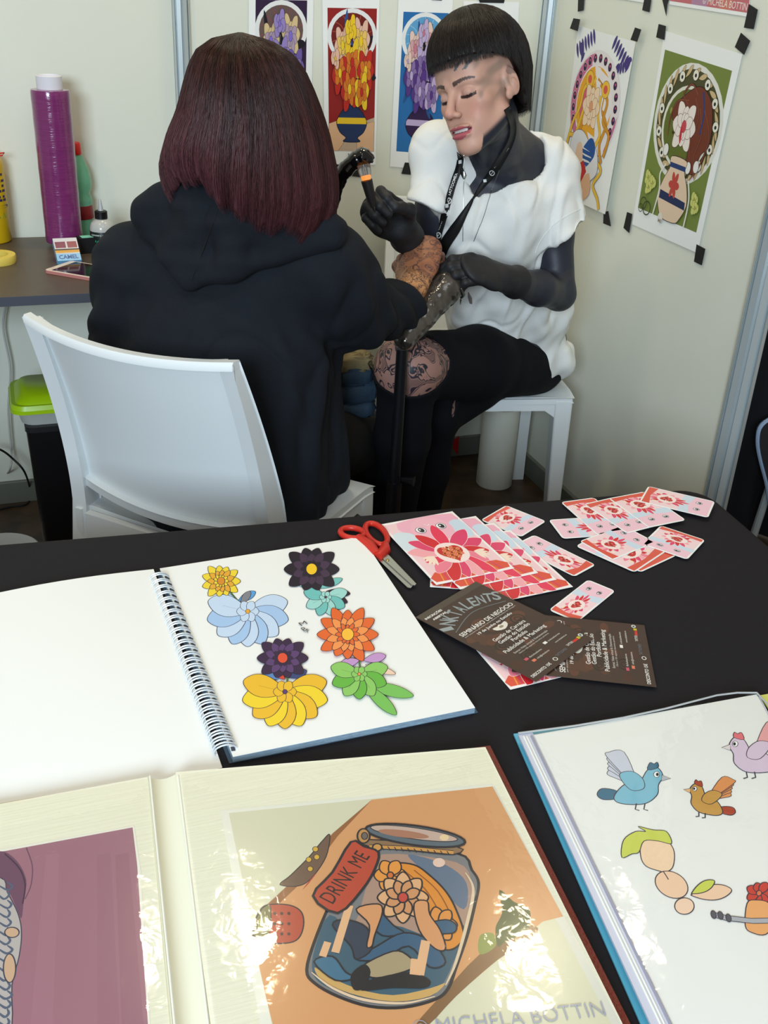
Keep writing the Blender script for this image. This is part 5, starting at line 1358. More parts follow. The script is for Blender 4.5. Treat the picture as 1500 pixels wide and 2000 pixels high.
# ------------------------------------------------------------------ implicit modelling for bodies and cloth
class Prim:
    def __init__(s, f, lo, hi, k=.02, sub=False): s.f, s.lo, s.hi, s.k, s.sub = f, np.array(lo), np.array(hi), k, sub
def cap(a, b, ra, rb=None, k=.02, sub=False):
    a, b = V3(*a), V3(*b); rb = ra if rb is None else rb; ab = b - a; L2 = max(np.dot(ab, ab), 1e-9)
    def f(P):
        q = P - a; t = np.clip((q @ ab) / L2, 0, 1); d = q - t[..., None] * ab
        return np.sqrt((d * d).sum(-1)) - (ra + (rb - ra) * t)
    r = max(ra, rb); return Prim(f, np.minimum(a, b) - r, np.maximum(a, b) + r, k, sub)
def fcap(a, b, ra, rb, side, flat, flat2=None, k=.03, sub=False):
    """capsule with elliptical section: radius r along side, r*flat across"""
    a, b = V3(*a), V3(*b); ab = b - a; L = np.linalg.norm(ab); w = ab / L
    s = nrm(V3(*side) - w * np.dot(V3(*side), w)); t_ = np.cross(w, s); fb = flat if flat2 is None else flat2
    def f(P):
        q = P - a; z = q @ w; t = np.clip(z / L, 0, 1); fl = flat + (fb - flat) * t; r = ra + (rb - ra) * t
        dz = z - t * L; x = q @ s; y = (q @ t_) / fl
        d = np.sqrt(x * x + y * y + dz * dz) - r
        return d * np.where(d > 0, np.maximum(fl, .6), fl * .5 + .5)
    r = max(ra, rb) * max(1, flat, fb); return Prim(f, np.minimum(a, b) - r, np.maximum(a, b) + r, k, sub)
def ell(c, r, R=None, k=.02, sub=False):
    c = V3(*c); r = V3(*r); R = np.eye(3) if R is None else R          # columns of R are the local axes
    def f(P):
        q = (P - c) @ R; k0 = np.sqrt(((q / r) ** 2).sum(-1)); k1 = np.sqrt(((q / (r * r)) ** 2).sum(-1)) + 1e-9
        return k0 * (k0 - 1) / k1
    m_ = max(r); return Prim(f, c - m_, c + m_, k, sub)
def cut(p, pt, n, soft=0.004):
    """keep the side of the plane the normal does not point to"""
    pt, n = V3(*pt), nrm(n); g = p.f
    def f(P):
        a, b = g(P), (P - pt) @ n
        h = np.clip(.5 - .5 * (b - a) / soft, 0, 1); return b + (a - b) * h + soft * h * (1 - h)
    return Prim(f, p.lo, p.hi, p.k, p.sub)
def chain(pts, rs, k=.02):
    return [cap(pts[i], pts[i + 1], rs[i], rs[i + 1], k) for i in range(len(pts) - 1)]
def field(prims, lo, hi, h):
    n = np.ceil((hi - lo) / h).astype(int) + 1
    F = np.full(tuple(n), .06, np.float32)
    for p in prims:
        pad = p.k + 3 * h + .004
        a = np.clip(np.floor((p.lo - pad - lo) / h).astype(int), 0, n); b = np.clip(np.ceil((p.hi + pad - lo) / h).astype(int) + 1, 0, n)
        if (b <= a).any(): continue
        ax = [lo[i] + h * np.arange(a[i], b[i]) for i in range(3)]
        X_, Y_, Z_ = np.meshgrid(*ax, indexing='ij'); P = np.stack([X_, Y_, Z_], -1)
        d = p.f(P); sl = tuple(slice(a[i], b[i]) for i in range(3)); o = F[sl]; k = max(p.k, 1e-4)
        if p.sub:
            d = -d; hh = np.clip(.5 - .5 * (d - o) / k, 0, 1); F[sl] = d + (o - d) * hh + k * hh * (1 - hh)
        else:
            hh = np.clip(.5 + .5 * (o - d) / k, 0, 1); F[sl] = o + (d - o) * hh - k * hh * (1 - hh)
    return F
def nets(F, lo, h, clo=None, chi=None):
    """naive surface nets; clo/chi limit the quads to a box"""
    S = F < 0; nx, ny, nz = F.shape
    c = np.zeros((nx - 1, ny - 1, nz - 1, 3)); cnt = np.zeros((nx - 1, ny - 1, nz - 1))
    for ax in range(3):
        sl0 = [slice(None)] * 3; sl1 = [slice(None)] * 3; sl0[ax] = slice(0, -1); sl1[ax] = slice(1, None)
        a, b = F[tuple(sl0)], F[tuple(sl1)]; cr = (a < 0) != (b < 0)
        t = np.where(cr, a / np.where(cr, a - b, 1), 0)
        o1, o2 = [i for i in range(3) if i != ax]
        for d1 in (0, 1):
            for d2 in (0, 1):
                sl = [slice(None)] * 3
                m1, m2 = (nx, ny, nz)[o1] - 1, (nx, ny, nz)[o2] - 1
                sl[o1] = slice(d1, d1 + m1); sl[o2] = slice(d2, d2 + m2)
                q = cr[tuple(sl)]; tt = t[tuple(sl)]
                off = np.zeros(3); off[o1] = d1; off[o2] = d2
                for i in range(3): c[..., i] += q * (off[i] if i != ax else tt)
                cnt += q
    act = cnt > 0; idx = -np.ones(act.shape, np.int64); idx[act] = np.arange(act.sum())
    I = np.argwhere(act); V = (I + c[act] / cnt[act][:, None]) * h + lo
    Q = []
    for ax in range(3):
        o1, o2 = (ax + 1) % 3, (ax + 2) % 3
        sl0 = [slice(1, -1)] * 3; sl1 = [slice(1, -1)] * 3; sl0[ax] = slice(0, -1); sl1[ax] = slice(1, None)
        a, b = S[tuple(sl0)], S[tuple(sl1)]
        e = np.argwhere(a != b); s = a[a != b]
        base = e.copy(); base[:, o1] += 1; base[:, o2] += 1
        def g(d1, d2):
            q = base.copy(); q[:, o1] -= d1; q[:, o2] -= d2; return idx[q[:, 0], q[:, 1], q[:, 2]]
        q = np.stack([g(1, 1), g(0, 1), g(0, 0), g(1, 0)], 1)
        q[~s] = q[~s][:, ::-1]; Q.append(q)
    Q = np.concatenate(Q)
    if clo is not None:
        cc = V[Q].mean(1); Q = Q[((cc >= clo) & (cc <= chi)).all(1)]
        u, inv = np.unique(Q, return_inverse=True); V = V[u]; Q = inv.reshape(Q.shape)
    return V, Q
def blob(prims, h, boxes=()):
    """mesh prims at cell size h; each box (lo, hi, fine h) is meshed finer and left out of the coarse pass"""
    lo = np.min([p.lo for p in prims if not p.sub], 0) - 3 * h; hi = np.max([p.hi for p in prims if not p.sub], 0) + 3 * h
    V, Q = nets(field(prims, lo, hi, h), lo, h)
    for bl, bh, fh in boxes:
        bl, bh = np.array(bl), np.array(bh); cc = V[Q].mean(1); ins = ((cc > bl) & (cc < bh)).all(1); Q = Q[~ins]
        l2, h2 = bl - 4 * fh, bh + 4 * fh
        V2, Q2_ = nets(field(prims, l2, h2, fh), l2, fh, bl - h * .5, bh + h * .5)
        Q = np.concatenate([Q, Q2_ + len(V)]); V = np.concatenate([V, V2])
    u, inv = np.unique(Q, return_inverse=True); return V[u], inv.reshape(Q.shape)
def vnormals(V, Q):
    a, b, c, d = (V[Q[:, i]] for i in range(4)); n = np.cross(c - a, d - b); N = np.zeros_like(V)
    for i in range(4): np.add.at(N, Q[:, i], n)
    return N / (np.linalg.norm(N, axis=1, keepdims=True) + 1e-12)
def wav(P, freq, seed, n=7):
    """cheap smooth noise: sum of sines in random directions, about -1..1"""
    rr = np.random.RandomState(seed); o = 0
    for i in range(n):
        d = rr.normal(size=3); d /= np.linalg.norm(d); o = o + np.sin(P @ d * freq * rr.uniform(.6, 1.5) + rr.uniform(0, 6.28))
    return o / math.sqrt(n) * .8
def body_mesh(name, V, Q, material, parent, cols=None, ink=None):
    o = link_mesh(name, V, Q, material, parent, cols=cols, smooth=True, angle=180)
    if ink is not None:
        a = o.data.attributes.new('Ink', 'FLOAT', 'POINT'); a.data.foreach_set('value', ink.astype(np.float32))
    return o
def smooth01(x, a, b): t = np.clip((x - a) / (b - a), 0, 1); return t * t * (3 - 2 * t)
def mixc(C, col, w): return C * (1 - w[:, None]) + np.array(lin(col)) * w[:, None]
def hand(W, D, N, side, curls, thumb, s=1.0, grow=0.0, spread=.0, flen=1.0):
    """five-fingered hand; W wrist, D finger direction, N back-of-hand normal, side +-1 thumb side"""
    D = nrm(D); N = nrm(V3(*N) - D * np.dot(V3(*N), D)); Tm = np.cross(D, N) * side; W = V3(*W); g = grow; out = []
    out += [fcap(W - D * .01, W + D * .045 * s, .025 * s + g, .036 * s + g, Tm, .62, .42, k=.012), fcap(W + D * .045 * s, W + D * .078 * s, .036 * s + g, .037 * s + g, Tm, .42, .34, k=.012)]
    out.append(cap(W + Tm * .016 * s - N * .006 * s, W + D * .05 * s + Tm * .026 * s - N * .008 * s, .014 * s + g, .013 * s + g, .014))
    for i, (x, y, L) in enumerate(((.028, .080, .95), (.0095, .086, 1.05), (-.0095, .083, .98), (-.027, .074, .78))):
        p = W + D * y * s + Tm * x * s; th = 0.0; r = (.0092, .0094, .0090, .0080)[i] * s + g
        a_sp = spread * (1.5 - i); pts = [p - D * .018 * s, p]; rs = [r, r]
        for sgm, cl in zip((.042, .026, .021), curls[i]):
            th += cl; d = (D * math.cos(th) - N * math.sin(th)); d = nrm(d + Tm * a_sp * max(0, math.cos(th)))
            p = p + d * sgm * L * s * flen; r *= .93; pts.append(p); rs.append(r)
        out += chain(pts, rs, .0045)
    b0 = W + D * .022 * s + Tm * .030 * s - N * .008 * s; d = nrm(D * thumb[0] + Tm * thumb[1] - N * thumb[2]); d2 = nrm(D * thumb[3] + Tm * thumb[4] - N * thumb[5])
    p1 = b0 + d * .038 * s; p2 = p1 + d2 * .030 * s; p3 = p2 + nrm(d2 * 1.0 - N * .15) * .022 * s
    out += chain([b0 - d * .01, b0, p1, p2, p3], [.013 * s + g, .013 * s + g, .0115 * s + g, .0100 * s + g, .0078 * s + g], .008)
    return out

def skin_material(name, rough=.45, ink=True, scale=55, inkcol=rgb(34, 34, 46)):
    m = mat(name, attr=True, rough=rough, bump=.12, bscale=500, spec=.4)
    nt = m.node_tree; b = nt.nodes['Principled BSDF']
    b.inputs['Subsurface Weight'].default_value = .12; b.inputs['Subsurface Radius'].default_value = (.008, .004, .002); b.inputs['Subsurface Scale'].default_value = 1
    if ink:
        at = nt.nodes.new('ShaderNodeAttribute'); at.attribute_name = 'Ink'
        tc = nt.nodes.new('ShaderNodeTexCoord'); w = nt.nodes.new('ShaderNodeTexNoise'); w.inputs['Scale'].default_value = scale; w.inputs['Detail'].default_value = 1.5; w.inputs['Distortion'].default_value = 1.3
        nt.links.new(tc.outputs['Object'], w.inputs['Vector'])
        r = nt.nodes.new('ShaderNodeValToRGB'); e = r.color_ramp.elements
        e[0].position = .0; e[0].color = (0, 0, 0, 1); e[1].position = .43; e[1].color = (0, 0, 0, 1)
        for p, v in ((.455, 1), (.485, 1), (.50, 0), (.535, .05), (.55, 1), (.60, .9), (.615, .1), (.66, .5)):
            x = e.new(p); x.color = (v, v, v, 1)
        nt.links.new(w.outputs['Fac'], r.inputs['Fac'])
        mu = nt.nodes.new('ShaderNodeMath'); mu.operation = 'MULTIPLY'; nt.links.new(r.outputs['Color'], mu.inputs[0]); nt.links.new(at.outputs['Fac'], mu.inputs[1])
        mx = nt.nodes.new('ShaderNodeMix'); mx.data_type = 'RGBA'
        src = b.inputs['Base Color'].links[0].from_socket
        nt.links.new(mu.outputs[0], mx.inputs['Factor']); nt.links.new(src, mx.inputs['A']); mx.inputs['B'].default_value = (*lin(inkcol), 1)
        nt.links.new(mx.outputs['Result'], b.inputs['Base Color'])
    return m
M_SKIN = skin_material('tattooed_skin', scale=24)
M_SKIN2 = skin_material('inked_forearm_skin', scale=48, inkcol=rgb(70, 54, 56))
M_GLOVE = mat('nitrile_glove', rgb(30, 30, 33), rough=.6, bump=.25, bscale=180)
M_SHIRT = mat('white_cotton', rgb(232, 232, 228), rough=.85, bump=.3, bscale=700)
M_LEGGING = mat('black_leggings', rgb(12, 12, 18), rough=.85, spec=.2, bump=.3, bscale=600)
M_HOODIE = mat('black_fleece', rgb(23, 27, 34), rough=.9, spec=.3, bump=.5, bscale=500, var=.10, vscale=18)

def hair_mat(name):
    m = mat(name, attr=True, rough=.42, spec=.4); m.node_tree.nodes['Principled BSDF'].inputs['Anisotropic'].default_value = .4; return m
def hair(name, parent, surf, nth, nt_, cols, nstr, seed, rad=.0006, shell_in=.006, jit=.003, tip=.02, closed=True):
    """shell of clumped locks plus thin separate strands; surf(theta01, t) -> point (t may run past 1)"""
    rr = np.random.RandomState(seed); V, C, F = [], [], []
    ph = rr.uniform(0, 6.3, 12)
    cen = np.mean([surf(a, .3) for a in np.linspace(0, 1, 12, endpoint=False)], 0)
    def clump(a): return sum(math.sin(2 * math.pi * a * f + ph[i]) * w for i, (f, w) in enumerate(((23, .9), (37, .8), (61, .6), (97, .5), (141, .3)))) / 2
    for i in range(nth):
        a = i / nth if closed else i / (nth - 1)
        for j in range(nt_):
            t = j / (nt_ - 1); p = surf(a, t); o = nrm(p - (cen * V3(1, 1, 0) + V3(0, 0, p[2] if p[2] < cen[2] else cen[2])))
            p = p + o * (.0022 * clump(a + .015 * math.sin(3 * t + ph[7])) * min(1, t * 3))
            V.append(p); C.append(cols(a, t, clump(a) * .25, p))
    n = nth if closed else nth - 1
    for i in range(n):
        for j in range(nt_ - 1):
            a0 = i * nt_ + j; b0 = ((i + 1) % nth) * nt_ + j; F.append([a0, b0, b0 + 1, a0 + 1])
    # underside closing the shell
    base = len(V)
    for i in range(nth):
        a = i / nth if closed else i / (nth - 1)
        for j, t in enumerate((1.0, .85, .6, .35)):
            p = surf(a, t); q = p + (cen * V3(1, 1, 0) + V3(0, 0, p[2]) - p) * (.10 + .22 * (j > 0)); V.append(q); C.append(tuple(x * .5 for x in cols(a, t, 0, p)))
    for i in range(n):
        i2 = (i + 1) % nth; F.append([i * nt_ + nt_ - 1, i2 * nt_ + nt_ - 1, base + i2 * 4, base + i * 4])
        for j in range(3): F.append([base + i * 4 + j, base + i2 * 4 + j, base + i2 * 4 + j + 1, base + i * 4 + j + 1])
    # strands
    for s in range(nstr):
        a = rr.rand(); t0 = rr.rand() ** 2 * .5; t1 = 1.0 + rr.uniform(-.08, 1) * tip; n_ = 12; off = rr.uniform(.0005, jit); sh = rr.normal(0, .012); br = rr.uniform(-.35, .45); r0 = rad * rr.uniform(.6, 1.3)
        wb = rr.uniform(0, 6.3); b0 = len(V)
        for k in range(n_):
            t = t0 + (t1 - t0) * k / (n_ - 1); aa = (a + sh * (t - t0) + .003 * math.sin(5 * t + wb)) 
            aa = aa % 1.0 if closed else min(max(aa, 0), 1)
            p = surf(aa, t); o = nrm(p - (cen * V3(1, 1, 0) + V3(0, 0, min(p[2], cen[2])))); e = off * math.sin(math.pi * min(1, (k + .7) / n_)) + .0008
            p = p + o * e
            side = nrm(np.cross(o, surf(aa, min(t + .03, t1 + .03)) - surf(aa, t) + V3(1e-9, 0, 0)))
            w = r0 * (1 if k < n_ - 3 else (n_ - k) / 4)
            V += [p - side * w, p + side * w, p + o * w * 1.2]
            c_ = cols(a, t, br, p); C += [c_] * 3
        for k in range(n_ - 1):
            x = b0 + 3 * k
            F += [[x, x + 3, x + 5, x + 2], [x + 2, x + 5, x + 4, x + 1], [x + 1, x + 4, x + 3, x]]
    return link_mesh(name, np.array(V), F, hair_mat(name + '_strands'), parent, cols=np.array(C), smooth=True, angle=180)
# ------------------------------------------------------------------ the tattooing woman
from mathutils.bvhtree import BVHTree
def cdir(x, y, z): return nrm(RCAM @ V3(x, y, z))        # direction given in camera axes, for posing limbs
hs = 1.0
HC = PY(937, 176, 2.05)
hf = cdir(-.70, -.38, .60); hu = cdir(-.22, .93, .28); hu = nrm(hu - hf * np.dot(hu, hf)); hx = np.cross(hf, hu)
HR = np.stack([hx, hf, hu], 1)
def hl(x, y, z): return HC + HR @ (V3(x, y, z) * hs)
def hel(c, r, k=.015, sub=False, rot=None):
    R = HR if rot is None else HR @ rot
    return ell(hl(*c), V3(*r) * hs, R, k * hs, sub)
def hcap(a, b, ra, rb=None, k=.012, sub=False): return cap(hl(*a), hl(*b), ra * hs, (ra if rb is None else rb) * hs, k * hs, sub)
head = [hel((0, -.018, .036), (.072, .090, .080)), hel((0, .022, -.028), (.056, .058, .080), .03), hel((0, .046, .040), (.060, .040, .048), .02)]
for s in (-1, 1):
    head += [hcap((s * .050, .008, -.055), (s * .016, .062, -.100), .017, .015, .025), hel((s * .040, .052, -.022), (.020, .018, .018), .022),
             hcap((s * .012, .079, .020), (s * .048, .060, .019), .0085, .007, .012), hel((s * .026, .052, -.055), (.020, .022, .022), .02)]
head += [hel((0, .072, -.103), (.014, .013, .012), .018), hel((0, .066, -.075), (.024, .020, .020), .02)]
for s in (-1, 1): head.append(hel((s * .030, .087, -.001), (.0165, .013, .0105), .012, True))
for s in (-1, 1): head.append(hel((s * .030, .0665, -.001), (.0142, .0142, .0125), .004))
head += [hcap((0, .080, .012), (0, .100, -.028), .0068, .0088, .012), hel((0, .1035, -.034), (.0098, .0092, .0086), .008)]
for s in (-1, 1): head.append(hel((s * .0115, .0935, -.038), (.0072, .0085, .0062), .005))
for s in (-1, 1): head.append(hel((s * .0062, .0985, -.0455), (.0032, .0045, .0030), .003, True))
head += [hel((0, .0835, -.0615), (.0275, .0095, .0056), .004), hel((0, .0830, -.0775), (.0235, .0100, .0068), .004),
         hcap((-.025, .076, -.0665), (-.013, .0880, -.0690), .0012, .0036, .0015, True), hcap((-.013, .0880, -.0690), (.013, .0880, -.0690), .0034, .0034, .0015, True), hcap((-.012, .0930, -.0690), (.012, .0930, -.0690), .0036, .0036, .0015, True), hcap((.013, .0880, -.0690), (.025, .076, -.0665), .0036, .0012, .0015, True),
         hel((0, .0735, -.0680), (.020, .0122, .0085), .001)]
earR = np.array(Matrix.Rotation(math.radians(-12), 3, 'X'))
for s in (-1, 1):
    rz = np.array(Matrix.Rotation(math.radians(22 * s), 3, 'Z')) @ earR
    head += [hel((s * .073, -.012, .0), (.0075, .0170, .0290), .005, rot=rz), hel((s * .081, -.010, .005), (.0065, .0110, .0190), .004, True, rot=rz), hel((s * .079, -.014, -.005), (.004, .006, .010), .004, rot=rz), hel((s * .071, -.002, -.024), (.006, .009, .010), .005)]
# joints
J = {}
J['neck'] = PY(985, 300, 2.17); J['shL'] = PY(1066, 330, 2.19); J['shR'] = PY(846, 296, 2.22)
J['elL'] = PY(1092, 574, 2.10); J['wrL'] = PY(985, 545, 1.985); J['elR'] = PY(850, 528, 2.22); J['wrR'] = PY(786, 452, 2.045)
J['pel'] = PY(1005, 690, 2.36); J['chest'] = PY(965, 430, 2.19); J['knee'] = PY(797, 716, 2.02); J['hipL'] = PY(1040, 706, 2.34)
J['knee2'] = PY(842, 806, 2.20); J['hip2'] = PY(1000, 698, 2.44); J['ank2'] = PY(812, 1075, 2.28); J['ank'] = PY(770, 1040, 2.12)
S_ = nrm(J['shL'] - J['shR']); Ft = nrm(np.cross(V3(0, 0, 1), S_)); Ft = -Ft if Ft[1] > 0 else Ft
Hb = hl(0, -.030, -.055)
def torso(g=0.0):
    c = J['chest']
    return [fcap(J['pel'], c, .135 + g, .128 + g, S_, .68, .66, k=.03), fcap(c, (J['shL'] + J['shR']) / 2 - V3(0, 0, .02) , .128 + g, .120 + g, S_, .72, .56, k=.03),
            cap(J['shR'], J['shL'], .044 + g, .050 + g, .03)]
neckp = [cap(J['neck'] - V3(0, -.005, .03), Hb, .052, .047, .03), cap(J['neck'] + V3(0, 0, -.002), J['shL'] + V3(-.03, 0, .018), .046, .036, .03), cap(J['neck'] + V3(0, 0, -.002), J['shR'] + V3(.03, 0, .018), .046, .036, .03),
         cap(J['neck'] + Ft * .055 + V3(0, 0, -.035), J['shL'] + Ft * .035 + V3(-.03, 0, .006), .014, .013, .02), cap(J['neck'] + Ft * .055 + V3(0, 0, -.035), J['shR'] + Ft * .035 + V3(.03, 0, .006), .014, .013, .02)]
arms = [cap(J['shL'], (J['shL'] + J['elL']) / 2, .050, .047, .02), cap((J['shL'] + J['elL']) / 2, J['elL'], .047, .038, .02), cap(J['elL'], J['elL'] * .6 + J['wrL'] * .4, .037, .039, .015), cap(J['elL'] * .6 + J['wrL'] * .4, J['wrL'], .039, .026, .015),
        cap(J['shR'], (J['shR'] + J['elR']) / 2, .040, .041, .02), cap((J['shR'] + J['elR']) / 2, J['elR'], .043, .036, .02), cap(J['elR'], J['elR'] * .55 + J['wrR'] * .45, .036, .037, .015), cap(J['elR'] * .55 + J['wrR'] * .45, J['wrR'], .037, .026, .015)]
FIST = [(.50, .95, .7), (.52, 1.0, .7), (.55, 1.05, .7), (.6, 1.1, .7)]
GRIP = [(.50, 1.2, .9), (.55, 1.3, .9), (.6, 1.35, .9), (.7, 1.35, .9)]
DL = nrm(PY(872, 506, 1.95) - J['wrL']); DR = nrm(PY(722, 392, 2.02) - J['wrR'])
def handL(g): return hand(J['wrL'], DL, cdir(.05, .45, .85), 1, FIST, (.8, .2, .5, .9, -.3, .5), 1.08, g)
def handR(g): return hand(J['wrR'], DR, cdir(.25, .1, -.95), -1, GRIP, (.7, .3, .7, .9, -.25, .4), 1.06, g)
def legs(g):
    k = J['knee']
    return [cap(J['hipL'], (J['hipL'] * .5 + k * .5), .086 + g, .084 + g, .03), cap((J['hipL'] * .5 + k * .5), k, .084 + g, .068 + g, .03), ell(k + Ft * .004, (.070 + g, .070 + g, .068 + g), None, .03),
            cap(k, k * .6 + J['ank'] * .4 , .062 + g, .060 + g, .02), cap(k * .6 + J['ank'] * .4, J['ank'], .060 + g, .040 + g, .02),
            cap(J['hip2'], J['knee2'], .080 + g, .066 + g, .03), cap(J['knee2'], J['knee2'] * .6 + J['ank2'] * .4, .062 + g, .058 + g, .02), cap(J['knee2'] * .6 + J['ank2'] * .4, J['ank2'], .058 + g, .038 + g, .02)]
pelp = [fcap(J['pel'] + V3(.02, .02, -.005), J['pel'] + V3(.0, .01, .04), .120, .128, S_, .80, .7, k=.03)]
body = torso() + pelp + neckp + arms + handL(-.0012) + handR(-.0012) + legs(0) + head
fine = [(hl(0, 0, 0) - .135, hl(0, 0, 0) + .135, .0019)]
V_, Q_ = blob(body, .0045, fine)
person = thing('person', 'woman with black bowl-cut hair and white T-shirt tattooing in black gloves', 'person', (1.25, 2.45, 0))
q = (V_ - HC) @ HR / hs                      # head-local
x, y, z = q[:, 0], q[:, 1], q[:, 2]
C = np.tile(np.array(lin(rgb(204, 158, 138))), (len(V_), 1))
front = smooth01(y, .02, .05)
C = mixc(C, rgb(206, 140, 124), .55 * np.exp(-(((np.abs(x) - .040) / .016) ** 2 + ((z + .035) / .018) ** 2)) * front)
C = mixc(C, rgb(206, 136, 120), .5 * np.exp(-((x / .011) ** 2 + ((z + .036) / .012) ** 2)) * smooth01(y, .085, .10))
inkn = wav(V_, 180, 4); inkn2 = wav(V_, 90, 8)
# temple and cheek tattoos, brow marks
tm = smooth01(np.abs(x), .046, .058) * smooth01(z, -.034, -.012) * (1 - smooth01(z, .06, .075)) * smooth01(y, -.02, .01) * (1 - smooth01(y, .064, .072))
C = mixc(C, rgb(120, 112, 98), tm * .55 * smooth01(inkn, -.5, .4)); C = mixc(C, rgb(78, 84, 84), tm * .5 * smooth01(inkn2, .2, .9))
C = mixc(C, rgb(84, 100, 120), .7 * ((((x - .018) / .008) ** 2 + ((z - .052) / .006) ** 2 < 1) & (((x - .018) / .006) ** 2 + ((z - .047) / .005) ** 2 > 1) & (y > .05)))
for cx, cz in ((-.034, .058), (-.052, .056)):
    d = np.abs((x - cx) + (z - cz) * .9); C = mixc(C, rgb(64, 84, 92), .85 * ((d < .0035 * (1 + 30 * np.clip(z - cz + .012, 0, .03))) & (np.abs(z - cz) < .016) & (y > .0)))
C = mixc(C, rgb(120, 118, 110), .75 * smooth01(z, .050, .066) * smooth01(np.abs(x), .050, .062) * smooth01(y, -.09, -.04))          # shaved side
# brows
bx_ = np.abs(x); bz = .0175 + .006 * np.sin(np.clip((bx_ - .010) / .042, 0, 1) * 2.4); bw = .0044 - .0026 * np.clip((bx_ - .012) / .042, 0, 1)
C = mixc(C, rgb(52, 38, 34), .9 * ((np.abs(z - bz) < bw) & (bx_ > .011) & (bx_ < .053) & (y > .045)))
# lids: shadow colour, lash line looking down
er = np.sqrt(((bx_ - .030) / .0165) ** 2 + ((z + .001) / .0115) ** 2)
C = mixc(C, rgb(190, 146, 132), .5 * (1 - smooth01(er, .8, 1.1)) * (y > .05))
lz = -.0065 - .0030 * (1 - ((bx_ - .030) / .0165) ** 2)
C = mixc(C, rgb(28, 20, 22), .95 * ((np.abs(z - lz) < .0029) & (np.abs(bx_ - .031) < .0165) & (y > .05)))
# lips and teeth
lip = (np.abs(x) < .0285) & (y > .066)
ul = lip & (z > -.0690) & (z < -.0690 + .0105 * np.clip(1 - (x / .0290) ** 2, 0, 1) ** .6 * (1 - .18 * np.exp(-(x / .004) ** 2))); ll = lip & (z <= -.0690) & (z > -.0690 - .0155 * np.clip(1 - (x / .0280) ** 2, 0, 1) ** .7)
C = mixc(C, rgb(178, 74, 92), .85 * (ul | ll)); 
th = (np.abs(x) < .0180) & (z > -.0708) & (z < -.0645) & (y > .060) & (y < .0872)
C = mixc(C, rgb(96, 40, 44), .9 * ((np.abs(x) < .0190) & (z > -.0722) & (z <= -.0706) & (y > .06) & (y < .0872))); C = mixc(C, rgb(216, 208, 202), 1.0 * th)
C = mixc(C, rgb(60, 24, 30), .9 * ((np.abs(x) >= .0185) & (np.abs(x) < .026) & (np.abs(z + .0680) < .0018) & (y > .055)))
C = mixc(C, rgb(110, 60, 54), .8 * ((((np.abs(x) - .0062) / .004) ** 2 + ((z + .0455) / .0035) ** 2 < 1) & (y > .088)))
C = mixc(C, rgb(80, 76, 72), .55 * ((np.abs(x) > .074) & (z > .012) & (y < .01)))
# blackout tattoos: neck, chest, arms
jaw = -.088 + .62 * np.clip(.068 - y, 0, .12) 
neckm = smooth01(jaw - z, -.004, .010) * ((y < .062) | (z < -.118)) + (V_[:, 2] < J['neck'][2] - .01); neckm = np.clip(neckm, 0, 1)
far = (np.linalg.norm(V_ - HC, axis=1) > .16); neckm = np.maximum(neckm, far)
C = mixc(C, rgb(44, 46, 56), neckm)
C = mixc(C, rgb(110, 44, 96), .7 * np.exp(-(np.linalg.norm(V_ - PY(935, 372, 2.06), axis=1) / .035) ** 2))
C = mixc(C, rgb(196, 136, 84), np.exp(-(np.linalg.norm(V_ - PY(1047, 262, 2.2), axis=1) / .022) ** 4)); C = mixc(C, rgb(150, 90, 60), .8 * np.exp(-(np.linalg.norm(V_ - PY(1118, 574, 2.1), axis=1) / .009) ** 2))
C = mixc(C, rgb(62, 62, 62), .5 * neckm * (wav(V_, 30, 5) > .2) * (np.abs(wav(V_, 30, 5) - .4) < .2))
lw_ = (V_[:, 2] < .74) & (V_[:, 0] < 1.02)
C = mixc(C, rgb(158, 118, 106), 1.0 * lw_)
C = mixc(C, rgb(170, 50, 40), .8 * (lw_ & (np.linalg.norm(V_ - PY(880, 672, 1.98), axis=1) < .022)))
C = mixc(C, rgb(180, 120, 40), .7 * (lw_ & (np.linalg.norm(V_ - PY(892, 700, 1.98), axis=1) < .014)))
C = mixc(C, rgb(150, 40, 40), .7 * (lw_ & (np.linalg.norm(V_ - PY(800, 774, 1.98), axis=1) < .018)))
bm = body_mesh('body', V_, Q_, M_SKIN, person, C, lw_.astype(float))

# leggings with a torn knee
lg = legs(.0045) + [fcap(J['pel'] + V3(.02, .02, -.005), J['pel'] + V3(.0, .01, .06), .126, .135, S_, .82, .72, k=.03)]
lg.append(ell(PY(804, 716, 1.975), (.104, .12, .062), None, .003, True))
lg.append(ell(PY(889, 798, 2.14), (.006, .03, .026), np.array(Matrix.Rotation(.3, 3, 'Y')), .002, True))
lg = [p for p in lg]
V_, Q_ = blob(lg, .0045)
N_ = vnormals(V_, Q_)
V_ = V_ + N_ * (.0014 * np.maximum(wav(V_, 46, 3), 0))[:, None]
body_mesh('leggings', V_, Q_, M_LEGGING, person)

# gloves with rolled cuffs
for nm, hp, W_, D_, back in (('glove', handL(.0012), J['wrL'], DL, J['elL']), ('glove', handR(.0012), J['wrR'], DR, J['elR'])):
    a = nrm(back - W_); L_ = .055 if W_ is J['wrL'] else .040
    g = hp + [cut(cap(W_ + D_ * .01, W_ + a * (L_ + .03), .0290, .0365, .012), W_ + a * L_, a), cut(cap(W_ + a * (L_ - .006), W_ + a * (L_ + .02), .0375, .038, .004), W_ + a * L_, a)]
    V_, Q_ = blob(g, .0024); N_ = vnormals(V_, Q_)
    V_ = V_ + N_ * (.0007 * wav(V_, 160, 5))[:, None]
    body_mesh(nm, V_, Q_, M_GLOVE, person)

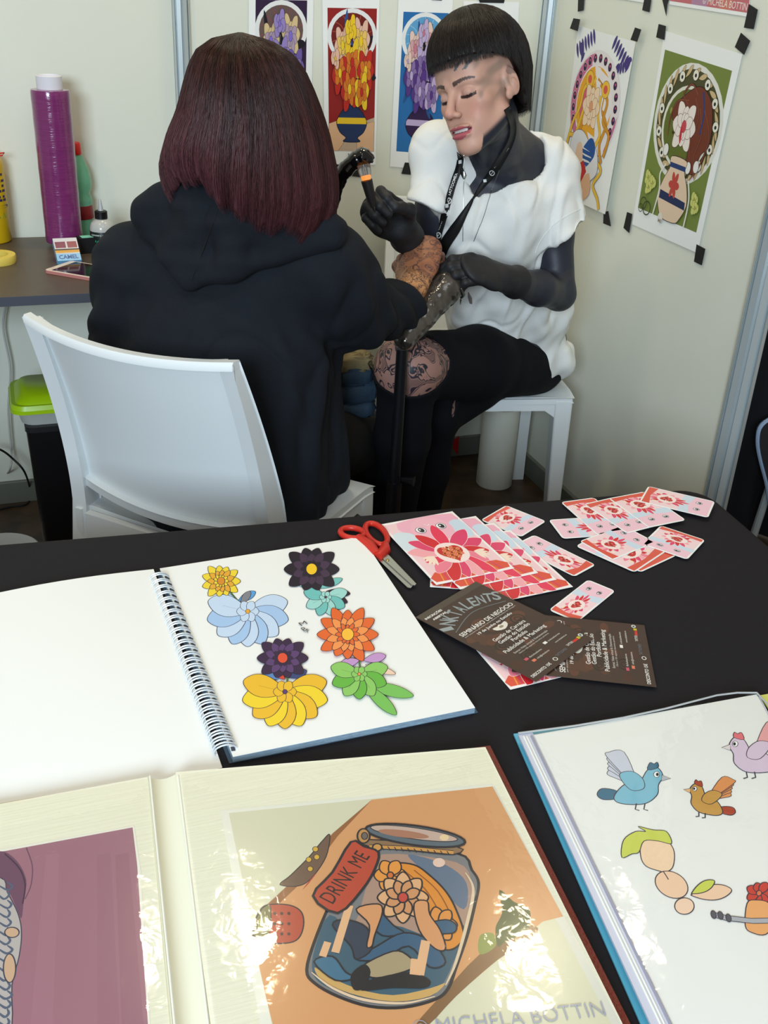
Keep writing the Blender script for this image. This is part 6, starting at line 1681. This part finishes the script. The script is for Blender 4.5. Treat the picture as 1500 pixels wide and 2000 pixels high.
# T-shirt
wst = PY(985, 590, 2.31)
aL = nrm(J['elL'] - J['shL']); aR = nrm(J['elR'] - J['shR'])
sh = [fcap(J['pel'] + V3(-.02, .01, .02), wst, .146, .142, S_, .86, .82, k=.03), fcap(wst, J['chest'], .142, .138, S_, .82, .76, k=.04), fcap(J['chest'], (J['shL'] + J['shR']) / 2 - V3(0, 0, .015), .140, .124, S_, .76, .58, k=.03),
      cap(J['shR'] + V3(.012, 0, 0), J['shL'], .064, .064, .03),
      fcap(J['pel'] + V3(.0, .0, .03), PY(1078, 694, 2.30), .11, .062, S_, .9, .8, k=.03),
      cut(cap(J['shL'] + V3(-.01, 0, 0), PY(1094, 460, 2.125), .062, .070, .03), PY(1092, 452, 2.13), nrm(V3(.50, -.10, -.80))),
      cut(cap(J['shR'] + V3(.012, 0, 0), PY(838, 402, 2.17), .048, .052, .03), PY(818, 398, 2.17), nrm(V3(-.35, -.1, -.8)))]
NKP = np.array([(892, 290), (898, 328), (907, 354), (921, 377), (937, 387), (960, 376), (990, 356), (1018, 328), (1040, 300), (1058, 276), (1067, 258), (1050, 246), (1000, 215), (900, 225)], float)
NS0 = PY(955, 330, 2.04)
def neckcut(P):
    q = (P - CPOS) @ RCAM; x_ = 750 + FPX * q[..., 0] / -q[..., 2]; y_ = 1000 - FPX * q[..., 1] / -q[..., 2]
    dm = np.full(x_.shape, 1e9); ins = np.zeros(x_.shape, bool); n = len(NKP)
    for i in range(n):
        (ax, ay), (bx, by) = NKP[i], NKP[(i + 1) % n]; ex, ey = bx - ax, by - ay; wx, wy = x_ - ax, y_ - ay
        t = np.clip((wx * ex + wy * ey) / (ex * ex + ey * ey), 0, 1); dm = np.minimum(dm, (wx - ex * t) ** 2 + (wy - ey * t) ** 2)
        c_ = (ay > y_) != (by > y_); ins ^= c_ & (x_ < ex * (y_ - ay) / (ey + 1e-9) + ax)
    d = np.sqrt(dm) * .00112; d = np.where(ins, -d, d); return np.maximum(d, np.abs(P[..., 1] - 2.06) - .085)
scoop = [Prim(neckcut, PY(940, 380, 2.0) - .12, PY(1000, 260, 2.12) + .12, .003, True), fcap(PY(976, 255, 2.06), PY(934, 350, 2.045), .094, .042, S_, 1.0, 1.5, k=.004, sub=True), cap(J['neck'] + V3(.012, .0, .01), Hb, .082, .09, .006, True), cap(PY(1010, 258, 2.19), PY(1046, 258, 2.19), .034, .018, .006, True)]
shirt = sh + scoop
shirt.append(cap(PY(960, 806, 2.28), PY(1190, 782, 2.30), .080, .074, .008, True))
shirt.append(cap(PY(860, 690, 2.1) , PY(1010, 740, 2.13), .052, .060, .006, True))
V_, Q_ = blob(shirt, .0042); N_ = vnormals(V_, Q_)
lowm = smooth01(1.0 - V_[:, 2], .05, .35)
fold = wav(V_ * V3(1.6, 1.6, .5), 34, 11) * .0065 + wav(V_ * V3(1, 1, .35), 60, 12) * .0048 * (.3 + lowm)
fold = fold + .0028 * wav(V_ * V3(1.5, 1.5, .8), 95, 15)
# drag folds running down from the neck edge and round the waist
fold = fold + .0055 * np.exp(-(wav(V_ * V3(1.5, 1.5, .55), 27, 21) / .22) ** 2) - .004 * np.exp(-(wav(V_ * V3(1.2, 1.2, .8), 36, 29) / .16) ** 2)
fold = fold + .0060 * lowm * np.sin((V_ @ V3(70, 10, 20)) + 2 * wav(V_, 14, 2))
fold = fold * (1 - .85 * np.exp(-(np.linalg.norm(V_ - J['shR'], axis=1) / .10) ** 2)); V_ = V_ + N_ * fold[:, None]
o = body_mesh('t_shirt', V_, Q_, M_SHIRT, person); tsh_ = o
tsh_bvh = BVHTree.FromPolygons([Vector(v) for v in V_], [tuple(map(int, f)) for f in Q_])
bdy = bm.data; org = root_loc(bm)
bd_bvh = BVHTree.FromPolygons([Vector(np.array(v.co) + org) for v in bdy.vertices], [tuple(p.vertices) for p in bdy.polygons])
def onto(xp, yp, off=.003, trees=None):
    """nearest clothing or skin surface along the sight line, lifted by off"""
    d = ray(xp, yp); best = None
    for t in (trees or (tsh_bvh, bd_bvh)):
        loc, n_, i_, dist = t.ray_cast(Vector(CPOS), Vector(d))
        if loc is not None and (best is None or dist < best[1]): best = (np.array(loc), dist, np.array(n_))
    if best is None: return PY(xp, yp, 2.08), -d
    n_ = best[2] if np.dot(best[2], d) < 0 else -best[2]
    return best[0] + n_ * off, n_
# cuff hems
for pts in ([(1046, 494), (1056, 470), (1080, 440), (1110, 420), (1134, 408)],):
    m = MB(); m.tube([onto(*p, off=.0)[0] for p in catmull(pts, 5, False)], .0013, 6); m.build('sleeve_hem', M_SHIRT, tsh_)
# hair: blunt fringe, shaved temple, longer behind the ear
def lerpk(x_, xs, ys): return float(np.interp(x_, xs, ys))
def asurf(a, t):
    th = 2 * math.pi * a; am = abs((th + math.pi) % (2 * math.pi) - math.pi)
    ze = lerpk(am, (0, .55, .95, 1.25, 1.50, 1.72, 1.95, 3.15), (.060, .062, .060, .050, .040, .010, -.052, -.062))
    rx, ry, rz = .0900, .1150, .106; cz = .052; cy = -.016
    phe = math.acos(max(-1, min(1, (max(ze, cz) - cz) / rz))); arc = .1 * phe; st = max(0, cz - ze); tot = arc + st; s = t * tot
    if s <= arc: ph = s / .1; rr_ = math.sin(ph); zz = cz + rz * math.cos(ph)
    else: rr_ = 1.0 - 2.2 * max(0, (s - arc - .03)) ; zz = cz - (s - arc)
    rr_ = max(rr_, .004)
    return hl(rx * rr_ * math.sin(th), cy + ry * rr_ * math.cos(th) + (.004 if am < .9 else 0), zz)
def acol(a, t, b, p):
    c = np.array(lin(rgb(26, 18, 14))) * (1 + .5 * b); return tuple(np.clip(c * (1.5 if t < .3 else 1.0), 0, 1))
hair('hair', person, asurf, 260, 26, acol, 2600, 5, rad=.00050, jit=.0028, tip=.035)

# lanyard and necklaces
def ribbon(name, pts, w, material, parent, off=.0035, n=8, th=.0008):
    P = catmull(pts, n, False); ws = w if hasattr(w, '__len__') else [w] * len(pts); WW = np.interp(np.linspace(0, len(pts) - 1, len(P)), range(len(pts)), ws)
    S = [onto(*p, off=off) for p in P]; pos = np.array([s[0] for s in S]); nn = np.array([s[1] for s in S])
    for _ in range(3): pos[1:-1] = (pos[:-2] + 2 * pos[1:-1] + pos[2:]) / 4; nn[1:-1] = (nn[:-2] + nn[1:-1] + nn[2:]) / 3
    G, G2 = [], []
    for i in range(len(P)):
        t = nrm(pos[min(i + 1, len(P) - 1)] - pos[max(i - 1, 0)]); sd = nrm(np.cross(nrm(nn[i]), t)) * WW[i] / 2
        G.append([pos[i] - sd, pos[i] + sd]); G2.append([pos[i] - sd - nrm(nn[i]) * th, pos[i] + sd - nrm(nn[i]) * th])
    m = MB(); m.slab(G, G2); return m.build(name, material, parent, angle=180)
M_STRAP = mat('lanyard_strap', rgb(14, 14, 16), rough=.55, bump=.3, bscale=900)
ly = ribbon('lanyard', [(988, 212), (999, 240), (998, 268), (984, 300), (962, 336), (940, 366), (925, 388)], [.018, .020, .021, .0205, .018, .012, .005], M_STRAP, person)
ribbon('lanyard', [(925, 388), (908, 416), (890, 446), (872, 474), (866, 490)], [.005, .014, .024, .026, .024], M_STRAP, person, off=.005)
ribbon('lanyard', [(899, 300), (896, 326), (886, 352), (876, 386), (866, 430), (860, 466), (861, 486)], [.014, .016, .016, .016, .015, .014, .013], M_STRAP, person)
ribbon('lanyard', [(894, 318), (902, 336), (906, 350)], [.010, .010, .004], M_STRAP, person)
W_ = rgb(226, 226, 226)
for p0, p1, hgt, c, s_ in (((966, 326), (992, 286), .0072, (962, 335), (948, 353)), ((877, 384), (892, 338), .0060, (875, 393), (897, 316)), ((861, 450), (869, 410), .0056, (860, 459), (870, 402))):
    A = Art(lambda a, b_: onto(a, b_, off=.0050)[0], cdir(0, .1, 1), eps=5e-5)
    A.text('TATTOOMEX', p0, p1, W_, hgt=hgt, bold=.02)
    A.ell((c[0], c[1]), 5, 6, W_, n=18, hole=.72); A.stroke([(c[0] - 2, c[1] + 3), (c[0] + 2, c[1] - 3)], W_, .0012)
    A.poly([(s_[0] - 3, s_[1] - 3), (s_[0] + 3, s_[1] - 4), (s_[0] + 3, s_[1] + 3), (s_[0] - 3, s_[1] + 4)], W_)
    A.build('lanyard_print', M_PRINT, ly)
M_CHAIN = mat('silver_chain', rgb(170, 168, 160), rough=.35, metal=.9)
for pts in ([(907, 302), (906, 340), (905, 400), (904, 470)], [(982, 306), (972, 340), (960, 372), (945, 420), (925, 470)]):
    m = MB(); m.tube([onto(*p, off=.0022)[0] for p in catmull(pts, 7, False)], .0007, 6); nk_ = m.build('necklace', M_CHAIN, person)
for pts, rr_ in (([(903, 560), (903, 572), (902, 580), (901, 592)], (.0012, .003, .0028, .0006)),):
    m = MB(); m.tube([onto(*p, off=.006)[0] for p in pts], rr_, 8); m.build('pendant', M_CHAIN, nk_)
m = MB(); m.tube([onto(*p, off=.006)[0] for p in ((916, 568), (918, 578), (920, 590))], (.0015, .0065, .004), 10, flat=.3); m.build('pendant', mat('taupe_pendant', rgb(140, 126, 122), rough=.5), person)
m = MB(); m.tube([onto(*p, off=.005)[0] for p in ((905, 334), (906, 342), (905, 350))], (.002, .0045, .002), 8); m.build('pendant', M_CHAIN, person)

# ------------------------------------------------------------------ tattoo machine in her hand
mt = thing('tattoo_machine', 'black plastic-wrapped tattoo machine with glowing collar, held upright in the glove', 'tattoo machine', PY(716, 350, 1.97))
p0, p1, p2 = PY(729, 404, 1.958), PY(716, 352, 1.962), PY(710, 322, 1.97)
m = MB(); m.tube([p0, p0 * .6 + p1 * .4, p1], (.0052, .0095, .0115), 18); m.build('grip', mat('grip_rubber', rgb(30, 26, 26), rough=.5), mt, angle=60)
m = MB(); m.tube([p0 - (p1 - p0) * .12, p0], (.002, .0045), 12); m.build('needle_tip', M_CHROME, mt)
m = MB(); m.tube([p1, p1 * .5 + p2 * .5, p2], (.0085, .0125, .0135), 18); m.build('clear_collar', mat('clear_collar', rgb(190, 190, 186), rough=.12, trans=.8), mt, angle=60)
m = MB(); m.tube([p1 + (p2 - p1) * .02, p1 + (p2 - p1) * .32], (.0070, .0070), 14); m.build('lamp_ring', mat('amber_glow', rgb(250, 140, 40), rough=.4, emit=(rgb(255, 150, 50), 1.6)), mt)
M_WRAP = mat('black_wrap', rgb(12, 12, 14), rough=.13, coat=.5, bump=.25, bscale=45)
pw = catmull([PY(724, 318, 1.975), PY(712, 308, 1.98), PY(698, 312, 1.985), PY(680, 326, 1.99), PY(664, 348, 2.0), PY(655, 380, 2.01), PY(648, 420, 2.02), PY(646, 470, 2.04)], 7, False)
rrw = [.010 + .008 * math.exp(-((i - 9) / 7) ** 2) + .0055 * math.exp(-((i - 24) / 12) ** 2) + .0009 * math.sin(i * .9) + .0005 * math.sin(i * 2.3) for i in range(len(pw))]
m = MB(); m.tube(pw, rrw, 18); m.build('wrapped_cord', M_WRAP, mt, angle=180)
m = MB(); m.tube([PY(722, 312, 1.975), PY(728, 316, 1.975)], (.006, .003), 12); m.build('drive_cap', M_WRAP, mt)
# ------------------------------------------------------------------ the client, seen from behind
er_ = RCAM[:, 0] * V3(1, 1, 0); er_ = nrm(er_); ed_ = V3(-er_[1], er_[0], 0)
K_ = {}
K_['neck'] = PY(470, 385, 1.82); K_['head'] = PY(488, 215, 1.76)
K_['shR'] = PY(628, 520, 1.76); K_['shL'] = PY(264, 520, 1.95)
K_['elR'] = PY(700, 612, 1.84); K_['cuR'] = PY(772, 612, 1.95); K_['wrR'] = PY(808, 556, 1.985)
K_['elL'] = PY(228, 720, 2.02); K_['wrL'] = PY(330, 760, 2.25)
K_['pel'] = V3(.365, 1.90, .56); K_['chest'] = PY(440, 600, 1.86)
K_['knR'] = PY(722, 858, 2.20); K_['ftR'] = PY(735, 1080, 2.34); K_['knL'] = K_['knR'] + V3(-.24, .16, 0); K_['ftL'] = K_['ftR'] + V3(-.22, .14, 0)
K_['hipR'] = K_['pel'] + V3(.09, -.02, -.02); K_['hipL'] = K_['pel'] + V3(-.09, .05, -.02)
S2 = nrm(K_['shR'] - K_['shL']); 
DH = nrm(PY(826, 496, 2.03) - K_['wrR'])
def handC(g): return hand(K_['wrR'], DH, cdir(-.15, .62, .75), 1, [(.9, 1.0, .7), (.95, 1.05, .7), (1.0, 1.1, .7), (1.05, 1.1, .7)], (.75, .55, .3, .9, .1, .5), 1.08, g) if False else hand(K_['wrR'], DH, cdir(-.15, .62, .75), -1, [(.9, 1.0, .7), (.95, 1.05, .7), (1.0, 1.1, .7), (1.05, 1.1, .7)], (.75, .55, .3, .9, .1, .5), 1.08, g)
hd = K_['head']
bd = [ell(hd, (.074, .088, .100), None, .02), cap(K_['neck'], hd - V3(0, 0, .05), .052, .05, .03), fcap(K_['pel'], K_['chest'], .145, .140, S2, .7, .62, k=.03), fcap(K_['chest'], (K_['shL'] + K_['shR']) / 2, .140, .125, S2, .62, .5, k=.03), cap(K_['shL'], K_['shR'], .048, .048, .03),
      cap(K_['shR'], K_['elR'], .046, .040, .02), cap(K_['elR'], K_['cuR'], .040, .040, .02), cap(K_['cuR'], K_['wrR'], .040, .031, .02), cap(K_['shL'], K_['elL'], .046, .040, .02), cap(K_['elL'], K_['wrL'], .040, .03, .02),
      cap(K_['hipR'], K_['knR'], .078, .058, .03), cap(K_['knR'], K_['ftR'], .055, .038, .02), cap(K_['hipL'], K_['knL'], .078, .058, .03), cap(K_['knL'], K_['ftL'], .055, .038, .02)] + handC(0)
hdw = K_['wrL']; bd += hand(K_['wrL'], nrm(V3(.5, .8, -.1)), V3(0, 0, 1), 1, [(.3, .3, .3)] * 4, (.8, .5, .2, .9, .1, .2), 1.0, 0)
pc = thing('person', 'person with dark red bob seen from behind in a black hoodie, arm stretched out', 'person', (.40, 1.95, 0))
V_, Q_ = blob(bd, .0055, [(K_['wrR'] - V3(.10, .10, .10), K_['wrR'] + V3(.14, .2, .12), .0024)])
C = np.tile(np.array(lin(rgb(206, 146, 96))), (len(V_), 1))
dh_ = (V_ - K_['wrR']) @ DH
C = mixc(C, rgb(150, 92, 66), .75 * smooth01(dh_, .005, .04)); C = mixc(C, rgb(120, 70, 56), .45 * smooth01(wav(V_, 70, 3), .1, .6) * smooth01(dh_, 0, .03))
ink = .80 * ((V_[:, 0] > .66) & (V_[:, 2] > .7)).astype(float)
body_mesh('body', V_, Q_, M_SKIN2, pc, C, ink)

tr_ = [cap(K_['hipR'], K_['knR'], .092, .070, .03), cap(K_['knR'], K_['ftR'], .066, .048, .02), cap(K_['hipL'], K_['knL'], .092, .070, .03), cap(K_['knL'], K_['ftL'], .066, .048, .02), fcap(K_['hipL'], K_['hipR'], .10, .10, V3(0, 0, 1), 1.0, k=.03)]
V_, Q_ = blob(tr_, .006); N_ = vnormals(V_, Q_); V_ = V_ + N_ * (.003 * wav(V_, 40, 6))[:, None]
body_mesh('trousers', V_, Q_, mat('dark_trousers', rgb(15, 13, 14), rough=.8, bump=.3, bscale=500), pc)
for k_ in ('ftR', 'ftL'):
    f_ = K_[k_]; m = [fcap(V3(f_[0], f_[1], .045), V3(f_[0] + .10, f_[1] + .10, .035), .045, .040, V3(.7, -.7, 0), .9, k=.02)]
    m.append(cap(f_, V3(f_[0], f_[1], .06), .045, .045, .02)); V_, Q_ = blob(m, .006); body_mesh('shoe', V_, Q_, M_BLACKPL, pc)
for k_ in ('ank', 'ank2'):
    f_ = J[k_]; m = [fcap(V3(f_[0] + .01, f_[1] + .02, .045), V3(f_[0] - .06, f_[1] - .11, .036), .044, .038, V3(.9, -.4, 0), .9, k=.02)]
    m.append(cap(f_, V3(f_[0], f_[1], .06), .042, .042, .02)); V_, Q_ = blob(m, .006); body_mesh('shoe', V_, Q_, M_BLACKPL, person)

hb = K_['pel'] + V3(.0, -.03, -.04)
ho = [fcap(hb + V3(0, 0, -.03), K_['chest'] + V3(0, 0, -.08), .205, .185, S2, .80, .74, k=.04), fcap(K_['chest'] + V3(0, 0, -.08), (K_['shL'] + K_['shR']) / 2 - V3(0, 0, .02), .188, .150, S2, .72, .52, k=.05),
      cap(K_['shL'], K_['shR'], .072, .072, .05), cap(K_['neck'] + V3(0, 0, -.03), K_['neck'] + V3(0, 0, .01), .085, .072, .05),
      cap(K_['shR'], (K_['shR'] + K_['elR']) / 2, .076, .074, .04), cap((K_['shR'] + K_['elR']) / 2, K_['elR'], .074, .066, .04),
      cut(cap(K_['elR'], K_['cuR'] + (K_['wrR'] - K_['cuR']) * .2, .066, .055, .03), PY(795, 606, 1.96), nrm(K_['wrR'] - K_['elR'])),
      cap(K_['shL'], K_['elL'], .070, .062, .04), cap(K_['elL'], K_['wrL'], .062, .046, .03),
      fcap(PY(640, 940, 1.86), PY(610, 720, 1.86), .045, .050, S2, 1.0, k=.05)]
V_, Q_ = blob(ho, .0048); N_ = vnormals(V_, Q_)
def near(p, r): return np.exp(-(np.linalg.norm(V_ - p, axis=1) / r) ** 2)
fold = .0022 * wav(V_ * V3(1.3, 1.3, .6), 26, 2)
armm = near((K_['shR'] + K_['elR']) / 2, .14) + near(K_['cuR'], .1) + near((K_['shL'] + K_['elL']) / 2, .14)
fold = fold + .0065 * np.clip(armm, 0, 1) * np.sin(V_ @ V3(70, 60, 70) + 2.5 * wav(V_, 18, 5)) + .005 * smooth01(.95 - V_[:, 2], 0, .25) * wav(V_ * V3(1.6, 1.6, .25), 55, 9)
fold = fold + .0045 * np.exp(-(wav(V_ * V3(1.2, 1.2, .7), 22, 31) / .2) ** 2) - .004 * np.exp(-(wav(V_ * V3(1.2, 1.2, .7), 26, 37) / .15) ** 2)
rib = np.abs(V_[:, 2] - (hb[2] - .14)) < .03
V_ = V_ + N_ * fold[:, None]
body_mesh('hoodie', V_, Q_, M_HOODIE, pc)
hd_bvh = BVHTree.FromPolygons([Vector(v) for v in V_], [tuple(map(int, f)) for f in Q_])
def onh(x, y, off=0.0):
    d = ray(x, y); loc, n_, i_, dist = hd_bvh.ray_cast(Vector(CPOS), Vector(d))
    if loc is None: return PY(x, y, 1.85)
    return np.array(loc) + (np.array(n_) if np.dot(np.array(n_), d) < 0 else -np.array(n_)) * off
# hood: thick folded cloth lying over the shoulders, pointed in the middle
hp_ = []
for (a_, b_, ra, rb) in (((326, 398), (390, 384), .024, .034), ((390, 382), (500, 418), .034, .036), ((500, 418), (610, 462), .036, .028), ((610, 462), (650, 470), .028, .018),
                         ((318, 400), (300, 430), .026, .022), ((300, 430), (345, 505), .022, .018), ((345, 505), (373, 548), .018, .010), ((373, 548), (450, 522), .012, .018), ((450, 522), (560, 490), .018, .020), ((560, 490), (640, 476), .020, .014),
                         ((345, 420), (370, 500), .030, .020), ((400, 410), (400, 500), .034, .022), ((450, 430), (460, 495), .034, .022), ((520, 440), (530, 480), .032, .020), ((375, 460), (372, 530), .024, .012)):
    hp_.append(cap(onh(*a_, off=.012), onh(*b_, off=.012), ra, rb, .028))
hp_.append(cap(onh(436, 372, .05), onh(410, 455, .034), .0012, .0012, .006, True)); hp_.append(cap(onh(410, 455, .034), onh(375, 545, .018), .0012, .0012, .006, True))
hp_ += [cap(PY(332, 388, 1.85), PY(290, 418, 1.87), .022, .020, .03), cap(PY(290, 418, 1.87), onh(308, 455, .004), .020, .018, .03)]; hp_.append(cap(onh(640, 458, .02), K_['neck'] + V3(.10, -.02, .0), .026, .03, .03))
V_, Q_ = blob(hp_, .0034); N_ = vnormals(V_, Q_); V_ = V_ + N_ * (.0022 * wav(V_, 45, 8) + .0016 * wav(V_ * V3(1, 1, 2), 90, 3))[:, None]
hood_o = body_mesh('hood', V_, Q_, M_HOODIE, pc)
hood_bvh = BVHTree.FromPolygons([Vector(v) for v in V_], [tuple(map(int, f)) for f in Q_])
seam = []
for x_, y_ in ((434, 374), (428, 400), (416, 436), (406, 462), (392, 500), (380, 530), (374, 548)):
    loc, n_, i_, dist = hood_bvh.ray_cast(Vector(CPOS), Vector(ray(x_, y_)))
    if loc is not None: seam.append(np.array(loc))
m = MB(); m.tube(catmull(seam, 6, False), .0016, 6); m.build('hood_seam', mat('seam_thread', rgb(14, 16, 20), rough=.9), hood_o)

# long bob
LV = [(1.0, .004, .004, 470), (.985, .047, .045, 471), (.955, .080, .076, 477), (.915, .097, .090, 481), (.86, .110, .100, 484), (.80, .122, .106, 487), (.73, .138, .112, 484), (.64, .152, .116, 481), (.55, .160, .118, 479), (.48, .160, .116, 479), (.30, .150, .105, 482)]
ztop_, zlow = float(PY(470, 66, 1.76)[2]), float(PY(470, 66, 1.76)[2]) - .56
def csurf(a, t):
    th = 2 * math.pi * a; c_, s_ = math.cos(th), math.sin(th)
    # how far down each lock reaches: higher at the rear left, longest at the sides and front
    rear = max(0, -s_); left = max(0, -c_)
    zend = .470 + .105 * rear * (.5 + .5 * (-c_ * .9 + .1)) + .075 * left * rear + .07 * left + .010 * math.sin(th * 11) + .006 * math.sin(th * 29 + 1)
    f = 1 - (1 - zend) * (t ** 1.35 if t <= 1 else 1 + (t - 1) * 1.35)
    zz = [l[0] for l in LV][::-1]; aa = float(np.interp(f, zz, [l[1] for l in LV][::-1])); bb = float(np.interp(f, zz, [l[2] for l in LV][::-1])); cx = float(np.interp(f, zz, [l[3] for l in LV][::-1]))
    z = zlow + (ztop_ - zlow) * f
    aa *= .90 + .07 * min(1, (1 - f) / .5)
    base = PY(470, 66, 1.76) * V3(1, 1, 0); base = base + er_ * (cx - 470) * .00085 
    p = base + er_ * aa * c_ + ed_ * bb * s_; p[2] = z
    if t > .8: p = p - (er_ * c_ + ed_ * s_) * .02 * ((t - .8) / .2) ** 2
    return p
def ccol(a, t, b, p):
    r = np.array(lin(rgb(40, 20, 14))); mid = np.array(lin(rgb(62, 27, 22))); tipc = np.array(lin(rgb(92, 54, 60)))
    side = .5 + .5 * math.cos(2 * math.pi * (a - .58)) 
    c = r * (1 - min(1, t * 2)) + mid * min(1, t * 2); k = max(0, (t - .45) / .55) * (.35 + .65 * side); c = c * (1 - k) + tipc * k
    st = .5 + .5 * math.sin(a * 190 + 3 * math.sin(a * 31)); c = c * (.55 + .6 * st * (1 + .8 * b)) * (1 + .6 * b)
    return tuple(np.clip(c, 0, 1))
hair('hair', pc, csurf, 420, 40, ccol, 5200, 11, rad=.00048, jit=.0045, tip=.05)

# ------------------------------------------------------------------ arm rest wrapped in film on a black stand
ar = thing('arm_rest', 'black arm rest on a stand, wrapped in clear film under the outstretched tattooed arm', 'arm rest', (*PY(785, 700, 1.925)[:2], 0))
a0, a1 = PY(791, 662, 1.915), PY(874, 560, 1.98)
M_FILM = mat('film_over_black', rgb(60, 54, 48), rough=.10, metal=.1, coat=1.0, bump=1.0, bscale=95, var=.8, vscale=45, stretch=(1, 1, .5), spec=.9)
V_, Q_ = blob([fcap(a0, a1, .023, .034, er_, .9, k=.01), cap(a1, a1 + (a1 - a0) * .10, .034, .026, .01)], .003); N_ = vnormals(V_, Q_)
V_ = V_ + N_ * (.0008 * wav(V_ * V3(1, 1, 1), 130, 3) + .0007 * wav(V_, 320, 9))[:, None]
body_mesh('wrapped_pad', V_, Q_, M_FILM, ar)
pp = PY(785, 690, 1.925); 
m = MB(); m.tube([pp + V3(0, 0, .01), V3(pp[0], pp[1], .40)], .0125, 16); m.build('upper_pole', M_BLACKPL, ar, angle=60)
m = MB(); m.tube([V3(pp[0], pp[1], .42), V3(pp[0], pp[1], .02)], .017, 18); m.build('lower_pole', M_BLACKPL, ar, angle=60)
m = MB(); m.lathe([(.0, .0), (.10, .0), (.10, .008), (.03, .02), (0, .02)], (pp[0], pp[1], 0), n=36, cap=False); m.build('base', M_BLACKPL, ar, angle=30)
m = MB(); m.tube([V3(pp[0] + .012, pp[1] - .012, .43), V3(pp[0] + .035, pp[1] - .03, .43)], (.006, .012), 12); m.build('clamp_knob', M_BLACKPL, ar, angle=60)
kb = PY(820, 650, 1.93)
m = MB(); m.hexa([kb + V3(*q_) for q_ in ((-.028, -.008, -.020), (.012, -.008, -.012), (.012, .010, -.012), (-.028, .010, -.020), (-.014, -.008, .006), (.016, -.008, .028), (.016, .010, .028), (-.014, .010, .006))]); m.build('bracket', M_BLACKPL, ar, smooth=False, bevel=.003)

# blue padded bundle in the client's lap with beige scarf
bp_ = PY(684, 752, 2.14)
bu = thing('bag', 'blue padded bag with beige cloth on top, in the lap of the hooded client', 'bag', bp_ - V3(0, 0, .06))
m = MB(); soft_box(m, bp_ + V3(0, 0, -.005), (.115, .10, .060), 3, amp=.004); soft_box(m, bp_ + V3(0, 0, -.048), (.108, .10, .045), 5, amp=.004); soft_box(m, bp_ + V3(-.005, 0, .034), (.10, .10, .05), 7, amp=.005); m.build('quilted_body', mat('blue_quilt', rgb(46, 66, 84), rough=.75, bump=.5, bscale=260), bu, angle=180)
m = MB(); soft_box(m, bp_ + V3(-.010, -.004, .066), (.10, .09, .040), 9, amp=.010); soft_box(m, bp_ + V3(.030, -.012, .058), (.055, .03, .016), 12, R=np.array(Matrix.Rotation(.5, 3, 'Y')), amp=.003); m.build('cloth', mat('beige_cloth', rgb(150, 134, 96), rough=.85, bump=.4, bscale=300), bu, angle=180)
